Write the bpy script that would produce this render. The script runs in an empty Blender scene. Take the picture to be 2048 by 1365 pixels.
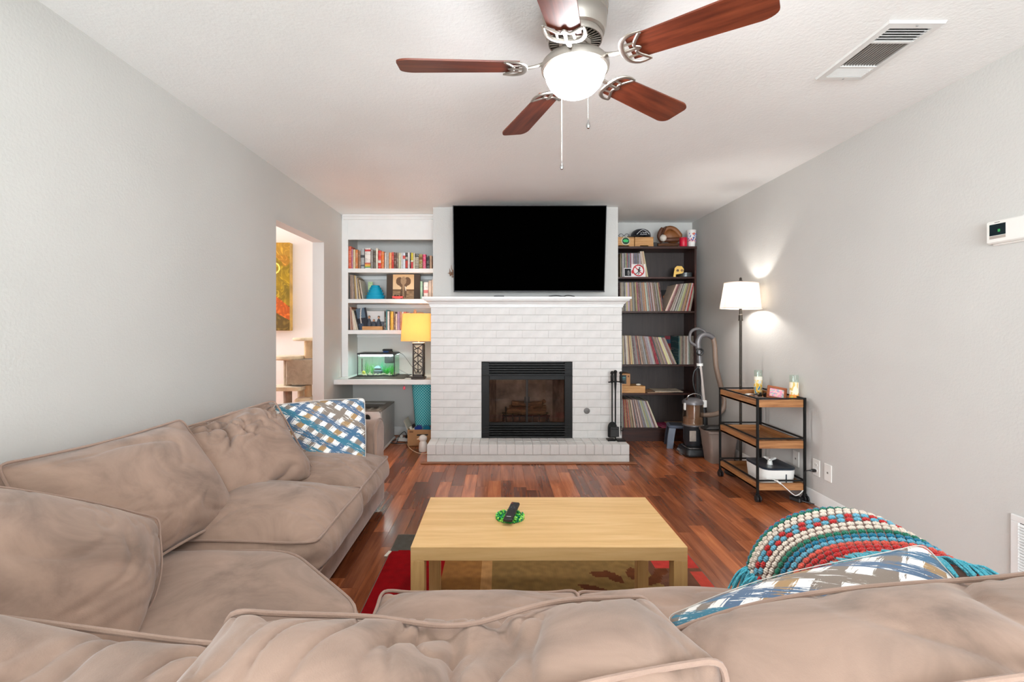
import bpy, math, random
import numpy as np
from mathutils import Vector, Matrix, Euler, Quaternion

# ------------------------------------------------------------------ camera, world, lights, exposure
SC = bpy.context.scene
COL = SC.collection
PI = math.pi
R = math.radians
CAM_H = 1.254
FPX = 950.0            # focal length in pixels of the 2048 px wide frame
CX, CY = 998.0, 652.0  # vanishing point of the room's long axis in that frame

cam_d = bpy.data.cameras.new('camera')
cam_d.sensor_fit = 'HORIZONTAL'
cam_d.sensor_width = 36.0
cam_d.lens = 36.0 * FPX / 2048.0
cam_d.shift_x = (1024.0 - CX) / 2048.0
cam_d.shift_y = -(682.5 - CY) / 2048.0
cam_d.clip_start = 0.02
cam = bpy.data.objects.new('camera', cam_d)
COL.objects.link(cam)
cam.location = (0, 0, CAM_H)
cam.rotation_euler = (R(90), 0, 0)
SC.camera = cam

SC.view_settings.view_transform = 'Standard'
SC.view_settings.look = 'None'
SC.view_settings.gamma = 1.0
SC.view_settings.use_curve_mapping = False
SC.view_settings.exposure = 0.27
SC.cycles.use_denoising = True
SC.cycles.max_bounces = 10
SC.cycles.diffuse_bounces = 6
SC.cycles.transparent_max_bounces = 16
SC.cycles.caustics_reflective = False
SC.cycles.caustics_refractive = False
SC.cycles.sample_clamp_indirect = 6.0

world = bpy.data.worlds.new('world')
SC.world = world
world.use_nodes = True
_bg = world.node_tree.nodes['Background']
_bg.inputs['Color'].default_value = (0.80, 0.90, 1.0, 1)
_bg.inputs['Strength'].default_value = 1.0

def area_light(name, loc, rot, sx, sy, watts, color):
    d = bpy.data.lights.new(name, 'AREA')
    d.shape = 'RECTANGLE'; d.size = sx; d.size_y = sy
    d.energy = watts; d.color = color
    o = bpy.data.objects.new(name, d); COL.objects.link(o)
    o.location = loc; o.rotation_euler = rot
    return o

# added fill behind the camera, from an assumed window; daylight in the next room
area_light('rear_fill_light', (0.25, -5.12, 1.35), (R(90), 0, 0), 3.1, 2.0, 405, (0.88, 0.94, 1.0))
area_light('daylight_side_room', (-4.12, 4.86, 1.5), (R(90), 0, R(-90)), 0.8, 1.7, 62, (0.97, 0.98, 1.0))

# ------------------------------------------------------------------ small helpers
rng = random.Random(7)

def P(px, py, Y):
    """point of the room at depth Y that the photograph shows at (px, py)"""
    return Vector(((px - CX) * Y / FPX, Y, CAM_H - (py - CY) * Y / FPX))

def lin(c):
    """sRGB 0-255 -> linear"""
    o = []
    for x in c[:3]:
        x = x / 255.0
        o.append(x / 12.92 if x <= 0.04045 else ((x + 0.055) / 1.055) ** 2.4)
    return tuple(o) + (1.0,)

class G:
    """collects shapes into one mesh"""
    def __init__(self):
        self.v = []; self.f = []; self.m = []
    def add(self, vs, fs, m=0, M=None):
        n = len(self.v)
        if M is not None:
            vs = [M @ Vector(p) for p in vs]
        self.v.extend([tuple(p) for p in vs])
        self.f.extend([tuple(i + n for i in f) for f in fs])
        self.m.extend([m] * len(fs))
        return self
    def box(self, x0, x1, y0, y1, z0, z1, bev=0.0, m=0, M=None):
        c = ((x0 + x1) / 2, (y0 + y1) / 2, (z0 + z1) / 2)
        h = (abs(x1 - x0) / 2, abs(y1 - y0) / 2, abs(z1 - z0) / 2)
        b = min(bev, min(h) * 0.98)
        S = [(-1, -1, -1), (1, -1, -1), (1, 1, -1), (-1, 1, -1), (-1, -1, 1), (1, -1, 1), (1, 1, 1), (-1, 1, 1)]
        if b <= 0:
            vs = [tuple(c[k] + s[k] * h[k] for k in range(3)) for s in S]
            fs = [(3, 2, 1, 0), (4, 5, 6, 7), (0, 1, 5, 4), (1, 2, 6, 5), (2, 3, 7, 6), (3, 0, 4, 7)]
            return self.add(vs, fs, m, M)
        vs = []; idx = {}
        for s in S:
            for a in range(3):
                idx[(s, a)] = len(vs)
                vs.append(tuple(c[k] + s[k] * (h[k] if k == a else h[k] - b) for k in range(3)))
        fs = []
        for a in range(3):
            o = [k for k in range(3) if k != a]
            for sg in (-1, 1):
                q = []
                for u, w in ((-1, -1), (1, -1), (1, 1), (-1, 1)):
                    s = [0, 0, 0]; s[a] = sg; s[o[0]] = u; s[o[1]] = w
                    q.append(idx[(tuple(s), a)])
                fs.append(q)
        for a in range(3):          # edges running along axis a
            o = [k for k in range(3) if k != a]
            for u in (-1, 1):
                for w in (-1, 1):
                    s0 = [0, 0, 0]; s0[a] = -1; s0[o[0]] = u; s0[o[1]] = w
                    s1 = list(s0); s1[a] = 1
                    fs.append([idx[(tuple(s0), o[0])], idx[(tuple(s1), o[0])], idx[(tuple(s1), o[1])], idx[(tuple(s0), o[1])]])
        for s in S:
            fs.append([idx[(s, 0)], idx[(s, 1)], idx[(s, 2)]])
        out = []
        for f in fs:
            p = [Vector(vs[i]) for i in f]
            nrm = (p[1] - p[0]).cross(p[2] - p[0])
            cen = sum(p, Vector()) / len(p)
            out.append(tuple(f) if nrm.dot(cen - Vector(c)) > 0 else tuple(reversed(f)))
        return self.add(vs, out, m, M)
    def lathe(self, prof, seg=24, c=(0, 0, 0), m=0, M=None, caps=True, a0=0.0):
        vs = []; rows = []
        for r, z in prof:
            if r < 1e-6:
                rows.append([len(vs)] * seg); vs.append((c[0], c[1], c[2] + z))
            else:
                rows.append(list(range(len(vs), len(vs) + seg)))
                for i in range(seg):
                    a = a0 + 2 * PI * i / seg
                    vs.append((c[0] + r * math.cos(a), c[1] + r * math.sin(a), c[2] + z))
        fs = []
        for k in range(len(rows) - 1):
            A, B = rows[k], rows[k + 1]
            for i in range(seg):
                j = (i + 1) % seg
                q = [A[i], A[j], B[j], B[i]]
                q = [q[t] for t in range(4) if q[t] != q[t - 1]]
                if len(q) >= 3: fs.append(tuple(q))
        if caps:
            if prof[0][0] > 1e-6: fs.append(tuple(reversed(rows[0])))
            if prof[-1][0] > 1e-6: fs.append(tuple(rows[-1]))
        return self.add(vs, fs, m, M)
    def cyl(self, p0, p1, r0, r1=None, seg=12, m=0, M=None):
        return self.tube([p0, p1], [r0, r0 if r1 is None else r1], seg, m, M)
    def tube(self, pts, r, seg=8, m=0, M=None, closed=False, caps=True, flat=1.0):
        pts = [Vector(p) for p in pts]
        n = len(pts)
        rs = r if isinstance(r, (list, tuple)) else [r] * n
        tang = []
        for i in range(n):
            if closed: t = pts[(i + 1) % n] - pts[i - 1]
            elif i == 0: t = pts[1] - pts[0]
            elif i == n - 1: t = pts[-1] - pts[-2]
            else: t = pts[i + 1] - pts[i - 1]
            tang.append(t.normalized() if t.length > 1e-9 else Vector((0, 0, 1)))
        up = Vector((0, 0, 1)) if abs(tang[0].z) < 0.9 else Vector((1, 0, 0))
        nrm = (up - tang[0] * up.dot(tang[0])).normalized()
        vs = []
        for i in range(n):
            if i:
                nrm = (nrm - tang[i] * nrm.dot(tang[i]))
                nrm = nrm.normalized() if nrm.length > 1e-6 else tang[i].orthogonal().normalized()
            bn = tang[i].cross(nrm)
            for k in range(seg):
                a = 2 * PI * k / seg
                vs.append(pts[i] + nrm * (math.cos(a) * rs[i] * flat) + bn * (math.sin(a) * rs[i]))
        fs = []
        for i in range(n if closed else n - 1):
            j = (i + 1) % n
            for k in range(seg):
                l = (k + 1) % seg
                fs.append((i * seg + k, i * seg + l, j * seg + l, j * seg + k))
        if caps and not closed:
            fs.append(tuple(reversed(range(seg))))
            fs.append(tuple(range((n - 1) * seg, n * seg)))
        return self.add(vs, fs, m, M)
    def prism(self, poly, a0, a1, axis='y', m=0, M=None):
        """2-D outline extruded from a0 to a1 along axis; outline in the two other axes in x,y,z order"""
        ar = sum(poly[i][0] * poly[(i + 1) % len(poly)][1] - poly[(i + 1) % len(poly)][0] * poly[i][1] for i in range(len(poly)))
        if ar < 0: poly = list(reversed(poly))
        n = len(poly)
        def put(p, a):
            return {'x': (a, p[0], p[1]), 'y': (p[0], a, p[1]), 'z': (p[0], p[1], a)}[axis]
        lo, hi = min(a0, a1), max(a0, a1)
        vs = [put(p, lo) for p in poly] + [put(p, hi) for p in poly]
        fs = [tuple(reversed(range(n))), tuple(range(n, 2 * n))]
        for i in range(n):
            j = (i + 1) % n
            fs.append((i, j, n + j, n + i))
        if axis == 'y': fs = [tuple(reversed(f)) for f in fs]
        return self.add(vs, fs, m, M)
    def ball(self, c, r, seg=16, rings=10, m=0, M=None):
        rx, ry, rz = (r, r, r) if isinstance(r, (int, float)) else r
        vs = []; rows = []
        for j in range(rings + 1):
            th = -PI / 2 + PI * j / rings
            if j in (0, rings):
                rows.append([len(vs)] * seg); vs.append((c[0], c[1], c[2] + rz * math.sin(th)))
            else:
                rows.append(list(range(len(vs), len(vs) + seg)))
                for i in range(seg):
                    a = 2 * PI * i / seg
                    vs.append((c[0] + rx * math.cos(th) * math.cos(a), c[1] + ry * math.cos(th) * math.sin(a), c[2] + rz * math.sin(th)))
        fs = []
        for k in range(rings):
            A, B = rows[k], rows[k + 1]
            for i in range(seg):
                j = (i + 1) % seg
                q = [A[i], A[j], B[j], B[i]]
                q = [q[t] for t in range(4) if q[t] != q[t - 1]]
                if len(q) >= 3: fs.append(tuple(q))
        return self.add(vs, fs, m, M)
    def loft(self, loops, m=0, M=None, caps=True):
        n = len(loops[0]); vs = [p for l in loops for p in l]; fs = []
        for k in range(len(loops) - 1):
            for i in range(n):
                j = (i + 1) % n
                fs.append((k * n + i, k * n + j, (k + 1) * n + j, (k + 1) * n + i))
        if caps:
            fs.append(tuple(reversed(range(n)))); fs.append(tuple(range((len(loops) - 1) * n, len(loops) * n)))
        return self.add(vs, fs, m, M)
    def mesh(self, name, mats, smooth=True, angle=35):
        me = bpy.data.meshes.new(name)
        me.from_pydata(self.v, [], self.f)
        for mt in (mats if isinstance(mats, (list, tuple)) else [mats]):
            me.materials.append(mt)
        if any(self.m): me.polygons.foreach_set('material_index', self.m)
        if smooth:
            me.polygons.foreach_set('use_smooth', [True] * len(me.polygons))
            me.set_sharp_from_angle(angle=R(angle))
        me.update()
        return me

def tag(o, label=None, cat=None, group=None, kind=None):
    if label: o['label'] = label
    if cat: o['category'] = cat
    if group: o['group'] = group
    if kind: o['kind'] = kind
    return o

def link(name, data, parent=None, loc=(0, 0, 0), rot=(0, 0, 0), scale=None):
    o = bpy.data.objects.new(name, data)
    COL.objects.link(o)
    o.location = loc; o.rotation_euler = rot
    if scale: o.scale = scale
    if parent is not None: o.parent = parent
    return o

def thing(name, label, cat, loc=(0, 0, 0), rotz=0.0, group=None, rot=None):
    o = link(name, None, None, loc, rot if rot else (0, 0, rotz))
    o.empty_display_size = 0.05
    return tag(o, label, cat, group)

def part(name, g, mats, parent=None, loc=(0, 0, 0), rot=(0, 0, 0), angle=35, label=None, kind=None):
    o = link(name, g.mesh(name, mats, angle=angle), parent, loc, rot)
    return tag(o, label, None, None, kind)

def one(name, g, mats, label, cat, loc=(0, 0, 0), rot=(0, 0, 0), group=None, angle=35, kind=None):
    o = link(name, g.mesh(name, mats, angle=angle), None, loc, rot)
    return tag(o, label, cat, group, kind)

def struct(name, g, mats, parent=None, label=None):
    return tag(link(name, g.mesh(name, mats), parent), label, None, None, 'structure')

def copy_tree(o, parent=None):
    c = o.copy(); COL.objects.link(c); c.parent = parent
    for ch in list(o.children): copy_tree(ch, c)
    return c

def spline(pts, n=8, closed=False):
    """Catmull-Rom through pts"""
    pts = [Vector(p) for p in pts]; out = []
    m = len(pts)
    for i in range(m if closed else m - 1):
        if closed: p0, p1, p2, p3 = pts[i - 1], pts[i], pts[(i + 1) % m], pts[(i + 2) % m]
        else: p0, p1, p2, p3 = pts[max(i - 1, 0)], pts[i], pts[i + 1], pts[min(i + 2, m - 1)]
        for k in range(n):
            t = k / n
            out.append(0.5 * ((2 * p1) + (p2 - p0) * t + (2 * p0 - 5 * p1 + 4 * p2 - p3) * t * t + (3 * p1 - p0 - 3 * p2 + p3) * t ** 3))
    if not closed: out.append(pts[-1])
    return out

ORD = ['first', 'second', 'third', 'fourth', 'fifth', 'sixth', 'seventh', 'eighth', 'ninth', 'tenth', 'eleventh', 'twelfth',
       'thirteenth', 'fourteenth', 'fifteenth', 'sixteenth', 'seventeenth', 'eighteenth', 'nineteenth', 'twentieth']
def ordinal(i):
    if i < 20: return ORD[i]
    t = ['', '', 'twenty', 'thirty', 'forty', 'fifty', 'sixty', 'seventy', 'eighty'][(i + 1) // 10]
    return {20: 'twentieth', 30: 'thirtieth', 40: 'fortieth', 50: 'fiftieth', 60: 'sixtieth', 70: 'seventieth'}.get(i + 1) or t + '-' + ORD[(i + 1) % 10 - 1]

# ------------------------------------------------------------------ materials
class NT:
    def __init__(self, name):
        self.mat = bpy.data.materials.new(name); self.mat.use_nodes = True
        self.t = self.mat.node_tree; self.n = self.t.nodes; self.l = self.t.links
        self.b = self.n['Principled BSDF']; self.out = self.n['Material Output']
    def node(self, kind, **kw):
        o = self.n.new(kind)
        for k, v in kw.items():
            if k.startswith('i_'):
                o.inputs[k[2:].replace('_', ' ')].default_value = v
            else: setattr(o, k, v)
        return o
    def link(self, a, b): self.l.new(a, b)
    def set(self, **kw):
        for k, v in kw.items(): self.b.inputs[k.replace('_', ' ')].default_value = v
    def coords(self, scale=(1, 1, 1), kind='Object', rnd=False):
        tc = self.node('ShaderNodeTexCoord')
        mp = self.node('ShaderNodeMapping')
        mp.inputs['Scale'].default_value = scale
        self.link(tc.outputs[kind], mp.inputs['Vector'])
        if rnd:
            oi = self.node('ShaderNodeObjectInfo')
            mu = self.node('ShaderNodeVectorMath', operation='SCALE'); mu.inputs[0].default_value = (13.1, 7.7, 5.3)
            self.link(oi.outputs['Random'], mu.inputs['Scale'])
            self.link(mu.outputs[0], mp.inputs['Location'])
        return mp.outputs[0]
    def noise(self, vec, scale, detail=3, rough=0.55, dist=0.0):
        o = self.node('ShaderNodeTexNoise'); o.inputs['Scale'].default_value = scale
        o.inputs['Detail'].default_value = detail; o.inputs['Roughness'].default_value = rough
        o.inputs['Distortion'].default_value = dist
        if vec is not None: self.link(vec, o.inputs['Vector'])
        return o.outputs['Fac']
    def ramp(self, fac, stops, interp='LINEAR'):
        o = self.node('ShaderNodeValToRGB'); e = o.color_ramp.elements
        o.color_ramp.interpolation = interp
        while len(e) < len(stops): e.new(0.5)
        for k, (p, c) in enumerate(stops):
            e[k].position = p; e[k].color = c
        self.link(fac, o.inputs['Fac'])
        return o.outputs['Color']
    def mix(self, fac, a, b, blend='MIX'):
        o = self.node('ShaderNodeMix', data_type='RGBA', blend_type=blend)
        for s, x in (('Factor', fac), ('A', a), ('B', b)):
            i = [q for q in o.inputs if q.name == s and (q.type == 'RGBA' or s == 'Factor')][0]
            if isinstance(x, (int, float)): i.default_value = x
            elif isinstance(x, tuple): i.default_value = x
            else: self.link(x, i)
        return [q for q in o.outputs if q.type == 'RGBA'][0]
    def math(self, op, a, b=None, c=None):
        o = self.node('ShaderNodeMath', operation=op)
        for k, x in enumerate((a, b, c)):
            if x is None: continue
            if isinstance(x, (int, float)): o.inputs[k].default_value = x
            else: self.link(x, o.inputs[k])
        return o.outputs[0]
    def bump(self, h, strength=0.2, dist=0.01):
        o = self.node('ShaderNodeBump'); o.inputs['Strength'].default_value = strength
        o.inputs['Distance'].default_value = dist
        self.link(h, o.inputs['Height']); self.link(o.outputs[0], self.b.inputs['Normal'])
    def color(self, sock): self.link(sock, self.b.inputs['Base Color'])

_plain = {}
def plain(rgb, rough=0.55, metal=0.0, var=0.06, name=None, bump=0.0, bscale=120, spec=0.5, coat=0.0):
    key = (tuple(rgb), rough, metal, var, bump, bscale, spec, coat)
    if key in _plain: return _plain[key]
    n = NT(name or 'paint'); c = lin(rgb)
    v = n.coords()
    if var > 0:
        f = n.noise(v, 9.0, 4)
        d = tuple(x * (1 - var * 1.6) for x in c[:3]) + (1,); u = tuple(min(1, x * (1 + var)) for x in c[:3]) + (1,)
        n.color(n.ramp(f, [(0.3, d), (0.7, u)]))
    else: n.set(Base_Color=c)
    n.set(Roughness=rough, Metallic=metal, Specular_IOR_Level=spec, Coat_Weight=coat)
    if bump > 0: n.bump(n.noise(v, bscale, 3), bump, 0.004)
    _plain[key] = n.mat
    return n.mat

def wall_paint(name, rgb, bs=85, bstr=0.22, var=0.03):
    n = NT(name); c = lin(rgb)
    v = n.coords()
    f = n.noise(v, 1.3, 4)
    n.color(n.ramp(f, [(0.3, tuple(x * (1 - var) for x in c[:3]) + (1,)), (0.7, tuple(x * (1 + var) for x in c[:3]) + (1,))]))
    n.set(Roughness=0.75, Specular_IOR_Level=0.25)
    n.bump(n.noise(v, bs, 4, 0.6), bstr, 0.006)
    return n.mat

def wood(name, dark, mid, light, axis='y', gscale=1.0, rough=0.4, per_object=0.0, spec=0.5, coat=0.0, bump=0.05, tone=None):
    """grain running along one axis of the object; per_object > 0 varies the tone from piece to piece"""
    n = NT(name)
    s = {'x': (1.2, 16, 16), 'y': (16, 1.2, 16), 'z': (16, 16, 1.2)}[axis]
    s = tuple(q * gscale for q in s)
    v = n.coords(s, rnd=per_object > 0)
    f = n.noise(v, 2.2, 5, 0.5, 0.8)
    g2 = n.noise(n.coords(tuple(q * 3.0 for q in s), rnd=per_object > 0), 4.0, 3, 0.6, 0.4)
    f2 = n.math('ADD', n.math('MULTIPLY', f, 0.8), n.math('MULTIPLY', g2, 0.2))
    c = n.ramp(f2, [(0.30, lin(dark)), (0.5, lin(mid)), (0.72, lin(light))])
    if per_object > 0:
        oi = n.node('ShaderNodeObjectInfo')
        tn = n.ramp(oi.outputs['Random'], tone or [(0.0, (0.45, 0.42, 0.42, 1)), (0.5, (0.9, 0.9, 0.9, 1)), (1.0, (1.25, 1.2, 1.15, 1))])
        c = n.mix(per_object, c, tn, 'MULTIPLY')
    n.color(c)
    n.set(Roughness=rough, Specular_IOR_Level=spec, Coat_Weight=coat, Coat_Roughness=0.12)
    if bump > 0: n.bump(f2, bump, 0.003)
    return n.mat

def fabric(name, rgb, var=0.12, scale=4.0, weave=500, rough=0.9, sheen=0.3, bstr=0.15, fine=0.0):
    n = NT(name); c = lin(rgb)
    v = n.coords()
    f = n.noise(v, scale, 5, 0.62, 0.8)
    n.color(n.ramp(f, [(0.28, tuple(x * (1 - var * 1.3) for x in c[:3]) + (1,)), (0.5, c), (0.74, tuple(min(1, x * (1 + var)) for x in c[:3]) + (1,))]))
    n.set(Roughness=rough, Sheen_Weight=sheen, Sheen_Roughness=0.45, Specular_IOR_Level=0.2)
    h = n.noise(v, weave, 2)
    if fine > 0:
        h = n.math('ADD', n.math('MULTIPLY', h, 0.25), n.math('MULTIPLY', n.noise(v, 22, 4, 0.6, 1.5), fine))
    n.bump(h, bstr, 0.006)
    return n.mat

def obj_color(name, rough=0.5, print_amt=0.0, var=0.08):
    """paint whose colour is each object's own colour"""
    n = NT(name)
    oi = n.node('ShaderNodeObjectInfo')
    c = oi.outputs['Color']
    v = n.coords((14, 14, 14), rnd=True)
    f = n.noise(v, 3, 4)
    c = n.mix(1.0, c, n.ramp(f, [(0.3, (1 - 2 * var,) * 3 + (1,)), (0.7, (1.0, 1.0, 1.0, 1))]), 'MULTIPLY')
    if print_amt > 0:
        vg = n.coords((2.2, 1.0, 26.0), 'Generated', rnd=True)
        pf = n.noise(vg, 2.2, 2)
        band = n.noise(n.coords((0.2, 0.2, 3.0), 'Generated', rnd=True), 1.6, 1)
        msk = n.math('MULTIPLY', n.math('GREATER_THAN', pf, 0.55), n.math('GREATER_THAN', band, 0.5))
        sep = n.node('ShaderNodeSeparateColor'); n.link(oi.outputs['Color'], sep.inputs[0])
        lum = n.math('GREATER_THAN', sep.outputs[1], 0.28)
        pc = n.mix(lum, (0.85, 0.8, 0.7, 1), (0.10, 0.06, 0.05, 1))
        c = n.mix(n.math('MULTIPLY', msk, print_amt), c, pc)
    n.color(c); n.set(Roughness=rough)
    return n.mat

def vcol_mat(name, rough=0.7, bump=0.0, bscale=300, spec=0.3):
    n = NT(name)
    a = n.node('ShaderNodeVertexColor'); a.layer_name = 'print'
    n.color(a.outputs['Color']); n.set(Roughness=rough, Specular_IOR_Level=spec)
    if bump > 0: n.bump(n.noise(n.coords(), bscale, 3), bump, 0.006)
    return n.mat

def emit_mat(name, rgb, strength):
    n = NT(name)
    n.set(Base_Color=lin(rgb), Emission_Color=lin(rgb), Emission_Strength=strength)
    return n.mat

def thin_glass(name, tint=(0.96, 1, 0.98, 1), gloss=0.08, rough=0.02):
    n = NT(name)
    tr = n.node('ShaderNodeBsdfTransparent'); tr.inputs['Color'].default_value = tint
    gl = n.node('ShaderNodeBsdfGlossy'); gl.inputs['Roughness'].default_value = rough
    mx = n.node('ShaderNodeMixShader'); mx.inputs[0].default_value = gloss
    n.link(tr.outputs[0], mx.inputs[1]); n.link(gl.outputs[0], mx.inputs[2]); n.link(mx.outputs[0], n.out.inputs['Surface'])
    return n.mat

def shade_mat(name, rgb, trans=0.6, weave=260):
    n = NT(name); c = lin(rgb)
    tl = n.node('ShaderNodeBsdfTranslucent'); tl.inputs['Color'].default_value = c
    n.set(Base_Color=c, Roughness=0.9, Specular_IOR_Level=0.1)
    n.bump(n.noise(n.coords((1, 1, 3)), weave, 3), 0.25, 0.003)
    mx = n.node('ShaderNodeMixShader'); mx.inputs[0].default_value = trans
    n.link(n.b.outputs[0], mx.inputs[1]); n.link(tl.outputs[0], mx.inputs[2]); n.link(mx.outputs[0], n.out.inputs['Surface'])
    return n.mat

def canvas(name, w, h, nx, nz, fn, mat, parent=None, loc=(0, 0, 0), rot=(0, 0, 0)):
    """flat print standing in the local x-z plane, facing -y, centred in x and based at z = 0; fn(u, v) gives its sRGB colour"""
    us = (np.arange(nx) + 0.5) / nx; ws = (np.arange(nz) + 0.5) / nz
    vs = [((i / nx - 0.5) * w, 0, k / nz * h) for k in range(nz + 1) for i in range(nx + 1)]
    fs = [(k * (nx + 1) + i, k * (nx + 1) + i + 1, (k + 1) * (nx + 1) + i + 1, (k + 1) * (nx + 1) + i) for k in range(nz) for i in range(nx)]
    me = bpy.data.meshes.new(name); me.from_pydata(vs, [], fs); me.materials.append(mat)
    at = me.color_attributes.new('print', 'FLOAT_COLOR', 'CORNER')
    cols = []
    for k in range(nz):
        for i in range(nx):
            c = lin(fn(us[i], ws[k]))
            cols.extend(c * 4)
    at.data.foreach_set('color', cols)
    return link(name, me, parent, loc, rot)

M = {}
M['wall'] = wall_paint('grey_wall_paint', (205, 204, 200))
M['ceiling'] = wall_paint('ceiling_paint', (246, 247, 246), 60, 0.3)
M['hall'] = wall_paint('hall_wall_paint', (236, 231, 226))
M['white'] = plain((226, 226, 224), 0.4, var=0.02, name='white_trim_paint')
M['brick'] = plain((214, 212, 209), 0.55, var=0.05, name='white_painted_brick', bump=0.35, bscale=70)
M['mortar'] = plain((188, 186, 182), 0.8, var=0.05, name='painted_mortar')
M['black'] = plain((22, 22, 23), 0.45, var=0.05, name='black_plastic')
M['blackmetal'] = plain((20, 20, 19), 0.5, 0.0, var=0.05, name='black_metal', spec=0.25)
M['nickel'] = plain((182, 176, 168), 0.36, 1.0, var=0.03, name='brushed_nickel')
M['chrome'] = plain((190, 190, 190), 0.18, 1.0, var=0.02, name='chrome')
M['plastic_w'] = plain((236, 235, 230), 0.35, var=0.01, name='white_plastic')
M['suede'] = fabric('brown_microsuede', (152, 127, 112), 0.30, 4.2, 420, fine=0.35, bstr=0.22)
M['piping'] = fabric('brown_piping', (154, 129, 115), 0.08, 8, 420)
M['floorwood'] = wood('plank_wood', (124, 66, 38), (162, 92, 55), (194, 121, 77), 'y', 0.7, 0.27, 1.0, coat=0.2, bump=0.02,
                      tone=[(0.0, (0.42, 0.38, 0.40, 1)), (0.18, (0.62, 0.58, 0.60, 1)), (0.5, (0.95, 0.92, 0.92, 1)), (0.8, (1.15, 1.12, 1.08, 1)), (1.0, (1.5, 1.42, 1.25, 1))])
M['oak'] = wood('oak_veneer', (196, 154, 100), (211, 171, 116), (222, 186, 134), 'x', 0.8, 0.42, bump=0.02)
M['oakleg'] = wood('oak_veneer_leg', (188, 146, 92), (203, 162, 106), (214, 176, 122), 'z', 1.2, 0.42, bump=0.02)
M['espresso'] = wood('espresso_wood', (30, 13, 9), (52, 24, 16), (74, 38, 27), 'x', 0.8, 0.4)
M['espresso_v'] = wood('espresso_wood_upright', (30, 13, 9), (52, 24, 16), (74, 38, 27), 'z', 0.8, 0.4)
M['espresso_back'] = wood('espresso_back_panel', (40, 32, 30), (50, 40, 37), (60, 48, 45), 'z', 0.8, 0.5)
M['cartwood'] = wood('cart_wood', (122, 76, 40), (160, 108, 64), (190, 138, 88), 'x', 1.4, 0.5)
M['cartwood_y'] = wood('cart_wood_side', (122, 76, 40), (160, 108, 64), (190, 138, 88), 'y', 1.4, 0.5)
M['cherry'] = wood('blade_wood', (74, 28, 16), (108, 48, 28), (134, 66, 40), 'x', 1.0, 0.42, bump=0.02)
M['pine'] = wood('pine_wood', (170, 118, 66), (198, 146, 90), (214, 168, 112), 'x', 1.4, 0.5)
M['glass'] = thin_glass('clear_glass')
M['screen'] = plain((1, 1, 1), 0.35, var=0.0, name='black_screen', spec=0.0)
M['book'] = obj_color('book_cover', 0.5, 0.45)
M['flat'] = obj_color('coloured_card', 0.55, 0.0)
M['record'] = obj_color('record_sleeve', 0.65, 0.2, 0.16)
M['paper'] = plain((232, 224, 206), 0.8, var=0.05, name='book_pages')
M['print'] = vcol_mat('printed_picture')
M['card'] = plain((181, 134, 90), 0.75, var=0.05, name='cardboard')
# ------------------------------------------------------------------ the room
XL, XR, YB, YR, ZC = -1.68, 2.22, 5.46, -5.20, 2.44
floor = struct('floor', G().box(-4.3, XR + 0.1, 0.36, YB + 0.1, -0.06, -0.004), M['floorwood'])
struct('floor_rear', G().box(-4.3, XR + 0.1, YR - 0.1, 0.36, -0.06, -0.002), plain((226, 226, 222), 0.5, var=0.03, name='pale_bounce_floor'))  # unseen pale floor behind the camera, added to bounce light up to the ceiling
# two-strip planks, each its own piece where the photograph shows the floor
plank_meshes = {}
def plank(x0, w, y0, y1):
    key = (round(w, 4), round(y1 - y0, 3))
    if key not in plank_meshes:
        plank_meshes[key] = G().box(0.0004, w - 0.0004, 0.0004, y1 - y0 - 0.0004, -0.006, 0, 0.0009).mesh('plank', M['floorwood'])
    return link('plank', plank_meshes[key], floor, (x0, y0, 0))
pw = 0.0975
x = -0.96
col = 0
prng = random.Random(11)
while x < XR - 0.001:
    w = min(pw, XR - x)
    off = (0.0, 0.33, 0.47, 0.12, 0.30, 0.55, 0.2)[col // 2 % 7] + (0.0 if col % 2 == 0 else 0.28)
    y = 1.42 - off
    while y < YB:
        L = (0.62, 0.56, 0.68, 0.6)[prng.randrange(4)]
        y0, y1 = max(y, 1.42), min(y + L, YB)
        if y1 - y0 > 0.03 and not (x + w > -0.66 and x < 1.19 and y0 > 4.36):
            plank(x, w, y0, y1)
        y += L
    x += pw; col += 1

struct('ceiling', G().box(-4.3, XR + 0.1, YR - 0.1, YB + 0.1, ZC, ZC + 0.06), M['ceiling'])
struct('wall_right', G().box(XR, XR + 0.1, YR - 0.1, YB + 0.1, 0, ZC), M['wall'])
g = G()
g.box(XL - 0.11, XL, YR, 3.58, 0, ZC); g.box(XL - 0.11, XL, 4.56, YB, 0, ZC); g.box(XL - 0.11, XL, 3.58, 4.56, 2.055, ZC)
struct('wall_left', g, M['wall'])
struct('wall_back', G().box(XL - 0.11, XR, YB, YB + 0.1, 0, ZC), M['wall'])
g = G()   # unseen wall behind the camera, its wide window added to carry the fill
g.box(XL, -1.35, YR - 0.1, YR, 0, ZC); g.box(1.85, XR, YR - 0.1, YR, 0, ZC)
g.box(-1.35, 1.85, YR - 0.1, YR, 0, 0.3); g.box(-1.35, 1.85, YR - 0.1, YR, 2.38, ZC)
struct('wall_front', g, M['wall'])
win = struct('window_1', G().box(-1.35, 1.85, YR - 0.06, YR - 0.05, 0.3, 2.38), M['glass'])
g = G()
for a in (-1.35, 0.22, 1.79): g.box(a, a + 0.06, YR - 0.09, YR - 0.02, 0.3, 2.38)
g.box(-1.35, 1.85, YR - 0.09, YR - 0.02, 0.3, 0.36); g.box(-1.35, 1.85, YR - 0.09, YR - 0.02, 2.32, 2.38)
part('window_frame', g, M['white'], win)
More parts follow.
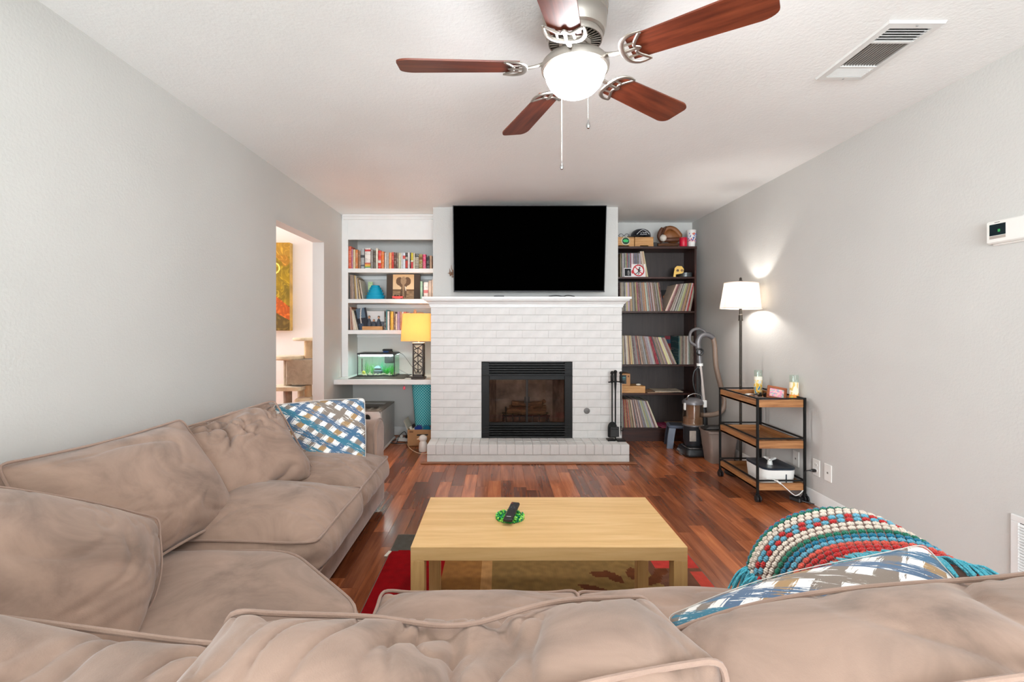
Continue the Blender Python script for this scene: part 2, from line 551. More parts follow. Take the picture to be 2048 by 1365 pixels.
# the next room, seen through the opening in the left wall
struct('wall_hall_back', G().box(-4.3, XL - 0.11, 5.3, 5.4, 0, ZC), M['hall'])
struct('wall_hall_side', G().box(-4.3, -4.2, YR, 5.3, 0, ZC), M['hall'])
struct('wall_hall_front', G().box(-4.2, XL - 0.11, 1.6, 1.7, 0, ZC), M['hall'])

def baseboard(name, p0, p1, inward):
    """stepped white board along a wall from p0 to p1; inward = unit vector into the room"""
    prof = [(0, 0), (0.014, 0), (0.014, 0.062), (0.010, 0.068), (0.010, 0.080), (0.004, 0.092), (0, 0.094)]
    a, b, n = Vector(p0), Vector(p1), Vector(inward)
    loops = [[tuple(q + n * o + Vector((0, 0, z))) for o, z in prof] for q in (a, b)]
    return struct(name, G().loft(loops), M['white'])
baseboard('baseboard_right', (XR, 5.14, 0), (XR, YR, 0), (-1, 0, 0))
baseboard('baseboard_back', (XL, YB, 0), (-0.66, YB, 0), (0, -1, 0))
baseboard('baseboard_left', (XL, 4.56, 0), (XL, YB, 0), (1, 0, 0))

# chimney breast: plastered above the mantel, brick below
CXL, CXR, YF = -0.66, 1.19, 4.60
OX0, OX1, OZ1 = -0.17, 0.712, 0.902
chim = struct('wall_chimney', G().box(CXL, CXR, 4.75, YB, 1.5, ZC).box(CXL, CXR, 5.1, YB, 0, 1.5), M['wall'])
g = G()
g.box(CXL + 0.004, OX0 - 0.004, YF + 0.004, 5.1, 0, 1.5); g.box(OX1 + 0.004, CXR - 0.004, YF + 0.004, 5.1, 0, 1.5)
g.box(OX0 - 0.004, OX1 + 0.004, YF + 0.004, 5.1, OZ1 + 0.004, 1.5); g.box(OX0 - 0.004, OX1 + 0.004, YF + 0.004, 5.1, 0, 0.16)
part('mortar', g, M['mortar'], chim)
brick_meshes = {}
def brick(parent, x0, x1, y0, y1, z0, z1, bev=0.005, yoff=0.0):
    key = (round(x1 - x0, 3), round(y1 - y0, 3), round(z1 - z0, 3))
    if key not in brick_meshes:
        brick_meshes[key] = G().box(0, x1 - x0, 0, y1 - y0, 0, z1 - z0, bev).mesh('brick', M['brick'])
    return link('brick', brick_meshes[key], parent, (x0, y0 + yoff, z0))
ph, pl, j = 0.0746, 0.253, 0.0003
brng = random.Random(3)
for c in range(17):
    z1 = 1.433 - c * ph - 0.0017; z0 = z1 - ph + 0.0034
    x = CXL - (0.0 if c % 2 == 0 else pl / 2) - 0.0
    while x < CXR - 0.01:
        a, b = max(x, CXL) + j / 2 * (x > CXL), min(x + pl, CXR) - j / 2 * (x + pl < CXR)
        x += pl
        segs = [(a, b)]
        if z0 < OZ1 - 0.02:
            segs = []
            if a < OX0: segs.append((a, min(b, OX0)))
            if b > OX1: segs.append((max(a, OX1), b))
        for s0, s1 in segs:
            if s1 - s0 > 0.012:
                brick(chim, s0, s1, YF, YF + 0.06, z0, z1, 0.0016, brng.uniform(-0.0016, 0.0016))

# hearth
hearth = thing('hearth', 'low white painted brick hearth step below the fireplace', 'hearth', (0, 0, 0))
part('base_course', G().box(CXL, CXR + 0.005, 4.352, YF + 0.004, 0, 0.068, 0.004), M['brick'], hearth)
n = 23; w = (CXR + 0.005 - CXL) / n
for i in range(n):
    for y0, y1 in ((4.347, 4.46), (4.463, YF + 0.004)):
        brick(hearth, CXL + i * w + 0.0012, CXL + (i + 1) * w - 0.0012, y0, y1, 0.0715, 0.165 + brng.uniform(-0.0008, 0.0008), 0.004)
part('mortar_bed', G().box(CXL + 0.004, CXR, 4.352, YF, 0.066, 0.160), M['mortar'], hearth)
g = G().box(CXL - 0.05, CXR + 0.06, 4.29, 4.347, 0.0, 0.010, 0.003)
struct('trim_1', g, wood('hearth_edge_wood', (110, 62, 34), (142, 88, 54), (166, 108, 70), 'x', 1.0, 0.4))

# mantel shelf
mprof = [(0.0, 1.433), (0.008, 1.433), (0.008, 1.446), (0.014, 1.448), (0.014, 1.460), (0.020, 1.463), (0.030, 1.480), (0.046, 1.492),
         (0.060, 1.497), (0.062, 1.508), (0.075, 1.511), (0.075, 1.532)]
loops = [[(CXL - o, YF - o, z), (CXR + o, YF - o, z), (CXR + o, 4.75, z), (CXL - o, 4.75, z)] for o, z in mprof]
mantel = one('mantel_shelf', G().loft(loops), M['white'], 'white moulded mantel shelf above the painted brick', 'mantel', angle=20)

# built-in shelves in the left alcove
SF = 5.07
bs = thing('built_in_shelves', 'white built-in wall shelves left of the chimney breast', 'shelves')
part('face_stile', G().box(XL + 0.001, -1.612, SF, SF + 0.02, 0.7065, ZC - 0.001, 0.002), M['white'], bs)
part('side_panel', G().box(XL + 0.001, -1.625, SF + 0.02, YB - 0.001, 0.7065, ZC - 0.001), M['wall'], bs)
g = G().box(-1.612, CXL - 0.001, SF, SF + 0.03, 2.174, ZC - 0.001, 0.002)
part('header', g, M['white'], bs)
loops = [[(-1.66, SF - o, z), (CXL - 0.001, SF - o, z), (CXL - 0.001, SF + 0.01, z), (-1.66, SF + 0.01, z)] for o, z in ((0.002, 2.385), (0.012, 2.39), (0.02, 2.41), (0.034, 2.425), (0.034, 2.438))]
part('crown_moulding', G().loft(loops), M['white'], bs, angle=20)
for zt in (1.866, 1.540, 1.208):
    s = part('shelf', G().box(-1.624, CXL - 0.001, SF + 0.002, YB - 0.001, zt - 0.043, zt, 0.002), M['white'], bs)
    part('cleat', G().box(-1.624, CXL - 0.002, YB - 0.03, YB - 0.002, zt - 0.085, zt - 0.0432, 0.002), M['white'], s)
one('desk_board', G().box(XL + 0.001, CXL - 0.001, 4.82, YB - 0.001, 0.656, 0.706, 0.003), M['white'], 'deep white desk board spanning the left alcove under the shelves', 'desk')
# ------------------------------------------------------------------ soft things: a small cloth solver for cushions
def box_grid(w, h, t, res):
    nx, ny, nz = max(4, round(w / res)), max(2, round(t / res)), max(4, round(h / res))
    idx = {}; vs = []
    def vid(i, j_, k):
        q = (i, j_, k)
        if q not in idx:
            idx[q] = len(vs); vs.append(((i / nx - 0.5) * w, (j_ / ny - 0.5) * t, (k / nz - 0.5) * h))
        return idx[q]
    fs = []
    for i in range(nx):
        for k in range(nz):
            fs.append((vid(i, 0, k), vid(i + 1, 0, k), vid(i + 1, 0, k + 1), vid(i, 0, k + 1)))
            fs.append((vid(i, ny, k + 1), vid(i + 1, ny, k + 1), vid(i + 1, ny, k), vid(i, ny, k)))
    for i in range(nx):
        for j_ in range(ny):
            fs.append((vid(i, j_, 0), vid(i, j_ + 1, 0), vid(i + 1, j_ + 1, 0), vid(i + 1, j_, 0)))
            fs.append((vid(i, j_, nz), vid(i + 1, j_, nz), vid(i + 1, j_ + 1, nz), vid(i, j_ + 1, nz)))
    for j_ in range(ny):
        for k in range(nz):
            fs.append((vid(0, j_, k), vid(0, j_, k + 1), vid(0, j_ + 1, k + 1), vid(0, j_ + 1, k)))
            fs.append((vid(nx, j_, k), vid(nx, j_ + 1, k), vid(nx, j_ + 1, k + 1), vid(nx, j_, k + 1)))
    seams = []
    for j_ in (0, ny):
        lp = [idx[(i, j_, 0)] for i in range(nx)] + [idx[(nx, j_, k)] for k in range(nz)] + [idx[(i, j_, nz)] for i in range(nx, 0, -1)] + [idx[(0, j_, k)] for k in range(nz, 0, -1)]
        seams.append(lp)
    bend = []
    for (i, j_, k), a in idx.items():
        for d in ((2, 0, 0), (0, 2, 0), (0, 0, 2)):
            b = idx.get((i + d[0], j_ + d[1], k + d[2]))
            if b is not None: bend.append((a, b))
    uv = {a: (i / nx, k / nz) for (i, j_, k), a in idx.items()}
    return np.array(vs), fs, seams, bend, uv

def solve_cushion(w, h, t, Mx, res=0.025, slack=0.04, press=1.0, grav=1.0, steps=110, iters=7, planes=(), balls=(), seed=0, seam_k=0.985, bend_k=0.04, round_=0.25, pin=0.02):
    V, fs, seams, bend, uv = box_grid(w, h, t, res)
    rs = np.random.RandomState(seed)
    es = {}
    def put(a, b, kind):
        if a == b: return
        q = (min(a, b), max(a, b))
        if q not in es: es[q] = kind
    for lp in seams:
        for i in range(len(lp)): put(lp[i], lp[i - 1], 2)
    for a, b, c, d in fs:
        for q in ((a, b), (b, c), (c, d), (d, a)): put(*q, 0)
        put(a, c, 1); put(b, d, 1)
    for a, b in bend:
        if (min(a, b), max(a, b)) not in es: es[(min(a, b), max(a, b))] = 3
    E = np.array(list(es.keys())); K = np.array(list(es.values()))
    L = np.linalg.norm(V[E[:, 0]] - V[E[:, 1]], axis=1)
    # slack grows in patches so that folds gather unevenly
    mid = (V[E[:, 0]] + V[E[:, 1]]) / 2
    fr = rs.uniform(4, 9, (4, 3)); pz = rs.uniform(0, 6.28, 4)
    patch = sum(np.sin(mid @ fr[q] + pz[q]) for q in range(4)) / 4
    fac = np.where(K == 2, seam_k, 1 + slack * (1 + 0.9 * patch))
    L = L * fac
    stiff = np.where(K == 3, bend_k, np.where(K == 1, 0.55, 1.0))
    # greedy colouring
    used = [0] * len(V); colour = np.zeros(len(E), int)
    for n_, (a, b) in enumerate(E):
        m_ = used[a] | used[b]; c = 0
        while m_ >> c & 1: c += 1
        colour[n_] = c; used[a] |= 1 << c; used[b] |= 1 << c
    groups = []
    for c in range(colour.max() + 1):
        s = np.where(colour == c)[0]
        groups.append((E[s, 0], E[s, 1], L[s], stiff[s][:, None] * 0.5))
    F = np.array(fs)
    # start from a box with softened edges
    X0 = V.copy()
    q = V / np.array([w / 2, t / 2, h / 2])
    r_ = np.linalg.norm(q, axis=1, keepdims=True)
    X0 = X0 * (1 - round_ * np.clip(r_ - 1, 0, 0.75) * 0.35)
    Rm = np.array(Mx.to_3x3()); T = np.array(Mx.translation)
    X = X0 @ Rm.T + T
    X += rs.normal(0, 0.0012, X.shape)
    XR0 = X.copy(); hold = 0.35
    Vel = np.zeros_like(X); dt = 1 / 50
    for s in range(steps):
        p0, p1, p2, p3 = X[F[:, 0]], X[F[:, 1]], X[F[:, 2]], X[F[:, 3]]
        fn = np.cross(p2 - p0, p3 - p1) * 0.5
        N = np.zeros_like(X)
        for c in range(4):
            for d in range(3): N[:, d] += np.bincount(F[:, c], fn[:, d], len(X))
        acc = N * (press * 5000.0 * (0.025 / res) ** 2)
        acc[:, 2] -= 2.2 * grav
        Vel = (Vel + acc * dt) * 0.90
        Y = X + Vel * dt
        # the filling keeps the whole cushion where it was put: only its mean drift and turn are held back
        cm = Y.mean(0); H = (Y - cm).T @ (XR0 - XR0.mean(0))
        U_, _, Vt_ = np.linalg.svd(H)
        D_ = np.diag([1, 1, np.sign(np.linalg.det(Vt_.T @ U_.T))])
        Rb = Vt_.T @ D_ @ U_.T
        tgt = (Y - cm) @ Rb.T + XR0.mean(0)
        Y = Y + (tgt - Y) * hold + (XR0 - Y) * pin
        for it in range(iters):
            for a, b, l, k in groups:
                d = Y[a] - Y[b]
                n_ = np.sqrt((d * d).sum(1)) + 1e-9
                c = d * (((n_ - l) / n_)[:, None] * k)
                Y[a] -= c; Y[b] += c
            for p, nn in planes:
                dd = (Y - np.array(p)) @ np.array(nn)
                msk = dd < 0
                Y[msk] -= dd[msk][:, None] * np.array(nn)
            for cc, rr in balls:
                d = Y - np.array(cc); n_ = np.linalg.norm(d, axis=1)
                msk = n_ < rr
                Y[msk] += d[msk] / n_[msk][:, None] * (rr - n_[msk])[:, None]
        Vel = (Y - X) / dt * 0.96
        X = Y
    return X, fs, seams, uv

from mathutils import noise as mnoise
def fold_height(p, seed, stretch):
    """creases: thin valleys gathered in patches, drawn out along one direction"""
    s = Vector((seed * 3.7, seed * 1.9, seed * 5.3))
    q = Vector((p.x * stretch[0], p.y * stretch[1], p.z * stretch[2])) + s
    wp = mnoise.noise_vector(q * 0.8) * 0.55
    h = 0.0
    for fr, am in ((1.0, 1.0), (2.3, 0.5)):
        n_ = mnoise.noise((q + wp) * fr)
        rd = max(0.0, 1 - abs(n_) * 3.6)
        mk = mnoise.noise((p + s * 1.7) * 3.2 + Vector((fr * 9, 0, 0)))
        mk = min(1.0, max(0.0, mk * 2.2 + 0.45))
        h -= am * mk * rd * rd
    return h + 0.55 * mnoise.noise((p + s) * 6.0)

def soft_object(name, X, fs, uv, mat, origin, parent=None, sub=1, fold=0.0, stretch=(3, 3, 9), seed=0):
    me = bpy.data.meshes.new(name)
    o_ = np.array(origin)
    me.from_pydata((X - o_).tolist(), [], fs); me.materials.append(mat)
    me.polygons.foreach_set('use_smooth', [True] * len(fs))
    ul = me.uv_layers.new(name='UVMap')
    li = np.zeros(len(me.loops), int); me.loops.foreach_get('vertex_index', li)
    ul.data.foreach_set('uv', np.array([uv[i] for i in li]).ravel())
    me.update()
    o = link(name, me, parent, tuple(o_) if parent is None else (0, 0, 0))
    if sub:
        md = o.modifiers.new('smooth', 'SUBSURF'); md.levels = sub; md.render_levels = sub
        if fold > 0:
            dg = bpy.context.evaluated_depsgraph_get(); dg.update()
            m2 = bpy.data.meshes.new_from_object(o.evaluated_get(dg))
            o.modifiers.clear(); o.data = m2
            co = [v.co.copy() for v in m2.vertices]; nr = [v.normal.copy() for v in m2.vertices]
            flat = []
            for c, n_ in zip(co, nr):
                flat.extend(c + n_ * (fold * fold_height(c, seed, stretch)))
            m2.vertices.foreach_set('co', flat); m2.update()
    return o

def seam_tube(X, lp, origin, r, grow=0.003):
    cen = X.mean(0)
    pts = []
    L = X[lp]
    L = (np.roll(L, 1, 0) + 2 * L + np.roll(L, -1, 0)) / 4 if len(lp) > 8 else L
    for p in L:
        d = p - cen; d = d / (np.linalg.norm(d) + 1e-9)
        pts.append(Vector(p + d * grow - np.array(origin)))
    pts = spline(pts, 2, True)
    return G().tube(pts, r, 8, closed=True)

def pose(loc, rx=0.0, ry=0.0, rz=0.0):
    return Matrix.Translation(loc) @ Euler((R(rx), R(ry), R(rz)), 'XYZ').to_matrix().to_4x4()

def cushion(label, w, h, t, Mx, mat=None, pipe=0.005, group=None, name='sofa_cushion', cat='cushion', parent=None, base=None, pmat=None, sub=1, fold=0.0, stretch=(3, 3, 9), **kw):
    X, fs, seams, uv = solve_cushion(w, h, t, Mx, **kw)
    org = base or (float(X[:, 0].mean()), float(X[:, 1].mean()), float(X[:, 2].min()))
    if parent is not None: org = tuple(parent.location)
    o = soft_object(name, X, fs, uv, mat or M['suede'], org, parent, sub, fold, stretch, kw.get('seed', 0))
    if parent is None: tag(o, label, cat, group)
    if pipe > 0:
        for lp in seams: part('piping', seam_tube(X, lp, org, pipe), pmat or M['piping'], o)
    return o

# ------------------------------------------------------------------ the sectional sofa
sofa = thing('sectional_sofa', 'tan brown suede corner sofa wrapping the left wall and the foreground', 'sofa')
SEAT = 0.30      # top of the upholstered base
def soft_box(x0, x1, y0, y1, z0, z1, b=0.03):
    """upholstered block with rounded edges"""
    g = G()
    cx_, cy_, cz_ = (x0 + x1) / 2, (y0 + y1) / 2, (z0 + z1) / 2
    hx, hy, hz = (x1 - x0) / 2, (y1 - y0) / 2, (z1 - z0) / 2
    loops = []
    for a in [i * PI / 12 for i in range(7)]:
        pass
    ang = [(-PI / 2 + i * PI / 2 / 4) for i in range(5)]
    prof = [(-b * (1 - math.cos(a)), -hz + b + b * math.sin(a)) for a in ang] + [(-b * (1 - math.cos(-a)), hz - b + b * math.sin(-a)) for a in reversed(ang)]
    for inset, z in prof:
        lp = []
        for sx, sy, a0 in ((1, 1, 0), (-1, 1, PI / 2), (-1, -1, PI), (1, -1, 1.5 * PI)):
            for q in range(5):
                a = a0 + q * PI / 8
                lp.append((cx_ + sx * (hx - b) + (b + inset) * math.cos(a), cy_ + sy * (hy - b) + (b + inset) * math.sin(a), cz_ + z))
        loops.append(lp)
    return g.loft(loops)
part('base', soft_box(XL + 0.03, -0.79, 0.95, 3.30, 0.05, SEAT), M['suede'], sofa)
part('base', soft_box(-0.80, 1.20, 0.42, 1.44, 0.05, SEAT), M['suede'], sofa)
part('corner_base', G().prism([(XL + 0.03, 0.42), (-0.78, 0.42), (-0.40, 1.42), (-0.80, 1.78), (XL + 0.03, 1.78)], 0.05, SEAT - 0.002, 'z'), M['suede'], sofa)
part('backrest', soft_box(XL + 0.015, XL + 0.17, 0.42, 3.30, SEAT - 0.02, 0.72, 0.05), M['suede'], sofa)
part('backrest', soft_box(XL + 0.03, 1.20, 0.38, 0.55, SEAT - 0.02, 0.70, 0.05), M['suede'], sofa)
# far arm: upholstered block with a rounded top and a shaped front panel
def arm(x_back, x_front, y0, y1, ztop, sgn=1):
    """arm running along x from the back to its front end"""
    g = G()
    prof = []
    hw = (y1 - y0) / 2; yc = (y0 + y1) / 2
    for i in range(13):
        a = PI * i / 12
        prof.append((yc + hw * 1.04 * math.cos(a), ztop - 0.075 + 0.075 * math.sin(a)))
    prof = [(y1 - 0.01, 0.05)] + [(y1 - 0.01, 0.3)] + prof + [(y0 + 0.01, 0.3), (y0 + 0.01, 0.05)]
    loops = [[(x_, p[0], p[1]) for p in prof] for x_ in (x_back, (x_back + x_front) / 2, x_front)]
    g.loft(loops)
    face = G()
    big = [(yc + (p[0] - yc) * 1.07, 0.05 + (p[1] - 0.05) * 1.012) for p in prof]
    mid_ = [(yc + (p[0] - yc) * 0.9, 0.06 + (p[1] - 0.05) * 0.97) for p in prof]
    face.loft([[(x_front - 0.02 * sgn, p[0], p[1]) for p in big], [(x_front + 0.022 * sgn, p[0], p[1]) for p in big], [(x_front + 0.04 * sgn, p[0], p[1]) for p in mid_]])
    pipe = G().tube([(x_front + 0.026 * sgn, p[0], p[1]) for p in big], 0.006, 6)
    return g, face, pipe
ga, gf, gp = arm(XL + 0.05, -0.84, 3.10, 3.31, 0.618)
a_ = part('arm', ga, M['suede'], sofa)
part('front_panel', gf, M['suede'], a_); part('piping', gp, M['piping'], a_)
# right arm runs along y, towards the room
def arm_y(x0, x1, y_back, y_front, ztop):
    hw = (x1 - x0) / 2; xc = (x0 + x1) / 2
    prof = [(x0 + 0.01, 0.05), (x0 + 0.01, 0.3)] + [(xc - hw * 1.04 * math.cos(PI * i / 12), ztop - 0.075 + 0.075 * math.sin(PI * i / 12)) for i in range(13)] + [(x1 - 0.01, 0.3), (x1 - 0.01, 0.05)]
    return G().loft([[(p[0], y_, p[1]) for p in prof] for y_ in (y_front, (y_back + y_front) / 2, y_back)])
part('arm', arm_y(0.93, 1.18, 0.42, 1.46, 0.60), M['suede'], sofa)

seat_pl = [((0, 0, SEAT), (0, 0, 1))]
def seat(w, d, t, cx_, cy_, **kw):
    """seat cushion lying flat: w along x, d along y"""
    o = cushion(None, w, d, t, pose((cx_, cy_, SEAT + t / 2 + 0.004), rx=-90), parent=sofa, name='seat_cushion', planes=seat_pl, slack=0.012,
                press=kw.pop('press', 1.1), grav=0.5, res=0.03, steps=60, sub=2, fold=0.006, stretch=(4, 7, 3), seam_k=0.98, **kw)
    return o
seat(0.86, 0.60, 0.135, -1.150, 2.735, seed=1)
seat(0.92, 0.60, 0.150, -1.165, 2.110, seed=2)
seat(0.60, 0.98, 0.130, -0.06, 1.00, seed=4)
seat(0.62, 0.98, 0.135, 0.565, 1.005, seed=5)
# corner seat cushion: a five-sided cushion cut across the inner corner
def corner_cushion():
    outline = [(-1.62, 0.56), (-0.40, 0.56), (-0.385, 1.30), (-0.42, 1.44), (-0.74, 1.76), (-0.82, 1.79), (-1.62, 1.79)]
    per = []
    m_ = len(outline)
    for i in range(m_):
        a, b = Vector(outline[i]), Vector(outline[(i + 1) % m_])
        k = max(1, round((b - a).length / 0.04))
        per += [a + (b - a) * (q / k) for q in range(k)]
    for _ in range(2):
        per = [(per[i - 1] + per[i] * 2 + per[(i + 1) % len(per)]) / 4 for i in range(len(per))]
    cen = Vector((-1.0, 1.12)); N_ = len(per)
    g = G(); loops = []
    crng = np.random.RandomState(4)
    def ring(s, z): return [(cen.x + (p.x - cen.x) * s, cen.y + (p.y - cen.y) * s, z) for p in per]
    for s, z in ((0.97, SEAT + 0.003), (1.0, SEAT + 0.02), (1.012, SEAT + 0.05), (1.012, SEAT + 0.075), (0.995, SEAT + 0.10), (0.97, SEAT + 0.117), (0.92, SEAT + 0.130),
                 (0.84, SEAT + 0.140), (0.72, SEAT + 0.146), (0.58, SEAT + 0.149), (0.42, SEAT + 0.150), (0.26, SEAT + 0.151), (0.1, SEAT + 0.151)):
        lp = ring(s, z)
        # shallow lengthwise folds pressed into the top
        lp = [(x_, y_, z_ + (0.0045 * math.sin(x_ * 19 + y_ * 31 + 1.6 * math.sin(y_ * 7)) * (1 if z_ > SEAT + 0.12 else 0))) for x_, y_, z_ in lp]
        loops.append(lp)
    g.loft(loops)
    o = part('seat_cushion', g, M['suede'], sofa, angle=80)
    md = o.modifiers.new('smooth', 'SUBSURF'); md.levels = 1; md.render_levels = 1
    part('piping', G().tube([Vector(p) for p in ring(0.982, SEAT + 0.1105)], 0.0056, 8, closed=True), M['piping'], o)
corner_cushion()

# loose back cushions
wall_pl = ((XL + 0.175, 0, 0), (1, 0, 0))
wall_pl_hi = ((XL + 0.012, 0, 0), (1, 0, 0))
st = ((0, 0, SEAT + 0.125), (0, 0, 1))
grp = 'loose suede back cushions of the corner sofa'
cushion('slumped suede sofa cushion against the left wall, between two other cushions', 0.62, 0.46, 0.20,
        pose((-1.41, 1.765, 0.588), rx=-38, rz=80), group=grp, planes=[wall_pl_hi, st], slack=0.09, press=0.8, seed=11, grav=1.3, pin=0.005, seam_k=0.97,
        sub=2, fold=0.010, stretch=(4, 3, 8), pipe=0.005)
cushion('crumpled suede sofa cushion lying against the blue and tan throw pillow', 0.64, 0.45, 0.17,
        pose((-1.34, 2.32, 0.578), rx=-38, rz=66, ry=-3), group=grp, planes=[wall_pl_hi, st], slack=0.15, press=0.5, seed=12, grav=1.6, bend_k=0.015, pin=0.004, seam_k=0.95,
        sub=2, fold=0.046, stretch=(5, 6, 7), pipe=0.005)
cushion('big suede sofa cushion slumped in the corner at the left edge', 0.60, 0.46, 0.27,
        pose((-1.33, 1.15, 0.570), rx=-42, ry=28, rz=58), group=grp, planes=[wall_pl_hi, st], slack=0.15, press=1.1, seed=13, grav=1.3, pin=0.003, seam_k=0.93, round_=0.6,
        sub=2, fold=0.010, stretch=(3, 4, 8), pipe=0.003)
cushion('suede sofa cushion with wavy piping in the lower left foreground', 0.74, 0.46, 0.20,
        pose((-0.88, 0.64, 0.585), rx=-8, ry=7), group=grp, planes=[st, ((0, 0.52, 0), (0, 1, 0))], slack=0.13, press=0.5, seed=14, grav=1.5, bend_k=0.02, pin=0.004, seam_k=0.97,
        sub=2, fold=0.028, stretch=(9, 4, 3), balls=[((-0.62, 0.64, 0.87), 0.10)])
cushion('large pale suede sofa cushion in the middle foreground with a dented top', 0.70, 0.48, 0.21,
        pose((-0.085, 0.735, 0.546), rx=-9, rz=8, ry=3), group=grp, planes=[st], slack=0.12, press=0.55, seed=15, grav=1.4, res=0.022, bend_k=0.02, pin=0.004, seam_k=0.99,
        sub=2, fold=0.024, stretch=(7, 3, 4), balls=[((-0.06, 0.85, 0.865), 0.18), ((0.03, 0.60, 0.90), 0.12)])
cushion('broad suede sofa cushion in the lower right foreground', 0.80, 0.48, 0.21,
        pose((0.735, 0.735, 0.558), rx=-9, ry=-9), group=grp, planes=[st], slack=0.09, press=0.8, seed=16, grav=1.2, res=0.022, pin=0.004, seam_k=0.98,
        sub=2, fold=0.014, stretch=(4, 3, 9))

# brush-stroke pattern of the two throw pillows
def pillow_mat():
    n = NT('brush_stroke_fabric')
    tc = n.node('ShaderNodeTexCoord'); mp = n.node('ShaderNodeMapping')
    mp.inputs['Rotation'].default_value = (0, 0, R(38)); mp.inputs['Scale'].default_value = (1, 1, 1)
    n.link(tc.outputs['UV'], mp.inputs['Vector'])
    v = mp.outputs[0]
    sp = n.node('ShaderNodeSeparateXYZ'); n.link(v, sp.inputs[0])
    def streak(sx, sy, scale, det=5):
        m2 = n.node('ShaderNodeMapping'); m2.inputs['Scale'].default_value = (sx, sy, 1); n.link(v, m2.inputs['Vector'])
        return n.noise(m2.outputs[0], scale, det, 0.65)
    d1 = streak(2, 24, 3.0); d2 = streak(24, 2, 3.0); lo = n.noise(v, 3.5, 3)
    a = n.math('ADD', n.math('MULTIPLY', sp.outputs[0], 7.4), n.math('MULTIPLY', n.math('SUBTRACT', d2, 0.5), 1.1))
    b = n.math('ADD', n.math('MULTIPLY', sp.outputs[1], 7.4), n.math('MULTIPLY', n.math('SUBTRACT', d1, 0.5), 1.1))
    sa = n.math('GREATER_THAN', n.math('FRACT', a), 0.46); sb = n.math('GREATER_THAN', n.math('FRACT', b), 0.46)
    ca = n.math('FRACT', n.math('MULTIPLY', n.math('FLOOR', a), 0.37)); cb = n.math('FRACT', n.math('MULTIPLY', n.math('FLOOR', b), 0.41))
    tan_, grey_, blue_, teal_, slate_, white_ = [lin(c) for c in ((170, 138, 98), (136, 124, 114), (74, 112, 142), (66, 124, 146), (88, 112, 140), (240, 238, 234))]
    colA = n.ramp(n.math('ADD', ca, n.math('MULTIPLY', lo, 0.25)), [(0.0, grey_), (0.3, tan_), (0.6, grey_), (0.85, slate_)], 'CONSTANT')
    colB = n.ramp(n.math('ADD', cb, n.math('MULTIPLY', lo, 0.25)), [(0.0, teal_), (0.35, slate_), (0.6, blue_), (0.9, grey_)], 'CONSTANT')
    c = n.mix(sa, white_, colA)
    c = n.mix(n.math('MULTIPLY', sb, n.math('GREATER_THAN', n.math('ADD', d1, n.math('MULTIPLY', lo, 0.4)), 0.62)), c, colB)
    # dry-brush gaps
    c = n.mix(n.math('GREATER_THAN', d1, 0.63), c, white_)
    n.color(c); n.set(Roughness=0.9, Specular_IOR_Level=0.15, Sheen_Weight=0.15)
    n.bump(n.noise(n.coords(), 420, 2), 0.2, 0.004)
    return n.mat
M['pillow'] = pillow_mat()
M['pillowpipe'] = fabric('pillow_edge', (206, 202, 196), 0.05)
cushion('blue, tan and white brush-stroke throw pillow propped against the far sofa arm', 0.47, 0.385, 0.03,
        pose((-1.075, 2.85, 0.592), rx=-27, rz=13, ry=-2), mat=M['pillow'], pipe=0.002, pmat=M['pillowpipe'], group='brush-stroke throw pillows', name='throw_pillow', cat='pillow',
        planes=[st, ((0, 3.09, 0), (0, -1, 0))], slack=0.07, press=1.8, seed=21, grav=0.7, res=0.02, steps=90, seam_k=0.95, pin=0.008)
cushion('brush-stroke throw pillow half hidden behind the right foreground sofa cushion', 0.54, 0.40, 0.07,
        pose((0.745, 1.0, 0.515), rx=-54, ry=-18, rz=-9), mat=M['pillow'], pipe=0.0012, pmat=M['pillowpipe'], group='brush-stroke throw pillows', name='throw_pillow', cat='pillow',
        planes=[st], slack=0.07, press=1.6, seed=22, grav=0.4, res=0.02, steps=90, seam_k=0.93, pin=0.006, round_=0.5)
# ------------------------------------------------------------------ fireplace insert
fi = thing('fireplace_insert', 'black metal fireplace insert with glass doors and louvres in the white brick', 'fireplace', (0.271, 4.60, 0.165))
W2, HH = 0.440, 0.735      # half width, height
g = G()
g.box(-W2, -W2 + 0.075, 0.005, 0.05, 0.0, HH, 0.003); g.box(W2 - 0.075, W2, 0.005, 0.05, 0.0, HH, 0.003)
g.box(-W2 + 0.075, W2 - 0.075, 0.005, 0.05, 0.565, 0.602, 0.003); g.box(-W2 + 0.075, W2 - 0.075, 0.012, 0.05, 0.12, 0.150, 0.003)
g.box(-W2, W2, 0.06, 0.07, 0.60, HH); g.box(-W2, W2, 0.06, 0.07, 0.0, 0.12)
part('frame', g, M['blackmetal'], fi)
for z0, nlv in ((0.612, 5), (0.010, 5)):
    for k in range(nlv):
        z = z0 + k * 0.0235
        part('louvre', G().prism([(0.0, z), (0.004, z - 0.001), (0.045, z + 0.013), (0.043, z + 0.017), (0.0, z + 0.012)], -W2 + 0.012, W2 - 0.012, 'x'), M['blackmetal'], fi)
part('hood_strip', G().box(-W2, W2, -0.004, 0.02, 0.600, 0.611, 0.002), M['blackmetal'], fi)
for s in (-1, 1):
    a, b = (-0.365, -0.002) if s < 0 else (0.002, 0.365)
    d = part('glass_door', G().box(a, b, 0.018, 0.022, 0.150, 0.565), thin_glass('smoked_glass', (0.86, 0.84, 0.82, 1), 0.04), fi)
    part('door_edge', G().box(a if s > 0 else b - 0.008, a + 0.008 if s > 0 else b, 0.012, 0.026, 0.150, 0.565), M['blackmetal'], d)
    part('handle', G().box(s * 0.02 - 0.004, s * 0.02 + 0.004, -0.008, 0.012, 0.34, 0.40, 0.002), M['blackmetal'], d)
fb = plain((140, 114, 100), 0.9, var=0.35, name='sooty_firebrick', bump=0.3, bscale=30)
g = G()
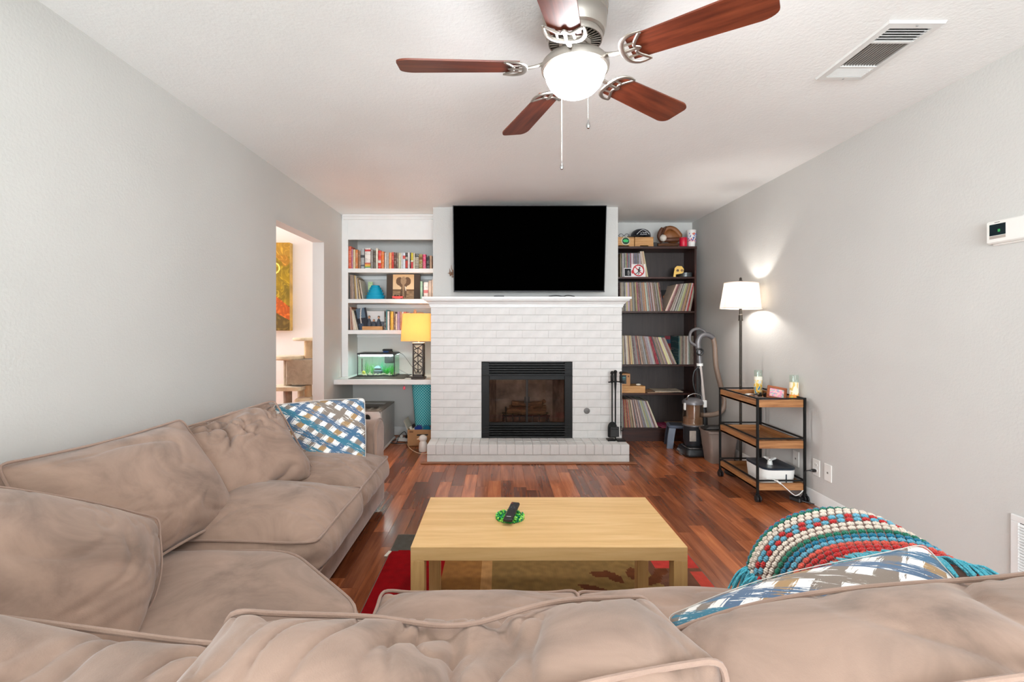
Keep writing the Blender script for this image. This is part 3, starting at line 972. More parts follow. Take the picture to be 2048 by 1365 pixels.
g.add([(-0.41, 0.05, 0.02), (0.41, 0.05, 0.02), (0.30, 0.47, 0.02), (-0.30, 0.47, 0.02)], [(0, 1, 2, 3)])
for x0, x1, y0, y1 in ((-0.41, -0.30, 0.05, 0.47), (-0.30, 0.30, 0.47, 0.47), (0.30, 0.41, 0.47, 0.05)):
    g.add([(x0, y0, 0.02), (x1, y1, 0.02), (x1, y1, 0.60), (x0, y0, 0.60)], [(0, 1, 2, 3)])
g.add([(-0.41, 0.05, 0.60), (0.41, 0.05, 0.60), (0.30, 0.47, 0.60), (-0.30, 0.47, 0.60)], [(3, 2, 1, 0)])
part('firebox_lining', g, fb, fi)
g = G()
for k in range(7): g.tube([(-0.20 + k * 0.066, 0.12, 0.10), (-0.20 + k * 0.066, 0.14, 0.185), (-0.20 + k * 0.066, 0.36, 0.185), (-0.20 + k * 0.066, 0.38, 0.24)], 0.007, 6)
for y_ in (0.17, 0.32): g.tube([(-0.24, y_, 0.183), (0.24, y_, 0.183)], 0.008, 6)
for a in (-0.22, 0.22):
    for y_ in (0.15, 0.34): g.tube([(a, y_, 0.183), (a * 1.1, y_ - 0.01, 0.022)], 0.008, 6)
part('grate', g, M['blackmetal'], fi)
bark = wood('charred_log', (50, 30, 20), (96, 62, 42), (140, 96, 66), 'x', 2.0, 0.9, bump=0.6)
lr = random.Random(5)
for (a, b, r_) in (((-0.19, 0.20, 0.225), (0.20, 0.22, 0.225), 0.035), ((-0.16, 0.30, 0.235), (0.21, 0.29, 0.23), 0.038), ((-0.14, 0.25, 0.295), (0.17, 0.24, 0.285), 0.032), ((-0.05, 0.17, 0.20), (0.20, 0.30, 0.31), 0.022)):
    pts = [Vector(a).lerp(Vector(b), t) + Vector((0, lr.uniform(-.006, .006), lr.uniform(-.006, .006))) for t in [q / 7 for q in range(8)]]
    part('log', G().tube(pts, [r_ * lr.uniform(0.85, 1.12) for _ in pts], 9), bark, fi)
part('ash_pan', G().box(-0.27, 0.27, 0.10, 0.40, 0.022, 0.05, 0.008), plain((58, 60, 56), 0.9, var=0.2, name='ash_grey'), fi)
one('key_valve', G().lathe([(0.0, 0), (0.029, 0.0), (0.029, 0.004), (0.022, 0.007), (0.008, 0.007), (0.008, 0.002), (0.0, 0.002)], 24, M=Matrix.Rotation(R(90), 4, 'X')),
    plain((112, 110, 108), 0.5, 0.3, name='valve_steel'), 'small round steel gas valve plate set in the white brick', 'valve', (0.850, 4.5978, 0.430))

# fireplace tool set on the hearth
ts = thing('fireplace_tool_set', 'black iron fireplace tool set standing on the right end of the hearth', 'fire tools', (1.11, 4.50, 0.165))
part('base', G().box(-0.085, -0.012, -0.028, 0.05, 0.0, 0.014, 0.003).box(0.0, 0.082, -0.045, 0.035, 0.0, 0.014, 0.003).box(-0.012, 0.0, -0.005, 0.02, 0.0, 0.012), M['blackmetal'], ts)
g = G().tube([(-0.006, 0.005, 0.01), (-0.006, 0.005, 0.60)], 0.007, 8)
g.tube([(-0.006, 0.005, 0.45), (-0.006, 0.005, 0.57), (-0.006, 0.005, 0.61)], [0.006, 0.013, 0.010], 10).ball((-0.006, 0.005, 0.652), 0.017).tube([(-0.006, 0.005, 0.56), (-0.006, 0.005, 0.64)], [0.011, 0.014], 10)
part('stand_pole', g, M['blackmetal'], ts)
part('hook_bar', G().tube([(-0.075, -0.01, 0.555), (-0.006, 0.005, 0.56), (0.075, -0.01, 0.555)], 0.006, 8).tube([(-0.05, -0.02, 0.557), (-0.05, 0.02, 0.557)], 0.005, 6), M['blackmetal'], ts)
def tool_handle(g, x, y, dz=0.0):
    g.tube([(x, y, 0.10 + dz), (x, y, 0.60)], 0.0055, 8)
    g.tube([(x, y, 0.545), (x, y, 0.56), (x, y, 0.61), (x, y, 0.635)], [0.008, 0.013, 0.014, 0.009], 10).ball((x, y, 0.642), 0.016)
    return g
g = tool_handle(G(), -0.042, -0.012, 0.08)
sh = [(-0.085, 0.045), (-0.085, 0.13)] + [(-0.042 - 0.043 * math.cos(PI * i / 10), 0.13 + 0.055 * math.sin(PI * i / 10)) for i in range(1, 10)] + [(0.001, 0.13), (0.001, 0.045), (-0.012, 0.035), (-0.072, 0.035)]
g.prism(sh, -0.03, -0.022, 'y')
part('shovel', g, M['blackmetal'], ts)
g = tool_handle(G(), -0.03, 0.03, 0.05)
g.box(-0.068, 0.016, -0.048, -0.034, 0.045, 0.135, 0.004).box(-0.068, 0.016, -0.052, -0.030, 0.118, 0.14, 0.004).tube([(-0.03, 0.03, 0.15), (-0.03, -0.04, 0.13)], 0.006, 6)
part('brush', g, M['black'], ts)
g = tool_handle(G(), 0.042, -0.01, 0.0)
g.tube([(0.042, -0.01, 0.115), (0.044, -0.01, 0.095), (0.06, -0.01, 0.09), (0.062, -0.01, 0.11)], 0.005, 6).tube([(0.042, -0.01, 0.14), (0.042, -0.01, 0.05)], [0.008, 0.002], 6)
part('poker', g, M['blackmetal'], ts)

# ------------------------------------------------------------------ television above the mantel
tv = thing('television', 'large flat black television hanging above the mantel', 'television', (0.290, 4.575, 1.578), rot=(R(7), 0, 0))
tw, th = 0.7275, 0.818
part('cabinet', G().box(-tw, tw, 0.004, 0.03, 0, th, 0.003).box(-0.5, 0.5, 0.03, 0.065, 0.08, 0.55, 0.01), M['black'], tv)
part('screen', G().box(-tw + 0.008, tw - 0.008, -0.001, 0.006, 0.014, th - 0.006, 0.0008), M['screen'], tv)
part('bottom_trim', G().box(-tw, tw, -0.002, 0.012, 0.0, 0.010, 0.002), plain((44, 44, 46), 0.45, 0.2, name='grey_metal_trim'), tv)
g = G().box(-0.22, 0.22, 0.065, 0.075, 0.12, 0.55).tube([(-0.12, 0.07, 0.4), (-0.12, 0.13, 0.35)], 0.015, 6).tube([(0.12, 0.07, 0.4), (0.12, 0.13, 0.35)], 0.015, 6)
part('wall_bracket', g, M['blackmetal'], tv)
# twig ornament half hidden by the television
g = G(); tr = random.Random(8)
for k in range(26):
    a = Vector((tr.uniform(-0.01, 0.05), tr.uniform(-0.02, 0.03), tr.uniform(0.0, 0.05)))
    b = a + Vector((tr.uniform(-0.06, 0.07), tr.uniform(-0.03, 0.02), tr.uniform(-0.03, 0.09)))
    mid_ = (a + b) / 2 + Vector((tr.uniform(-.015, .015), 0, tr.uniform(-.015, .015)))
    g.tube([a, mid_, b], [0.004, 0.003, 0.0015], 5)
one('twig_ornament', g, plain((150, 112, 86), 0.8, var=0.2, name='dry_twigs'), 'little bundle of brown twigs peeping out left of the television', 'ornament', (-0.475, 4.70, 1.735))
# small things lying on the mantel under the screen
one('streaming_stick', G().box(-0.05, 0.05, -0.015, 0.015, 0, 0.012, 0.004), M['black'], 'flat black box on the mantel under the left of the television', 'media box', (0.0, 4.60, 1.532))
one('cable_coil', G().tube(spline([(-0.12, 0, 0.006), (-0.05, -0.01, 0.012), (0.02, 0.012, 0.006), (0.06, -0.012, 0.014), (0.13, 0.0, 0.005)], 6), 0.0045, 6), M['black'],
    'short black cable lying on the mantel under the right of the television', 'cable', (0.60, 4.58, 1.532))

# ------------------------------------------------------------------ rug and coffee table
RX0, RX1, RY0, RY1 = -0.60, 1.03, 1.50, 2.83
rr = random.Random(2)
def seg_d(p, a, b):
    ab = (b[0] - a[0], b[1] - a[1]); t = max(0, min(1, ((p[0] - a[0]) * ab[0] + (p[1] - a[1]) * ab[1]) / (ab[0] ** 2 + ab[1] ** 2)))
    return math.hypot(p[0] - a[0] - ab[0] * t, p[1] - a[1] - ab[1] * t), t
leaves = []
for sx, sy, ang, ln in ((0.52, 2.20, 150, .16), (0.50, 2.13, 195, .17), (0.60, 2.30, 120, .13), (0.66, 2.33, 80, .12), (0.72, 2.28, 50, .14), (0.70, 2.20, 20, .18), (0.66, 2.16, 60, .10), (0.58, 2.10, 240, .1), (0.55, 2.36, 160, .1), (0.78, 2.38, 30, .1)):
    leaves.append(((sx, sy), (sx + ln * math.cos(R(ang)), sy + ln * math.sin(R(ang))), ln))
def rug_color(x, y):
    n1 = 0.5 + 0.5 * mnoise.noise(Vector((x * 30, y * 30, 0))) ; n2 = mnoise.noise(Vector((x * 4, y * 4, 3)))
    c = (142, 112, 66)
    if x < -0.29:
        c = (150, 8, 16)
        if y > 2.60 + 0.03 * math.sin(x * 9): c = (96, 92, 84) if not (-0.42 < x < -0.33 and y > 2.68) else (70, 70, 70)
    elif x < -0.03: c = (156, 108, 58) if x < -0.09 else (190, 142, 88)
    elif x > 0.80 + 0.05 * math.sin(y * 7): c = (112, 74, 56)
    if x >= -0.29 and y > 2.60: c = (84, 84, 80) if (x + y * 1.3) % 0.22 < 0.08 else (150, 30, 28) if x < 0.6 else (176, 60, 50)
    if x > 0.80 and y > 2.44: c = (190, 62, 54)
    if x > 0.97 and y > 2.22 and y < 2.40: c = (196, 74, 60)
    if 0.40 - (y - 2.02) * .5 > x > 0.24 + (y - 2.02) * 0.4 and 2.02 < y < 2.14: c = (196, 36, 30)
    if x > -0.03 and x < 0.86:
        for a, b, ln in leaves:
            d, t = seg_d((x, y), a, b)
            if d < 0.03 * math.sin(PI * min(1, t * 0.92 + 0.06)) ** 0.8: c = (104, 58, 32)
    k = 0.86 + 0.22 * n1 + 0.06 * n2
    return tuple(min(255, v * k) for v in c)
rug = canvas('area_rug', RX1 - RX0, RY1 - RY0, 150, 122, lambda u, v: rug_color(RX0 + u * (RX1 - RX0), RY0 + v * (RY1 - RY0)), vcol_mat('rug_pile', 0.95, 0.7, 260, 0.1), None,
             ((RX0 + RX1) / 2, RY0, 0.009), (R(-90), 0, 0))
# lay the print flat, face up, and give the rug its thickness
me = rug.data
co = np.zeros(len(me.vertices) * 3); me.vertices.foreach_get('co', co); co = co.reshape(-1, 3)
flat_co = np.stack([co[:, 0], co[:, 2], np.zeros(len(co))], 1)
me.vertices.foreach_set('co', flat_co.ravel()); me.update(); rug.rotation_euler = (0, 0, 0)
md = rug.modifiers.new('thickness', 'SOLIDIFY'); md.thickness = 0.008; md.offset = -1
tag(rug, 'patchwork area rug in red, tan and brown under the coffee table', 'rug')
part('binding', G().tube([(-(RX1 - RX0) / 2, 0, -0.003), ((RX1 - RX0) / 2, 0, -0.003), ((RX1 - RX0) / 2, RY1 - RY0, -0.003), (-(RX1 - RX0) / 2, RY1 - RY0, -0.003)], 0.005, 6, closed=True), plain((120, 100, 84), 0.9, name='rug_binding'), rug)
one('paper_scrap', G().box(-0.008, 0.008, -0.03, 0.03, 0, 0.006, 0.001), M['paper'], 'small white scrap lying on the floor beside the rug', 'scrap', (-0.605, 2.585, 0.0095), (0, 0, R(-12)))

tb = thing('coffee_table', 'low oak coffee table with square legs on the rug', 'table', (0.182, 1.975, 0.009))
part('table_top', G().box(-0.503, 0.503, -0.251, 0.251, 0.391, 0.441, 0.0012), M['oak'], tb)
for sx in (-1, 1):
    for sy in (-1, 1):
        part('leg', G().box(sx * 0.503 - sx * 0.05, sx * 0.503, sy * 0.251 - sy * 0.05, sy * 0.251, 0, 0.3908, 0.0012), M['oakleg'], tb)
# beaded coaster and remote
cs = thing('beaded_coaster', 'round coaster of shiny green beads on the coffee table', 'coaster', (0.046, 1.985, 0.450))
part('mat', G().lathe([(0, 0.0), (0.054, 0.0), (0.056, 0.004), (0.054, 0.006), (0, 0.006)], 28), plain((28, 120, 52), 0.3, name='green_felt'), cs)
bead_cols = [plain(c, 0.12, var=0.0, name='glass_bead') for c in ((30, 150, 60), (90, 200, 60), (20, 110, 60), (150, 214, 90), (20, 128, 90))]
for ci in range(5):
    g = G(); br = random.Random(40 + ci)
    for rad, zz in ((0.057, 0.004), (0.057, 0.011), (0.049, 0.011), (0.041, 0.011), (0.033, 0.011), (0.024, 0.011), (0.015, 0.011), (0.006, 0.011)):
        n = int(2 * PI * rad / 0.0085)
        for k in range(n):
            if br.randrange(5) != 0: continue
            a = 2 * PI * k / n + rad * 30
            g.ball((rad * math.cos(a), rad * math.sin(a), zz + br.uniform(-.001, .002)), 0.0044, 7, 5)
    part('beads', g, bead_cols[ci], cs, kind='stuff')
rm = thing('remote_control', 'slim black remote control lying across the green coaster', 'remote', (0.053, 1.985, 0.4695), rot=(R(2.5), 0, R(-13)))
part('body', G().box(-0.019, 0.019, -0.085, 0.085, 0, 0.014, 0.004), M['black'], rm)
btn = plain((62, 62, 64), 0.4, var=0.0, name='grey_button')
part('navigation_ring', G().lathe([(0.005, 0.0), (0.011, 0.0), (0.011, 0.0018), (0.005, 0.0018), (0.005, 0)], 18, (0, 0.025, 0.0135)), btn, rm)
for bx_, by_ in ((-0.012, 0.012), (0.012, 0.012), (0, 0.006), (-0.012, 0.036), (0.012, 0.036), (0, 0.042), (-0.012, 0.068)):
    part('button', G().box(bx_ - 0.004, bx_ + 0.004, by_ - 0.0022, by_ + 0.0022, 0.0136, 0.0152, 0.0008), btn if by_ < 0.06 else plain((170, 40, 40), 0.4, name='red_button'), rm)
part('wordmark', G().box(-0.009, 0.009, -0.0625, -0.0585, 0.0139, 0.0142), plain((190, 190, 190), 0.4, name='silver_print'), rm)

# ------------------------------------------------------------------ ceiling fan
fan = thing('ceiling_fan', 'brushed nickel ceiling fan with five cherry blades and a lit globe', 'ceiling fan', (0.278, 1.737, ZC))
part('motor_housing', G().lathe([(0.0, 0.0), (0.118, 0.0), (0.120, -0.006), (0.120, -0.030), (0.116, -0.034), (0.118, -0.038), (0.118, -0.052), (0.114, -0.056), (0.116, -0.060),
                                 (0.112, -0.100), (0.106, -0.122), (0.098, -0.128), (0.095, -0.126), (0.0, -0.126)], 48), M['nickel'], fan)
vr = part('vent_ring', G().lathe([(0.096, -0.124), (0.100, -0.136), (0.097, -0.150), (0.093, -0.150), (0.092, -0.128)], 40, caps=False).lathe([(0.0, -0.150), (0.056, -0.150), (0.058, -0.156), (0.050, -0.166), (0.0, -0.166)], 30), M['nickel'], fan)
part('vent_hollow', G().lathe([(0.0, -0.132), (0.093, -0.132), (0.093, -0.131), (0.0, -0.131)], 30), M['black'], fan)
for k in range(36):
    a = 2 * PI * k / 36
    part('vent_fin', G().box(0.055, 0.095, -0.0026, 0.0026, -0.150, -0.134, 0.001, M=Matrix.Rotation(a, 4, 'Z')), M['nickel'], vr)
part('switch_housing', G().lathe([(0.0, -0.160), (0.044, -0.160), (0.046, -0.168), (0.040, -0.184), (0.034, -0.190), (0.034, -0.203), (0.0, -0.203)], 30), M['nickel'], fan)
part('light_ring', G().lathe([(0.0, -0.196), (0.040, -0.197), (0.085, -0.203), (0.108, -0.214), (0.121, -0.228), (0.124, -0.240), (0.122, -0.252), (0.114, -0.256), (0.110, -0.252), (0.110, -0.240), (0.10, -0.22), (0.0, -0.21)], 48), M['nickel'], fan)
part('globe', G().lathe([(0.109, -0.246), (0.109, -0.262), (0.104, -0.284), (0.093, -0.306), (0.075, -0.325), (0.052, -0.338), (0.026, -0.345), (0.0, -0.347)], 40, caps=False), emit_mat('lit_globe', (252, 252, 255), 100.0), fan)
blade_len0, blade_len1 = 0.205, 0.645
pts = []
for t in range(0, 13):
    f = t / 12; x_ = blade_len0 + (blade_len1 - 0.05 - blade_len0) * f
    pts.append((x_, -(0.052 + 0.016 * f)))
tip = [(blade_len1 - 0.05 + 0.05 * math.sin(a), -0.068 + 0.05 * (1 - math.cos(a)) * 0.6) for a in [PI / 2 * q / 6 for q in range(1, 7)]]
outline = pts + tip + [(x_, -y_) for x_, y_ in reversed(tip)] + [(x_, -y_) for x_, y_ in reversed(pts)]
blade_me = G().prism(outline, -0.003, 0.003, 'z').mesh('blade', M['cherry'])
gi = G()      # cast blade iron: stem, horned plate and inner ring
gi.tube(spline([(0.045, 0, 0.050), (0.085, 0, 0.040), (0.115, 0, 0.012), (0.150, 0, 0.000), (0.185, 0, -0.006)], 5), [0.009] * 20 + [0.008], 8, flat=0.7)
horn = spline([(0.262, -0.066, -0.007), (0.222, -0.066, -0.008), (0.192, -0.045, -0.008), (0.182, 0, -0.008), (0.192, 0.045, -0.008), (0.222, 0.066, -0.008), (0.262, 0.066, -0.007)], 6)
gi.tube(horn, [0.004 + 0.006 * math.sin(PI * i / (len(horn) - 1)) for i in range(len(horn))], 8, flat=0.6)
inner = spline([(0.258, -0.062, -0.007), (0.232, -0.030, -0.008), (0.226, -0.012, -0.008), (0.240, 0, -0.008), (0.226, 0.012, -0.008), (0.232, 0.030, -0.008), (0.258, 0.062, -0.007)], 6)
gi.tube(inner, 0.006, 8, flat=0.6)
gi.tube([(0.183, 0, -0.008), (0.238, 0, -0.008)], 0.007, 8, flat=0.6)
for sgn in (-1, 1): gi.tube([(0.19, sgn * 0.03, -0.008), (0.231, sgn * 0.028, -0.008)], 0.005, 6, flat=0.6)
iron_me = gi.mesh('blade_iron', M['nickel'])
for k in range(5):
    a = R(181 - 72 * k)
    q = Matrix.Rotation(a, 4, 'Z') @ Matrix.Rotation(R(-11), 4, 'X')
    b = link('blade', blade_me, fan, (0, 0, -0.240), q.to_euler())
    link('blade_iron', iron_me, b, (0, 0, 0))
for (cx_, cy_, ztop, zbot) in ((-0.036, 0.095, -0.252, -0.585), (0.026, -0.118, -0.246, -0.515)):
    g = G().tube([(cx_, cy_, ztop), (cx_, cy_, zbot + 0.03)], 0.0009, 6)
    nb = int((ztop - zbot - 0.03) / 0.006)
    for q in range(nb): g.ball((cx_, cy_, ztop - q * 0.006), 0.0017, 6, 4)
    ch = part('pull_chain', g, M['nickel'], fan)
    part('chain_fob', G().lathe([(0.0, zbot), (0.005, zbot + 0.003), (0.0075, zbot + 0.010), (0.006, zbot + 0.018), (0.003, zbot + 0.026), (0.0025, zbot + 0.032), (0.0, zbot + 0.033)], 12, (cx_, cy_, 0)), M['chrome'], ch)
# ------------------------------------------------------------------ vents, thermostat, wall plates
cv = thing('ceiling_vent', 'white three-way air register in the ceiling', 'air vent', (1.626, 2.058, ZC))
vx, vy = 0.113, 0.217
loops = [[(-sx, -sy, z), (sx, -sy, z), (sx, sy, z), (-sx, sy, z)] for sx, sy, z in ((vx, vy, -0.0005), (vx - 0.004, vy - 0.004, -0.010), (vx - 0.030, vy - 0.034, -0.012), (vx - 0.030, vy - 0.034, -0.001))]
part('frame', G().loft(loops, caps=False), M['white'], cv, angle=15)
part('duct_hollow', G().box(-vx + 0.028, vx - 0.028, -vy + 0.03, vy - 0.03, -0.0015, -0.0008), plain((40, 38, 36), 0.9, name='dark_duct'), cv)
part('divider', G().box(-vx + 0.03, vx - 0.03, -0.095, -0.083, -0.012, -0.002).box(-vx + 0.03, vx - 0.03, 0.093, 0.105, -0.012, -0.002), M['white'], cv)
for y_ in [-0.182 + 0.017 * q for q in range(6)]:
    part('louvre', G().box(-vx + 0.030, vx - 0.030, -0.0055, 0.0055, -0.001, 0.001, M=Matrix.Translation((0, y_, -0.007)) @ Matrix.Rotation(R(48), 4, 'X')), M['white'], cv)
for y_ in [0.113 + 0.014 * q for q in range(6)]:
    part('louvre', G().box(-vx + 0.030, vx - 0.030, -0.0062, 0.0062, -0.001, 0.001, M=Matrix.Translation((0, y_, -0.007)) @ Matrix.Rotation(R(-40), 4, 'X')), M['white'], cv)
for x_ in [-0.077 + 0.0128 * q for q in range(13)]:
    part('louvre', G().box(-0.0028, 0.0028, -0.083, 0.093, -0.001, 0.001, M=Matrix.Translation((x_, 0, -0.007)) @ Matrix.Rotation(R(60), 4, 'Y')), plain((150, 146, 140), 0.5, name='grey_louvre'), cv)
for y_ in (-vy + 0.017, vy - 0.017): part('screw', G().lathe([(0, -0.0145), (0.004, -0.0135), (0.0045, -0.0110), (0, -0.011)], 10, (0.01, y_, 0)), M['chrome'], cv)

th_ = thing('thermostat', 'white wall thermostat with a small dark display on the right wall', 'thermostat', (XR, 2.055, 1.667))
part('housing', G().box(-0.028, 0.0, -0.085, 0.085, -0.048, 0.052, 0.006), M['plastic_w'], th_)
part('back_plate', G().box(-0.008, 0.0, -0.088, 0.075, -0.056, 0.050, 0.003), M['plastic_w'], th_)
part('display', G().box(-0.0288, -0.027, 0.0, 0.068, -0.014, 0.036, 0.0005), plain((10, 34, 40), 0.2, var=0.3, name='dark_display'), th_)
part('label_strip', G().box(-0.0288, -0.027, 0.0, 0.068, -0.028, -0.016, 0.0004), plain((176, 166, 156), 0.5, name='grey_label'), th_)
part('readout', G().box(-0.0291, -0.0287, 0.022, 0.032, 0.0, 0.012), emit_mat('green_readout', (40, 140, 70), 0.25), th_)
part('nameplate', G().box(-0.0286, -0.0279, 0.024, 0.046, 0.0415, 0.0445), plain((120, 118, 116), 0.5, name='grey_print'), th_)

rv = thing('return_air_grille', 'white louvred return air grille low on the right wall at the frame edge', 'air vent', (XR, 1.90, 0.115))
g = G()
for z0, z1 in ((0.0, 0.028), (0.30, 0.328)): g.box(-0.008, 0, -0.155, 0.155, z0, z1, 0.002)
for y0, y1 in ((-0.155, -0.125), (0.122, 0.155)): g.box(-0.008, 0, y0, y1, 0.0283, 0.2997, 0.002)
part('frame', g, M['white'], rv)
part('duct_hollow', G().box(-0.0012, -0.0004, -0.13, 0.13, 0.02, 0.31), plain((40, 38, 36), 0.9, name='dark_duct'), rv)
for k in range(22):
    part('louvre', G().box(-0.0065, 0.0065, -0.126, 0.124, -0.0009, 0.0009, M=Matrix.Translation((-0.0055, 0, 0.034 + k * 0.0122)) @ Matrix.Rotation(R(-42), 4, 'Y')), M['white'], rv)

def wall_plate(Y, z, kind, label):
    o = thing('wall_outlet', label, 'outlet', (XR, Y, z))
    part('plate', G().box(-0.006, 0, -0.036, 0.036, -0.058, 0.058, 0.003), M['plastic_w'], o)
    dk = plain((120, 116, 110), 0.5, name='socket_slots')
    if kind == 'duplex':
        for dz in (-0.02, 0.02):
            s = part('socket', G().prism([(0.016 * math.cos(a), dz + 0.014 * math.sin(a)) for a in [2 * PI * q / 14 for q in range(14)]], -0.0085, -0.005, 'x'), M['plastic_w'], o)
            part('slots', G().box(-0.0088, -0.008, -0.008, -0.0055, dz - 0.002, dz + 0.007).box(-0.0088, -0.008, 0.0055, 0.008, dz - 0.002, dz + 0.007).box(-0.0088, -0.008, -0.002, 0.002, dz - 0.009, dz - 0.005), dk, s)
    else:
        part('jack', G().box(-0.009, -0.005, -0.006, 0.006, -0.006, 0.006, 0.001), dk, o)
    return o
wall_plate(3.318, 0.262, 'duplex', 'white duplex outlet with a black plug, nearer the cart of the two plates')
wall_plate(3.200, 0.262, 'jack', 'white jack plate right of the outlet with the black plug')
wall_plate(3.545, 0.262, 'jack', 'white wall plate seen between the lower shelves of the cart')
pl = thing('power_plug', 'black plug and lead hanging from the wall outlet by the cart', 'plug', (XR, 3.318, 0.242))
part('plug_body', G().box(-0.034, -0.0092, -0.012, 0.012, -0.010, 0.010, 0.004).tube([(-0.034, 0, 0), (-0.05, 0.004, -0.001)], [0.008, 0.005], 8), M['black'], pl)
part('lead', G().tube(spline([(-0.05, 0.004, -0.001), (-0.065, 0.02, -0.012), (-0.06, 0.05, -0.06), (-0.05, 0.06, -0.12), (-0.035, 0.09, -0.13), (-0.03, 0.13, -0.12)], 6), 0.0035, 7), M['black'], pl)
# ------------------------------------------------------------------ dark bookcase right of the chimney
BX0, BX1, BF, BB = 1.196, 2.142, 5.15, 5.455
bc = thing('bookcase', 'tall espresso brown bookcase right of the chimney, full of records', 'bookcase')
for a, b in ((BX0, BX0 + 0.022), (BX1 - 0.022, BX1)):
    part('side_panel', G().box(a, b, BF, BB, 0.0, 2.114, 0.0015), M['espresso_v'], bc)
part('back_panel', G().box(BX0 + 0.022, BX1 - 0.022, BB - 0.008, BB, 0.05, 2.09), M['espresso_back'], bc)
SH = {'top': 2.116, 's2': 1.785, 's3': 1.413, 's4': 0.833, 's5': 0.522, 's6': 0.143}
for k, z in SH.items():
    if k == 'top': part('top_board', G().box(BX0 - 0.002, BX1 + 0.004, BF - 0.004, BB, z - 0.026, z, 0.002), M['espresso'], bc)
    else: part('shelf', G().box(BX0 + 0.0225, BX1 - 0.0225, BF + 0.002, BB - 0.0085, z - 0.020, z, 0.0015), M['espresso'], bc)
part('plinth', G().box(BX0 + 0.0225, BX1 - 0.0225, BF + 0.006, BF + 0.022, 0.0, 0.122), M['espresso'], bc)

# ---- books and records: one mesh for each kind, coloured piece by piece
def book_mesh():
    g = G()
    g.box(-0.5, -0.44, 0.0, 1.0, 0, 1.0, 0.0, 0); g.box(0.44, 0.5, 0.0, 1.0, 0, 1.0, 0.0, 0)
    sp = [(-0.5, 0.03), (-0.47, 0.008), (-0.3, -0.004), (0, -0.008), (0.3, -0.004), (0.47, 0.008), (0.5, 0.03), (0.44, 0.05), (-0.44, 0.05)]
    g.prism([(a, b) for a, b in sp], 0, 1, 'z', 0)
    g.box(-0.44, 0.44, 0.05, 0.96, 0.012, 0.982, 0.0, 1)
    return g.mesh('book', [M['book'], M['paper']])
BOOK = book_mesh()
REC = G().box(-0.5, 0.5, 0, 1, 0, 1, 0.0).mesh('record', M['record'])
BOX_FLAT = G().box(-0.5, 0.5, 0, 1, 0, 1, 0.02).mesh('flat_box', M['flat'])
def cname(c):
    r_, g_, b_ = c; mx, mn = max(c), min(c)
    import colorsys
    h, s, v = colorsys.rgb_to_hsv(r_ / 255, g_ / 255, b_ / 255); h *= 360
    if v < 0.25: return 'black'
    if s < 0.12: return 'white' if v > 0.86 else 'pale grey' if v > 0.68 else 'grey' if v > 0.45 else 'dark grey'
    if s < 0.30 and 15 < h < 70: return 'cream' if v > 0.8 else 'beige' if v > 0.6 else 'taupe'
    if h < 12 or h > 348: return 'pink' if s < 0.5 and v > 0.6 else 'red' if v > 0.55 else 'maroon'
    if h < 40: return 'peach' if v > 0.85 and s < 0.5 else 'orange' if v > 0.72 and s > 0.55 else 'tan' if v > 0.6 else 'brown'
    if h < 66: return 'yellow' if v > 0.75 else 'olive'
    if h < 165: return 'green'
    if h < 200: return 'teal'
    if h < 260: return 'blue'
    return 'pink' if h > 310 and v > .6 else 'purple'
def place_book(x, y, z, w, d, h, c, label, group, lean=0.0, mesh=None, name='book', cat='book'):
    o = link(name, mesh or BOOK, None, (x, y, z), (0, R(lean), 0), (w, d, h))
    o.color = lin(c)
    return tag(o, label, cat, group)
def book_band(o, z0, z1, c):
    b = link('title_band', BOX_FLAT, o, (0, -0.016, z0), (0, 0, 0), (1.02, 0.03, z1 - z0)); b.color = lin(c)
    return b

# top built-in shelf: positions and colours read along the row
row = [(70, 145, (214, 92, 56), 35), (146, 180, (190, 122, 150), 95), (184, 236, (228, 210, 170), 105), (238, 294, (206, 122, 60), 110), (297, 354, (148, 110, 82), 130),
       (357, 442, (170, 172, 172), 85), (455, 580, (240, 232, 224), 75), (586, 636, (150, 144, 140), 110), (640, 692, (84, 70, 56), 125), (700, 748, (232, 226, 208), 80),
       (756, 820, (222, 50, 44), 130), (822, 890, (226, 120, 48), 150), (900, 946, (226, 214, 204), 180), (952, 996, (196, 194, 188), 175), (1002, 1062, (240, 170, 112), 175),
       (1066, 1110, (214, 58, 40), 165), (1112, 1164, (104, 62, 50), 170), (1167, 1214, (124, 104, 88), 180), (1216, 1272, (216, 212, 178), 185), (1276, 1312, (236, 234, 230), 185),
       (1316, 1372, (224, 232, 240), 180), (1376, 1426, (60, 52, 48), 180), (1430, 1474, (234, 230, 228), 175), (1477, 1500, (58, 48, 44), 175), (1503, 1550, (226, 206, 60), 180),
       (1554, 1590, (236, 226, 200), 185), (1596, 1680, (52, 42, 34), 205), (1684, 1764, (158, 132, 64), 210), (1770, 1842, (226, 60, 112), 215), (1852, 1920, (38, 36, 38), 250), (1926, 1978, (202, 166, 136), 245)]
extra = {6: 'with a red corner stripe and rainbow foot', 21: 'with a red lower half', 24: 'with a red lower half', 26: 'with big cream lettering down its spine', 28: 'glowing bright', 30: 'at the right end'}
sy = SF + 0.03; spx = (sy - 0.0) / FPX
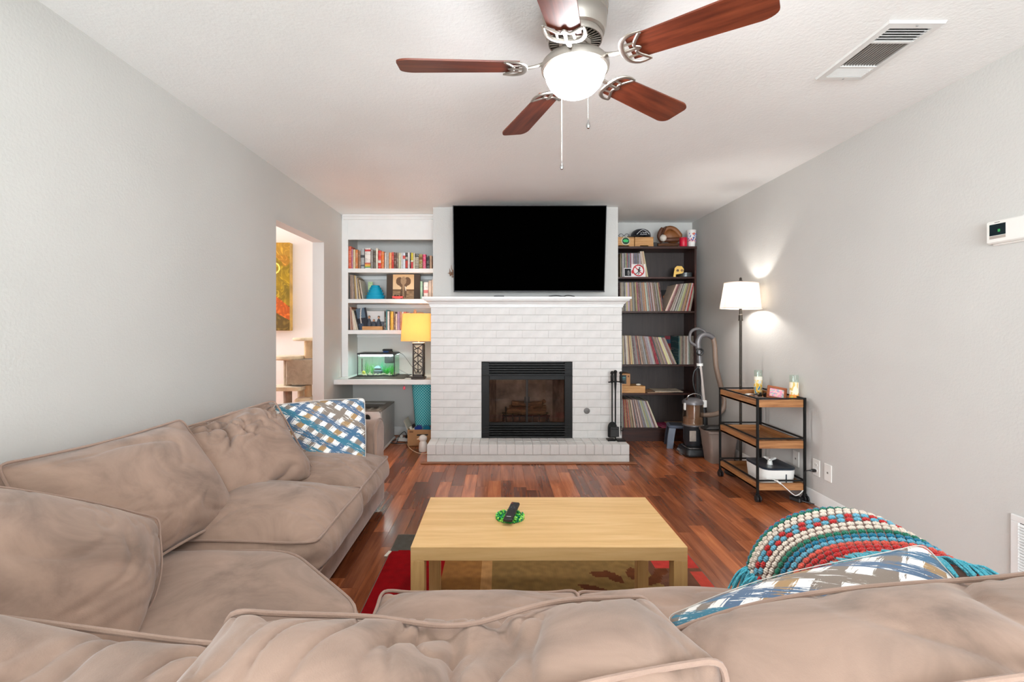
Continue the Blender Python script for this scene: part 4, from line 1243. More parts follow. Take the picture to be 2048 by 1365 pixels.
for i, (a, b, c, t) in enumerate(row):
    x0, x1 = (690 + a / 11.38 - CX) * spx, (690 + b / 11.38 - CX) * spx
    h = (545 - t) / 11.38 * spx
    lab = f"{cname(c)} book{' ' + extra[i] if i in extra else ''}, {ordinal(i)} from left, top built-in shelf"
    o = place_book((x0 + x1) / 2, sy, 1.8665, x1 - x0 - 0.0006, 0.15 + 0.03 * ((i * 7) % 3), h, c, lab, 'books on the top built-in shelf')
    if i == 6:
        for z0, z1, cc in ((0.24, 0.29, (196, 66, 48)), (0.16, 0.235, (236, 160, 60)), (0.10, 0.155, (214, 190, 60)), (0.05, 0.10, (70, 140, 80)), (0.84, 0.93, (196, 60, 56))): book_band(o, z0, z1, cc)
    if i == 5:
        for z0, z1, cc in ((0.55, 0.68, (60, 60, 64)), (0.12, 0.2, (90, 90, 96))): book_band(o, z0, z1, cc)
    if i == 21: book_band(o, 0.05, 0.5, (196, 60, 44)); book_band(o, 0.62, 0.72, (200, 190, 170))
    if i == 24: book_band(o, 0.02, 0.42, (206, 62, 66)); book_band(o, 0.44, 0.52, (240, 236, 230))
    if i == 10: book_band(o, 0.32, 0.46, (236, 220, 206))
    if i == 20: book_band(o, 0.62, 0.82, (206, 80, 76))
    if i == 26:
        for q in range(7): book_band(o, 0.06 + q * 0.105, 0.06 + q * 0.105 + 0.055, (226, 214, 186))
    if i == 27: book_band(o, 0.62, 0.80, (120, 76, 30))

# second built-in shelf
z2 = 1.5405
xs = -1.60
for i, (w, h, c, ln) in enumerate([(0.016, .262, (142, 120, 106), -1), (0.012, .262, (176, 150, 132), -1), (0.014, .258, (150, 138, 128), -2), (0.010, .262, (120, 100, 84), -3), (0.014, .255, (190, 160, 96), -3.5),
                                   (0.010, .25, (210, 206, 198), -4), (0.016, .235, (120, 104, 88), -5), (0.012, .225, (226, 200, 150), -7), (0.014, .22, (86, 62, 44), -9), (0.010, .21, (214, 206, 190), -10)]):
    place_book(xs + w / 2, sy + 0.01, z2 + (w / 2) * math.sin(R(abs(ln))), w, 0.20, h, c, f"{cname(c)} record, {ordinal(i)} from the left on the second built-in shelf", 'records on the second built-in shelf', ln, REC, 'record', 'record')
    xs += w / math.cos(R(ln)) + 0.0012
place_book(xs + 0.035, sy + 0.16, z2, 0.05, 0.02, 0.20, (190, 214, 160), 'pale green leafy book facing out behind the turquoise bowls', 'books on the second built-in shelf')
for i, (px0, px1, top, c) in enumerate(((840.5, 845.2, 563, (168, 200, 172)), (845.6, 847.0, 566, (30, 28, 28)), (847.3, 856.4, 565, (244, 232, 226)), (857, 863, 562, (216, 196, 178)), (863.4, 866.5, 560, (230, 206, 186)), (867, 872, 562, (120, 60, 50)))):
    k = (sy + 0.02) / FPX
    o = place_book(((px0 + px1) / 2 - CX) * k, sy + 0.02, z2, (px1 - px0) * k - 0.0006, 0.17, (599 - top) * k, c, f"{cname(c)} book, {ordinal(i)} right of the elephant picture on the built-in shelf", 'books right of the elephant picture')
    if i == 2: book_band(o, 0.36, 0.54, (206, 120, 120))
# stack of turquoise bowls turned upside down
bowl_mat = plain((14, 160, 196), 0.28, var=0.03, name='turquoise_glaze')
for k, (r_, z0, hh) in enumerate(((0.104, 0.0, 0.046), (0.093, 0.034, 0.044), (0.080, 0.066, 0.040), (0.066, 0.096, 0.034), (0.053, 0.122, 0.030))):
    b = one('mixing_bowl', G().lathe([(r_, 0.0), (r_ * 1.03, 0.004), (r_ * 1.02, 0.010), (r_ * 0.97, 0.012), (r_ * 0.90, hh * 0.75), (r_ * 0.84, hh), (r_ * 0.80, hh + 0.003), (0.0, hh + 0.003)], 32), bowl_mat,
            ('lowest and widest' if k == 0 else 'topmost and smallest' if k == 4 else ordinal(k) + ' from the bottom') + ' upturned turquoise bowl in the stack on the second built-in shelf', 'bowl', (P(750, 598, SF + 0.12).x, SF + 0.14, z2 + z0), group='turquoise bowls stacked upside down')
    part('handle', G().box(r_ * 0.95, r_ * 1.13, -0.02, 0.02, 0.001, 0.010, 0.003).box(-r_ * 1.13, -r_ * 0.95, -0.02, 0.02, 0.001, 0.010, 0.003), bowl_mat, b)
# elephant picture
def eleph(u, v):
    n_ = mnoise.noise(Vector((u * 9, v * 26, 1)))
    c = (222 - 40 * abs(v - 0.45), 196 - 60 * abs(v - 0.45), 158 - 70 * abs(v - 0.45))
    if v < 0.36: c = (150 + 30 * n_, 122 + 26 * n_, 92 + 22 * n_)
    if 0.33 < v < 0.40: c = (118, 90, 64)
    if u < 0.185 or u > 0.815: return (70, 58, 48)
    def el(cx_, cy_, rx, ry): return ((u - cx_) / rx) ** 2 + ((v - cy_) / ry) ** 2 < 1
    s = 0
    if el(0.385, 0.72, 0.105, 0.17) or el(0.615, 0.72, 0.105, 0.17): s = 1
    if el(0.43, 0.62, 0.06, 0.13) or el(0.57, 0.62, 0.06, 0.13): s = 1
    if el(0.50, 0.74, 0.085, 0.17): s = 2
    if abs(u - 0.5) < 0.062 and 0.16 < v < 0.55: s = 1
    if abs(u - 0.5) < 0.035 - 0.02 * (0.7 - v) and 0.10 < v < 0.72: s = 2
    if el(0.44, 0.22, 0.035, 0.2) or el(0.56, 0.26, 0.035, 0.2): s = 1
    if abs(u - (0.555 + (0.5 - v) * 0.12)) < 0.010 and 0.34 < v < 0.52: return (240, 232, 214)
    if s:
        k = 1 + 0.35 * mnoise.noise(Vector((u * 60, v * 50, 2)))
        b = (104, 80, 60) if s == 1 else (156, 130, 102)
        return tuple(q * k for q in b)
    return c
ep = thing('elephant_picture', 'brown-toned canvas picture of a standing elephant on the second built-in shelf', 'picture', (-1.035, SF + 0.065, z2))
part('canvas_block', G().box(-0.183, 0.183, 0.001, 0.022, 0, 0.272, 0.002), plain((62, 52, 44), 0.7, name='dark_canvas_edge'), ep, rot=(R(-3), 0, 0))
canvas('printed_face', 0.364, 0.270, 156, 116, eleph, M['print'], ep, (0, 0.0004, 0.001), (R(-3), 0, 0))
rt = thing('red_tray', 'small red toy wagon in front of the elephant picture', 'toy', (-1.085, SF + 0.025, z2))
part('tray', G().loft([[(-0.055 * s, -0.018 * s, z), (0.055 * s, -0.018 * s, z), (0.055 * s, 0.018 * s, z), (-0.055 * s, 0.018 * s, z)] for s, z in ((0.94, 0.004), (1.06, 0.030), (0.98, 0.030), (0.9, 0.012))]), plain((214, 70, 58), 0.4, name='red_plastic'), rt)
for x_ in (-0.03, 0.0, 0.034): part('pebble', G().ball((x_, 0, 0.032), (0.013, 0.012, 0.012), 9, 6), plain((70, 52, 44), 0.8, var=0.2, name='brown_pebble'), rt)
for x_ in (-0.04, 0.04): part('wheel', G().cyl((x_, -0.021, 0.006), (x_, 0.021, 0.006), 0.006, seg=10), M['black'], rt)

# third built-in shelf
z3 = 1.2085
xs = -1.598
for i, (w, h, c, ln) in enumerate([(0.014, .250, (196, 160, 140), -2), (0.012, .245, (150, 96, 70), -3), (0.010, .235, (216, 190, 176), -6), (0.012, .225, (226, 210, 186), -9), (0.008, .215, (232, 226, 214), -11),
                                   (0.010, .215, (206, 190, 160), -12), (0.008, .21, (226, 216, 196), -13), (0.010, .215, (70, 66, 62), -14)]):
    place_book(xs + w / 2, sy + 0.005, z3 + (w / 2) * math.sin(R(abs(ln))), w, 0.19, h, c, f"{cname(c)} record, {ordinal(i)} from the left on the third built-in shelf", 'records on the third built-in shelf', ln, REC, 'record', 'record')
    xs += w / math.cos(R(ln)) + 0.0014
def dark_cover(u, v):
    c = (40, 42, 50)
    if v > 0.55 and u < 0.8: c = (86, 104, 120)
    if abs(u - 0.3 - 0.5 * (v - 0.3) ** 2) < 0.05: c = (206, 200, 190)
    if v < 0.3 and u < 0.5: c = (60, 74, 92)
    return c
rc = thing('record_facing_out', 'dark record cover facing out, leaning on the third built-in shelf', 'record', (-1.455, SF + 0.055, z3 + 0.003), group='records on the third built-in shelf', rot=(0, R(-9), 0))
part('sleeve', G().box(-0.055, 0.055, 0.001, 0.008, 0, 0.235), M['black'], rc)
canvas('cover_print', 0.109, 0.234, 22, 46, dark_cover, M['print'], rc, (0, 0.0004, 0.0005))
# postcard of three seated figures with a wooden tray in front
fg = thing('figurine_diorama', 'framed grey photograph behind three small seated figurines', 'diorama', (P(748, 660, SF + 0.1).x, SF + 0.05, z3))
def grey_photo(u, v):
    if v > 0.45: return (214, 214, 212)
    k = 110 + 40 * mnoise.noise(Vector((u * 14, v * 10, 4)))
    return (k, k, k * 1.03)
part('picture_card', G().box(-0.112, 0.112, 0.052, 0.058, 0, 0.205), M['paper'], fg)
canvas('photo_print', 0.222, 0.203, 44, 40, grey_photo, M['print'], fg, (0, 0.0515, 0.001))
part('wooden_tray', G().box(-0.115, 0.105, 0.0, 0.05, 0, 0.040, 0.002), M['pine'], fg)
for x_, h in ((-0.045, 0.115), (0.005, 0.072), (0.058, 0.112)):
    g = G().lathe([(0.0, 0.04), (0.026, 0.04), (0.028, 0.055), (0.020, 0.04 + h * 0.45), (0.013, 0.04 + h * 0.66), (0.006, 0.04 + h * 0.72), (0.0, 0.04 + h * 0.72)], 12, (x_, 0.025, 0))
    fgn = part('figurine', g, plain((66, 74, 86), 0.7, var=0.2, name='painted_grey_blue'), fg)
    part('head', G().ball((x_, 0.022, 0.04 + h * 0.84), (0.011, 0.012, 0.014), 10, 8), plain((196, 150, 116), 0.7, name='painted_skin'), fgn)
    part('hair', G().ball((x_, 0.026, 0.04 + h * 0.90), (0.0125, 0.012, 0.013), 10, 6), plain((52, 36, 28), 0.7, name='painted_hair'), fgn)
for i, (px0, px1, top, c) in enumerate(((768.8, 772.0, 622, (56, 48, 44)), (772.2, 774.5, 620, (80, 150, 156)), (774.8, 778.8, 623, (238, 228, 220)), (779.2, 780.4, 622, (90, 66, 40)), (780.8, 786.8, 623.5, (236, 190, 70)), (787.2, 790.6, 624, (120, 84, 62)),
                                        (791, 794.4, 628, (240, 222, 200)), (794.6, 799.6, 624, (176, 156, 190)), (800, 803, 624, (216, 160, 130)), (803.4, 807, 624, (238, 230, 226)), (807.4, 812.4, 624, (222, 130, 104)), (813, 820, 626, (230, 214, 190)))):
    k = (sy + 0.01) / FPX
    place_book(((px0 + px1) / 2 - CX) * k, sy + 0.01, z3, (px1 - px0) * k - 0.0005, 0.16, (660.5 - top) * k, c, f"{cname(c)} book, {ordinal(i)} right of the figurines on the third built-in shelf", 'books right of the figurines')
cf = thing('ceramic_animal', 'small tan and white ceramic animal behind the yellow lamp shade', 'figurine', (P(841, 622, SF + 0.1).x, SF + 0.1, z3 + 0.0))
tanm = plain((190, 150, 116), 0.5, var=0.25, name='tan_ceramic')
part('body', G().ball((0, 0, 0.16), (0.055, 0.025, 0.035), 14, 9).tube([(-0.035, 0, 0.15), (-0.037, 0, 0.0)], 0.01, 8).tube([(0.035, 0, 0.15), (0.037, 0, 0.0)], 0.01, 8), tanm, cf)
part('head', G().ball((-0.058, -0.004, 0.192), (0.02, 0.018, 0.022), 12, 8).ball((-0.066, -0.01, 0.214), (0.006, 0.005, 0.012), 8, 6).ball((-0.050, -0.01, 0.214), (0.006, 0.005, 0.012), 8, 6), tanm, cf)

# ---- records in the dark bookcase
PAL0 = [(206, 190, 168), (180, 160, 138), (150, 136, 124), (214, 204, 188), (120, 104, 92), (196, 168, 130), (168, 116, 104), (176, 176, 172), (140, 120, 100), (224, 214, 196), (110, 84, 70), (150, 150, 154), (190, 160, 150),
       (206, 176, 120), (128, 96, 84), (98, 96, 98), (184, 142, 120), (160, 80, 76), (200, 196, 190), (136, 128, 112)]
PAL = [tuple(int(v * 0.78 + sum(c) / 3 * 0.22 - 8) for v in c) for c in PAL0]
rrng = random.Random(21)
def record_row(n, bx0, bx1, z, lean0, lean1, h, where, group, sgn=-1, yf=BF + 0.018, pal=PAL, wj=0.25, accents=()):
    """records whose feet run from bx0 to bx1, the lean growing from lean0 to lean1 degrees (sgn -1: tops to the left)"""
    ws = [rrng.uniform(1 - wj, 1 + wj) / math.cos(R(lean0 + (lean1 - lean0) * i / max(1, n - 1))) for i in range(n)]
    s = (bx1 - bx0) / sum(ws); x = bx0
    for i in range(n):
        ln = lean0 + (lean1 - lean0) * i / max(1, n - 1)
        foot = ws[i] * s
        w = foot * math.cos(R(ln)) * 0.94
        c = pal[rrng.randrange(len(pal))]
        if i in dict(accents): c = dict(accents)[i]
        c = tuple(min(255, max(0, v * rrng.uniform(0.9, 1.06))) for v in c)
        cx_ = x + foot / 2
        lift = (w / 2) * math.sin(R(abs(ln)))
        place_book(cx_ , yf + rrng.uniform(0, 0.010), z + lift + 0.0004, w, 0.27, h * rrng.uniform(0.985, 1.0), c,
                   f"{cname(c)} record sleeve, {ordinal(i)} from the left {where}", group, sgn * ln, REC, 'record', 'record')
        x += foot
kx = (BF + 0.018) / FPX
px = lambda p: (p - CX) * kx
record_row(20, px(1240.5), px(1285), SH['s2'], 0, 2, 0.262, 'on the uppermost bookcase shelf', 'records on the uppermost bookcase shelf', pal=[(190, 184, 178), (150, 146, 142), (206, 204, 200), (120, 110, 104), (170, 96, 100), (96, 92, 84), (140, 130, 90), (110, 118, 130)])
record_row(3, px(1287), px(1297), SH['s2'], 8, 10, 0.285, 'of three leaning on the uppermost bookcase shelf', 'leaning records on the uppermost bookcase shelf', pal=[(222, 190, 168), (206, 150, 130), (214, 200, 184)])
record_row(44, px(1239.5), px(1328), SH['s3'], 0, 9, 0.316, 'on the second bookcase shelf, left row', 'left row on the second bookcase shelf', accents=((7, (226, 210, 120)), (18, (140, 84, 96)), (26, (200, 134, 66)), (42, (190, 110, 90)), (43, (90, 60, 60))))
record_row(22, px(1330.5), px(1382), SH['s3'], 23, 11, 0.316, 'on the second bookcase shelf, right row', 'right row on the second bookcase shelf', sgn=1, accents=((0, (236, 220, 204)), (11, (210, 190, 110)), (15, (176, 160, 90)), (18, (190, 40, 60)), (19, (176, 70, 60))))
record_row(52, px(1239.5), px(1354), SH['s4'], 0, 24, 0.316, 'on the third bookcase shelf, leaning row', 'long row on the third bookcase shelf', accents=((3, (214, 180, 124)), (10, (220, 184, 150)), (32, (120, 24, 36)), (33, (176, 60, 76)), (34, (150, 40, 60)), (44, (226, 206, 170)), (45, (230, 214, 180)), (46, (222, 200, 160)), (47, (232, 218, 190))))
record_row(15, px(1357.5), px(1390.5), SH['s4'], 0, 0, 0.312, 'on the third bookcase shelf, upright row', 'upright row on the third bookcase shelf', accents=((0, (40, 90, 100)), (8, (240, 226, 214))))
record_row(30, px(1239.5), px(1317), SH['s6'], 0, 22, 0.310, 'on the lowest bookcase shelf', 'records on the lowest bookcase shelf', accents=((4, (150, 60, 50)), (6, (170, 70, 56)), (8, (196, 110, 90)), (14, (110, 120, 116)), (17, (236, 208, 190)), (28, (206, 196, 172)), (29, (226, 214, 190))))
def facing_record(label, x, y, z, lean, w, h, fn, rot=None):
    o = thing('record_facing_out', label, 'record', (x, y, z), rot=rot or (R(-4), 0, 0))
    part('sleeve', G().box(-w / 2, w / 2, 0.001, 0.005, 0, h), M['black'], o)
    canvas('cover_print', w - 0.002, h - 0.002, 32, 32, fn, M['print'], o, (0, 0.0004, 0.001))
def cover_red(u, v):
    if v > 0.86: return (40, 76, 70) if abs(u - 0.5) > 0.2 else (120, 40, 50)
    if v > 0.72: return (44, 66, 84)
    if v < 0.15: return (110, 126, 136) if u > 0.4 else (50, 60, 70)
    k = 1 + 0.5 * mnoise.noise(Vector((u * 5, v * 5, 9)))
    return (112 * k, 14 * k, 18 * k)
facing_record('dark red and teal record cover facing out between two rows on the third bookcase shelf', px(1353), BF + 0.25, SH['s4'] + 0.0005, 0, 0.22, 0.305, cover_red)
def cover_dark(u, v):
    if ((u - 0.6) / 0.16) ** 2 + ((v - 0.65) / 0.15) ** 2 < 1: return (170, 96, 56)
    if ((u - 0.4) / 0.2) ** 2 + ((v - 0.4) / 0.2) ** 2 < 1: return (24, 30, 90)
    if v < 0.25: return (150, 126, 40) if u > 0.35 else (40, 50, 40)
    return (24, 22, 24)
facing_record('dark record cover with orange and blue shapes at the back of the second bookcase shelf', px(1345), BF + 0.262, SH['s3'] + 0.0005, 0, 0.24, 0.25, cover_dark)

# uppermost bookcase shelf: sign, small photo and toys
sg = thing('prohibition_sign', 'white square sign with a red crossed-out circle on the uppermost bookcase shelf', 'sign', (px(1277), BF + 0.012, SH['s2'] + 0.0005), rot=(R(-4), 0, 0))
part('sign_card', G().box(-0.076, 0.076, 0.0005, 0.004, 0, 0.142, 0.001), plain((232, 226, 224), 0.5, name='white_card'), sg)
redp = plain((196, 34, 46), 0.5, var=0.0, name='red_print'); blkp = plain((34, 34, 36), 0.5, var=0.0, name='black_print')
ring_ = [(0.064 * math.cos(a), 0.071 + 0.064 * math.sin(a)) for a in [2 * PI * q / 36 for q in range(36)]]
part('red_ring', G().tube([(p[0] * 0.9, 0.0, 0.071 + (p[1] - 0.071) * 0.9) for p in ring_], 0.0065, 6, closed=True, flat=0.1 if False else 1.0), redp, sg)
part('slash', G().box(-0.056, 0.056, -0.0012, 0.0006, -0.005, 0.005, M=Matrix.Translation((0, 0, 0.071)) @ Matrix.Rotation(R(45), 4, 'Y')), redp, sg)
part('pictogram', G().ball((0.012, -0.0004, 0.098), (0.009, 0.0016, 0.009), 12, 8).box(-0.009, 0.009, -0.0016, 0.0006, 0.058, 0.088, M=Matrix.Translation((0.004, 0, 0)) ).tube([(0.0, -0.001, 0.06), (-0.018, -0.001, 0.040), (-0.036, -0.001, 0.034)], 0.004, 6).tube([(0.006, -0.001, 0.06), (0.004, -0.001, 0.036), (-0.008, -0.001, 0.026)], 0.004, 6).tube([(0.006, -0.001, 0.082), (0.026, -0.001, 0.066)], 0.0035, 6), blkp, sg)
part('red_patch', G().ball((-0.066, -0.001, 0.055), (0.012, 0.0016, 0.02), 12, 8), redp, sg)
sp_ = thing('small_photo', 'small dark photo with a white border leaning left of the crossed-out sign', 'photo', (px(1255.5), BF + 0.010, SH['s2'] + 0.0005), rot=(R(-5), 0, 0))
part('photo_card', G().box(-0.040, 0.040, 0.0005, 0.003, 0, 0.098, 0.0006), plain((226, 224, 222), 0.4, name='white_border'), sp_)
canvas('photo_print', 0.068, 0.080, 24, 28, lambda u, v: ((150, 148, 146) if ((u - 0.62) / 0.2) ** 2 + ((v - 0.42) / 0.36) ** 2 < 1 and mnoise.noise(Vector((u * 12, v * 12, 2))) > -0.1 else (22, 22, 24)), M['print'], sp_, (0, 0.0002, 0.010))
ty = thing('yellow_camera_toy', 'yellow plastic toy housing at the right of the uppermost bookcase shelf', 'toy', (px(1360), BF + 0.06, SH['s2'] + 0.0005), rotz=R(-14))
yel = plain((228, 178, 24), 0.4, name='yellow_plastic')
part('body', G().prism([(-0.058, 0.0), (-0.034, 0.0), (-0.030, 0.03), (0.045, 0.04), (0.052, 0.085), (0.030, 0.118), (-0.020, 0.122), (-0.042, 0.10)], -0.03, 0.03, 'y'), yel, ty)
for x_ in (-0.012, 0.032): part('eyelet', G().lathe([(0.008, 0), (0.014, 0), (0.014, 0.004), (0.008, 0.004), (0.008, 0)], 16, M=Matrix.Translation((x_, -0.030, 0.072)) @ Matrix.Rotation(R(90), 4, 'X')), plain((120, 80, 16), 0.5, name='brown_ring'), ty)
one('round_tin', G().lathe([(0.0, 0.0), (0.068, 0.0), (0.071, 0.004), (0.071, 0.030), (0.073, 0.032), (0.073, 0.046), (0.068, 0.05), (0.0, 0.052)], 32), plain((92, 96, 96), 0.35, 0.6, var=0.1, name='dull_tin'), 'round grey metal tin beside the yellow toy', 'tin', (px(1374.5), BF + 0.075, SH['s2'] + 0.0005))
one('dark_red_ball', G().ball((0, 0, 0.03), 0.03, 20, 12), plain((96, 14, 20), 0.4, name='dark_red_rubber'), 'dark red ball in the far corner of the uppermost bookcase shelf', 'ball', (px(1387), BF + 0.2, SH['s2'] + 0.0005))

# on top of the bookcase
zt = SH['top'] + 0.0005
for k, (a, b) in enumerate(((1226, 1268.5), (1269.5, 1307))):
    w = px(b) - px(a); o = thing('wooden_crate', ('oak keepsake box with a green badge, behind the chimney edge' if k == 0 else 'oak keepsake box under the black hat'), 'box', ((px(a) + px(b)) / 2, BF + 0.015, zt), group='oak boxes on the bookcase')
    part('body', G().box(-w / 2 + 0.001, w / 2 - 0.001, 0, 0.20, 0.012, 0.104, 0.003), M['pine'], o)
    for s in (-1, 1): part('foot', G().prism([(s * w / 2 - s * 0.001, 0.0), (s * (w / 2 - 0.05), 0.0), (s * (w / 2 - 0.062), 0.0125), (s * w / 2 - s * 0.001, 0.0125)], 0.0, 0.20, 'y'), M['pine'], o)
bd = thing('green_badge', 'round green badge leaning on the left oak box', 'badge', (px(1251), BF + 0.0075, zt + 0.012), rot=(R(-4), 0, 0))
part('disc', G().lathe([(0.0, 0.0), (0.046, 0.0), (0.047, 0.002), (0.043, 0.0045), (0.0, 0.0045)], 30, M=Matrix.Translation((0, 0.003, 0.048)) @ Matrix.Rotation(R(90), 4, 'X')), plain((214, 206, 176), 0.5, name='pale_rim'), bd)
part('face', G().lathe([(0.0, 0.0045), (0.038, 0.0045), (0.038, 0.0052), (0.0, 0.0052)], 30, M=Matrix.Translation((0, 0.003, 0.048)) @ Matrix.Rotation(R(90), 4, 'X')), plain((20, 60, 40), 0.5, name='dark_green'), bd)
part('emblem', G().box(-0.030, 0.030, -0.0035, -0.0021, 0.042, 0.058, 0.002).box(-0.020, 0.022, -0.0035, -0.0021, 0.034, 0.041, 0.002).box(-0.018, 0.014, -0.0035, -0.0021, 0.060, 0.066, 0.002), plain((60, 200, 110), 0.5, name='bright_green'), bd)
gl = thing('wire_glasses', 'dark wire spectacles lying on the left oak box', 'glasses', (px(1250), BF + 0.06, zt + 0.1045))
g = G()
for s in (-1, 1): g.tube([(s * 0.032 + 0.024 * math.cos(a), 0, 0.022 + 0.02 * math.sin(a)) for a in [2 * PI * q / 16 for q in range(16)]], 0.0022, 6, closed=True)
g.tube([(-0.008, 0, 0.024), (0.008, 0, 0.024)], 0.002, 6)
for s in (-1, 1): g.tube([(s * 0.056, 0, 0.026), (s * 0.058, 0.06, 0.03), (s * 0.05, 0.11, 0.004)], 0.002, 6)
part('frame', g, M['blackmetal'], gl)
cap = thing('baseball_hat', 'black baseball hat with white printed front resting on the oak boxes', 'hat', (px(1285), BF + 0.085, zt + 0.1045))
blk = fabric('black_twill', (24, 24, 30), 0.1)
crown = [(0.082, 0.0), (0.083, 0.02), (0.078, 0.045), (0.064, 0.068), (0.042, 0.082), (0.018, 0.088), (0.0, 0.089)]
part('crown', G().lathe(crown, 30, caps=False), blk, cap)
part('visor', G().loft([[( (0.083 + o) * math.sin(a) * 1.02 , -(0.083 + o) * math.cos(a) * (1 if o == 0 else 1.0), z) for a in [R(-62 + 124 * q / 14) for q in range(15)]] for o, z in ((0.0, 0.012), (0.03, 0.006), (0.055, 0.0), (0.055, -0.003), (0.0, 0.008))], caps=False), blk, cap, rot=(0, 0, R(-60)))
wp = plain((220, 220, 222), 0.6, var=0.0, name='white_print')
def on_crown(a, z):
    for (r0, z0), (r1, z1) in zip(crown[:-1], crown[1:]):
        if z0 <= z <= z1: r_ = r0 + (r1 - r0) * (z - z0) / (z1 - z0); break
    return Vector(((r_ + 0.001) * math.sin(a), -(r_ + 0.001) * math.cos(a), z))
g = G().tube([on_crown(R(-38 + 76 * q / 16), 0.022 + 0.044 * math.sin(PI * q / 16)) for q in range(17)], 0.0026, 5)
g.tube([on_crown(R(-20 + 40 * q / 8), 0.019) for q in range(9)], 0.0024, 5)
for a0, z0 in ((-14, 0.034), (-4, 0.04), (2, 0.034), (10, 0.038), (16, 0.034)): g.ball(on_crown(R(a0), z0), 0.0042, 8, 5)
part('front_print', g, wp, cap)
cap.scale = (1.3, 1.3, 1.12)
# baseball mitt with ball on a bark stand
mitt_m = plain((136, 84, 42), 0.55, var=0.14, name='tan_leather', bump=0.3, bscale=60); mitt_d = plain((84, 48, 26), 0.6, var=0.15, name='dark_leather')
mt = thing('baseball_mitt', 'worn brown leather baseball mitt holding a ball on the bookcase', 'mitt', (px(1341), BF + 0.09, zt + 0.048))
def lobe(pts, rs, m_=mitt_m, nm='finger'):
    part(nm, G().tube(spline(pts, 4), [rs[0] + (rs[1] - rs[0]) * q / (4 * (len(pts) - 1)) for q in range(4 * (len(pts) - 1) + 1)], 12), m_, mt, angle=70)
pal_ = part('palm', G().ball((0.01, 0.02, 0.075), (0.085, 0.05, 0.062), 22, 14), mitt_m, mt, rot=(0, R(22), 0), angle=80)
for k in range(4):
    lobe([(-0.05 + k * 0.012, 0.01 + k * 0.012, 0.10 + 0.008 * k), (0.0 + k * 0.012, 0.0 + k * 0.012, 0.150 - k * 0.004), (0.06 + k * 0.01, -0.005 + k * 0.012, 0.135 - k * 0.006), (0.112 + k * 0.004, 0.0 + k * 0.014, 0.075 - k * 0.004)], (0.020, 0.024))
lobe([(-0.055, 0.0, 0.02), (-0.088, -0.02, 0.06), (-0.082, -0.03, 0.11), (-0.062, -0.03, 0.145)], (0.026, 0.014), mitt_d, 'thumb')
lobe([(-0.04, -0.02, 0.03), (0.02, -0.045, 0.028), (0.085, -0.035, 0.035)], (0.022, 0.02), mitt_d, 'heel')
g = G()
for k in range(6): g.tube(spline([(-0.075 + k * 0.004, -0.035, 0.085 + k * 0.012), (-0.058 + k * 0.004, -0.05, 0.095 + k * 0.012), (-0.044 + k * 0.004, -0.03, 0.10 + k * 0.012)], 4), 0.0035, 6)
part('lacing', g, mitt_d, mt)
mt.scale = (1.18, 1.0, 1.12)
one('baseball', G().ball((0, 0, 0.037), 0.037, 22, 14), plain((216, 208, 196), 0.6, var=0.06, name='worn_white_leather'), 'scuffed white baseball tucked in the leather mitt', 'ball', (px(1327), BF + 0.03, zt + 0.058))
g = G(); br_ = random.Random(6)
loops = []
for k in range(9):
    x_ = -0.115 + 0.23 * k / 8
    loops.append([(x_, 0.07 * math.cos(a) * br_.uniform(0.88, 1.0), 0.024 + 0.024 * math.sin(a) * br_.uniform(0.86, 1.0)) for a in [2 * PI * q / 12 for q in range(12)]])
g.loft(loops)
one('bark_log', g, wood('rough_bark', (60, 34, 20), (98, 60, 36), (130, 84, 54), 'x', 2.0, 0.9, bump=0.8), 'flat piece of rough bark under the baseball mitt', 'log', (px(1338), BF + 0.085, zt), angle=20)
one('black_pedestal', G().box(-0.022, 0.022, 0, 0.06, 0, 0.048, 0.004), M['black'], 'small black block left of the bark piece', 'block', (px(1311.5), BF + 0.03, zt))
one('red_candle', G().lathe([(0.0, 0.0), (0.038, 0.0), (0.041, 0.005), (0.041, 0.094), (0.038, 0.1), (0.030, 0.1), (0.022, 0.094), (0.0, 0.093)], 28), plain((206, 16, 52), 0.4, name='red_wax'), 'short red pillar candle left of the white paper cup', 'candle', (px(1368.5), BF + 0.045, zt))
cup = thing('paper_cup', 'white paper cup with blue and red print on the bookcase end', 'cup', (px(1385.5), BF + 0.055, zt))
part('cup_wall', G().lathe([(0.0, 0.002), (0.034, 0.002), (0.034, 0.0), (0.036, 0.0), (0.050, 0.176), (0.052, 0.178), (0.052, 0.182), (0.048, 0.184), (0.047, 0.178), (0.033, 0.006), (0.0, 0.006)], 32), plain((236, 234, 230), 0.45, name='white_paper'), cup)
cr = random.Random(4)
for nm, c, n_, zlo, zhi, a0, a1 in (('blue_print', (96, 110, 176), 26, 0.06, 0.15, -80, 80), ('red_print', (214, 90, 96), 12, 0.05, 0.10, -70, 70)):
    g = G()
    for k in range(n_):
        a = R(cr.uniform(a0, a1)); z = cr.uniform(zlo, zhi); r_ = 0.036 + 0.014 * z / 0.176 + 0.0003
        g.ball((r_ * math.sin(a), -r_ * math.cos(a), z), (0.006, 0.002, 0.008), 7, 5)
    part(nm, g, plain(c, 0.5, name=nm), cup)
part('red_emblem', G().ball((0.006, -0.0455, 0.14), (0.017, 0.003, 0.014), 14, 8), plain((222, 120, 104), 0.5, name='orange_red_print'), cup)

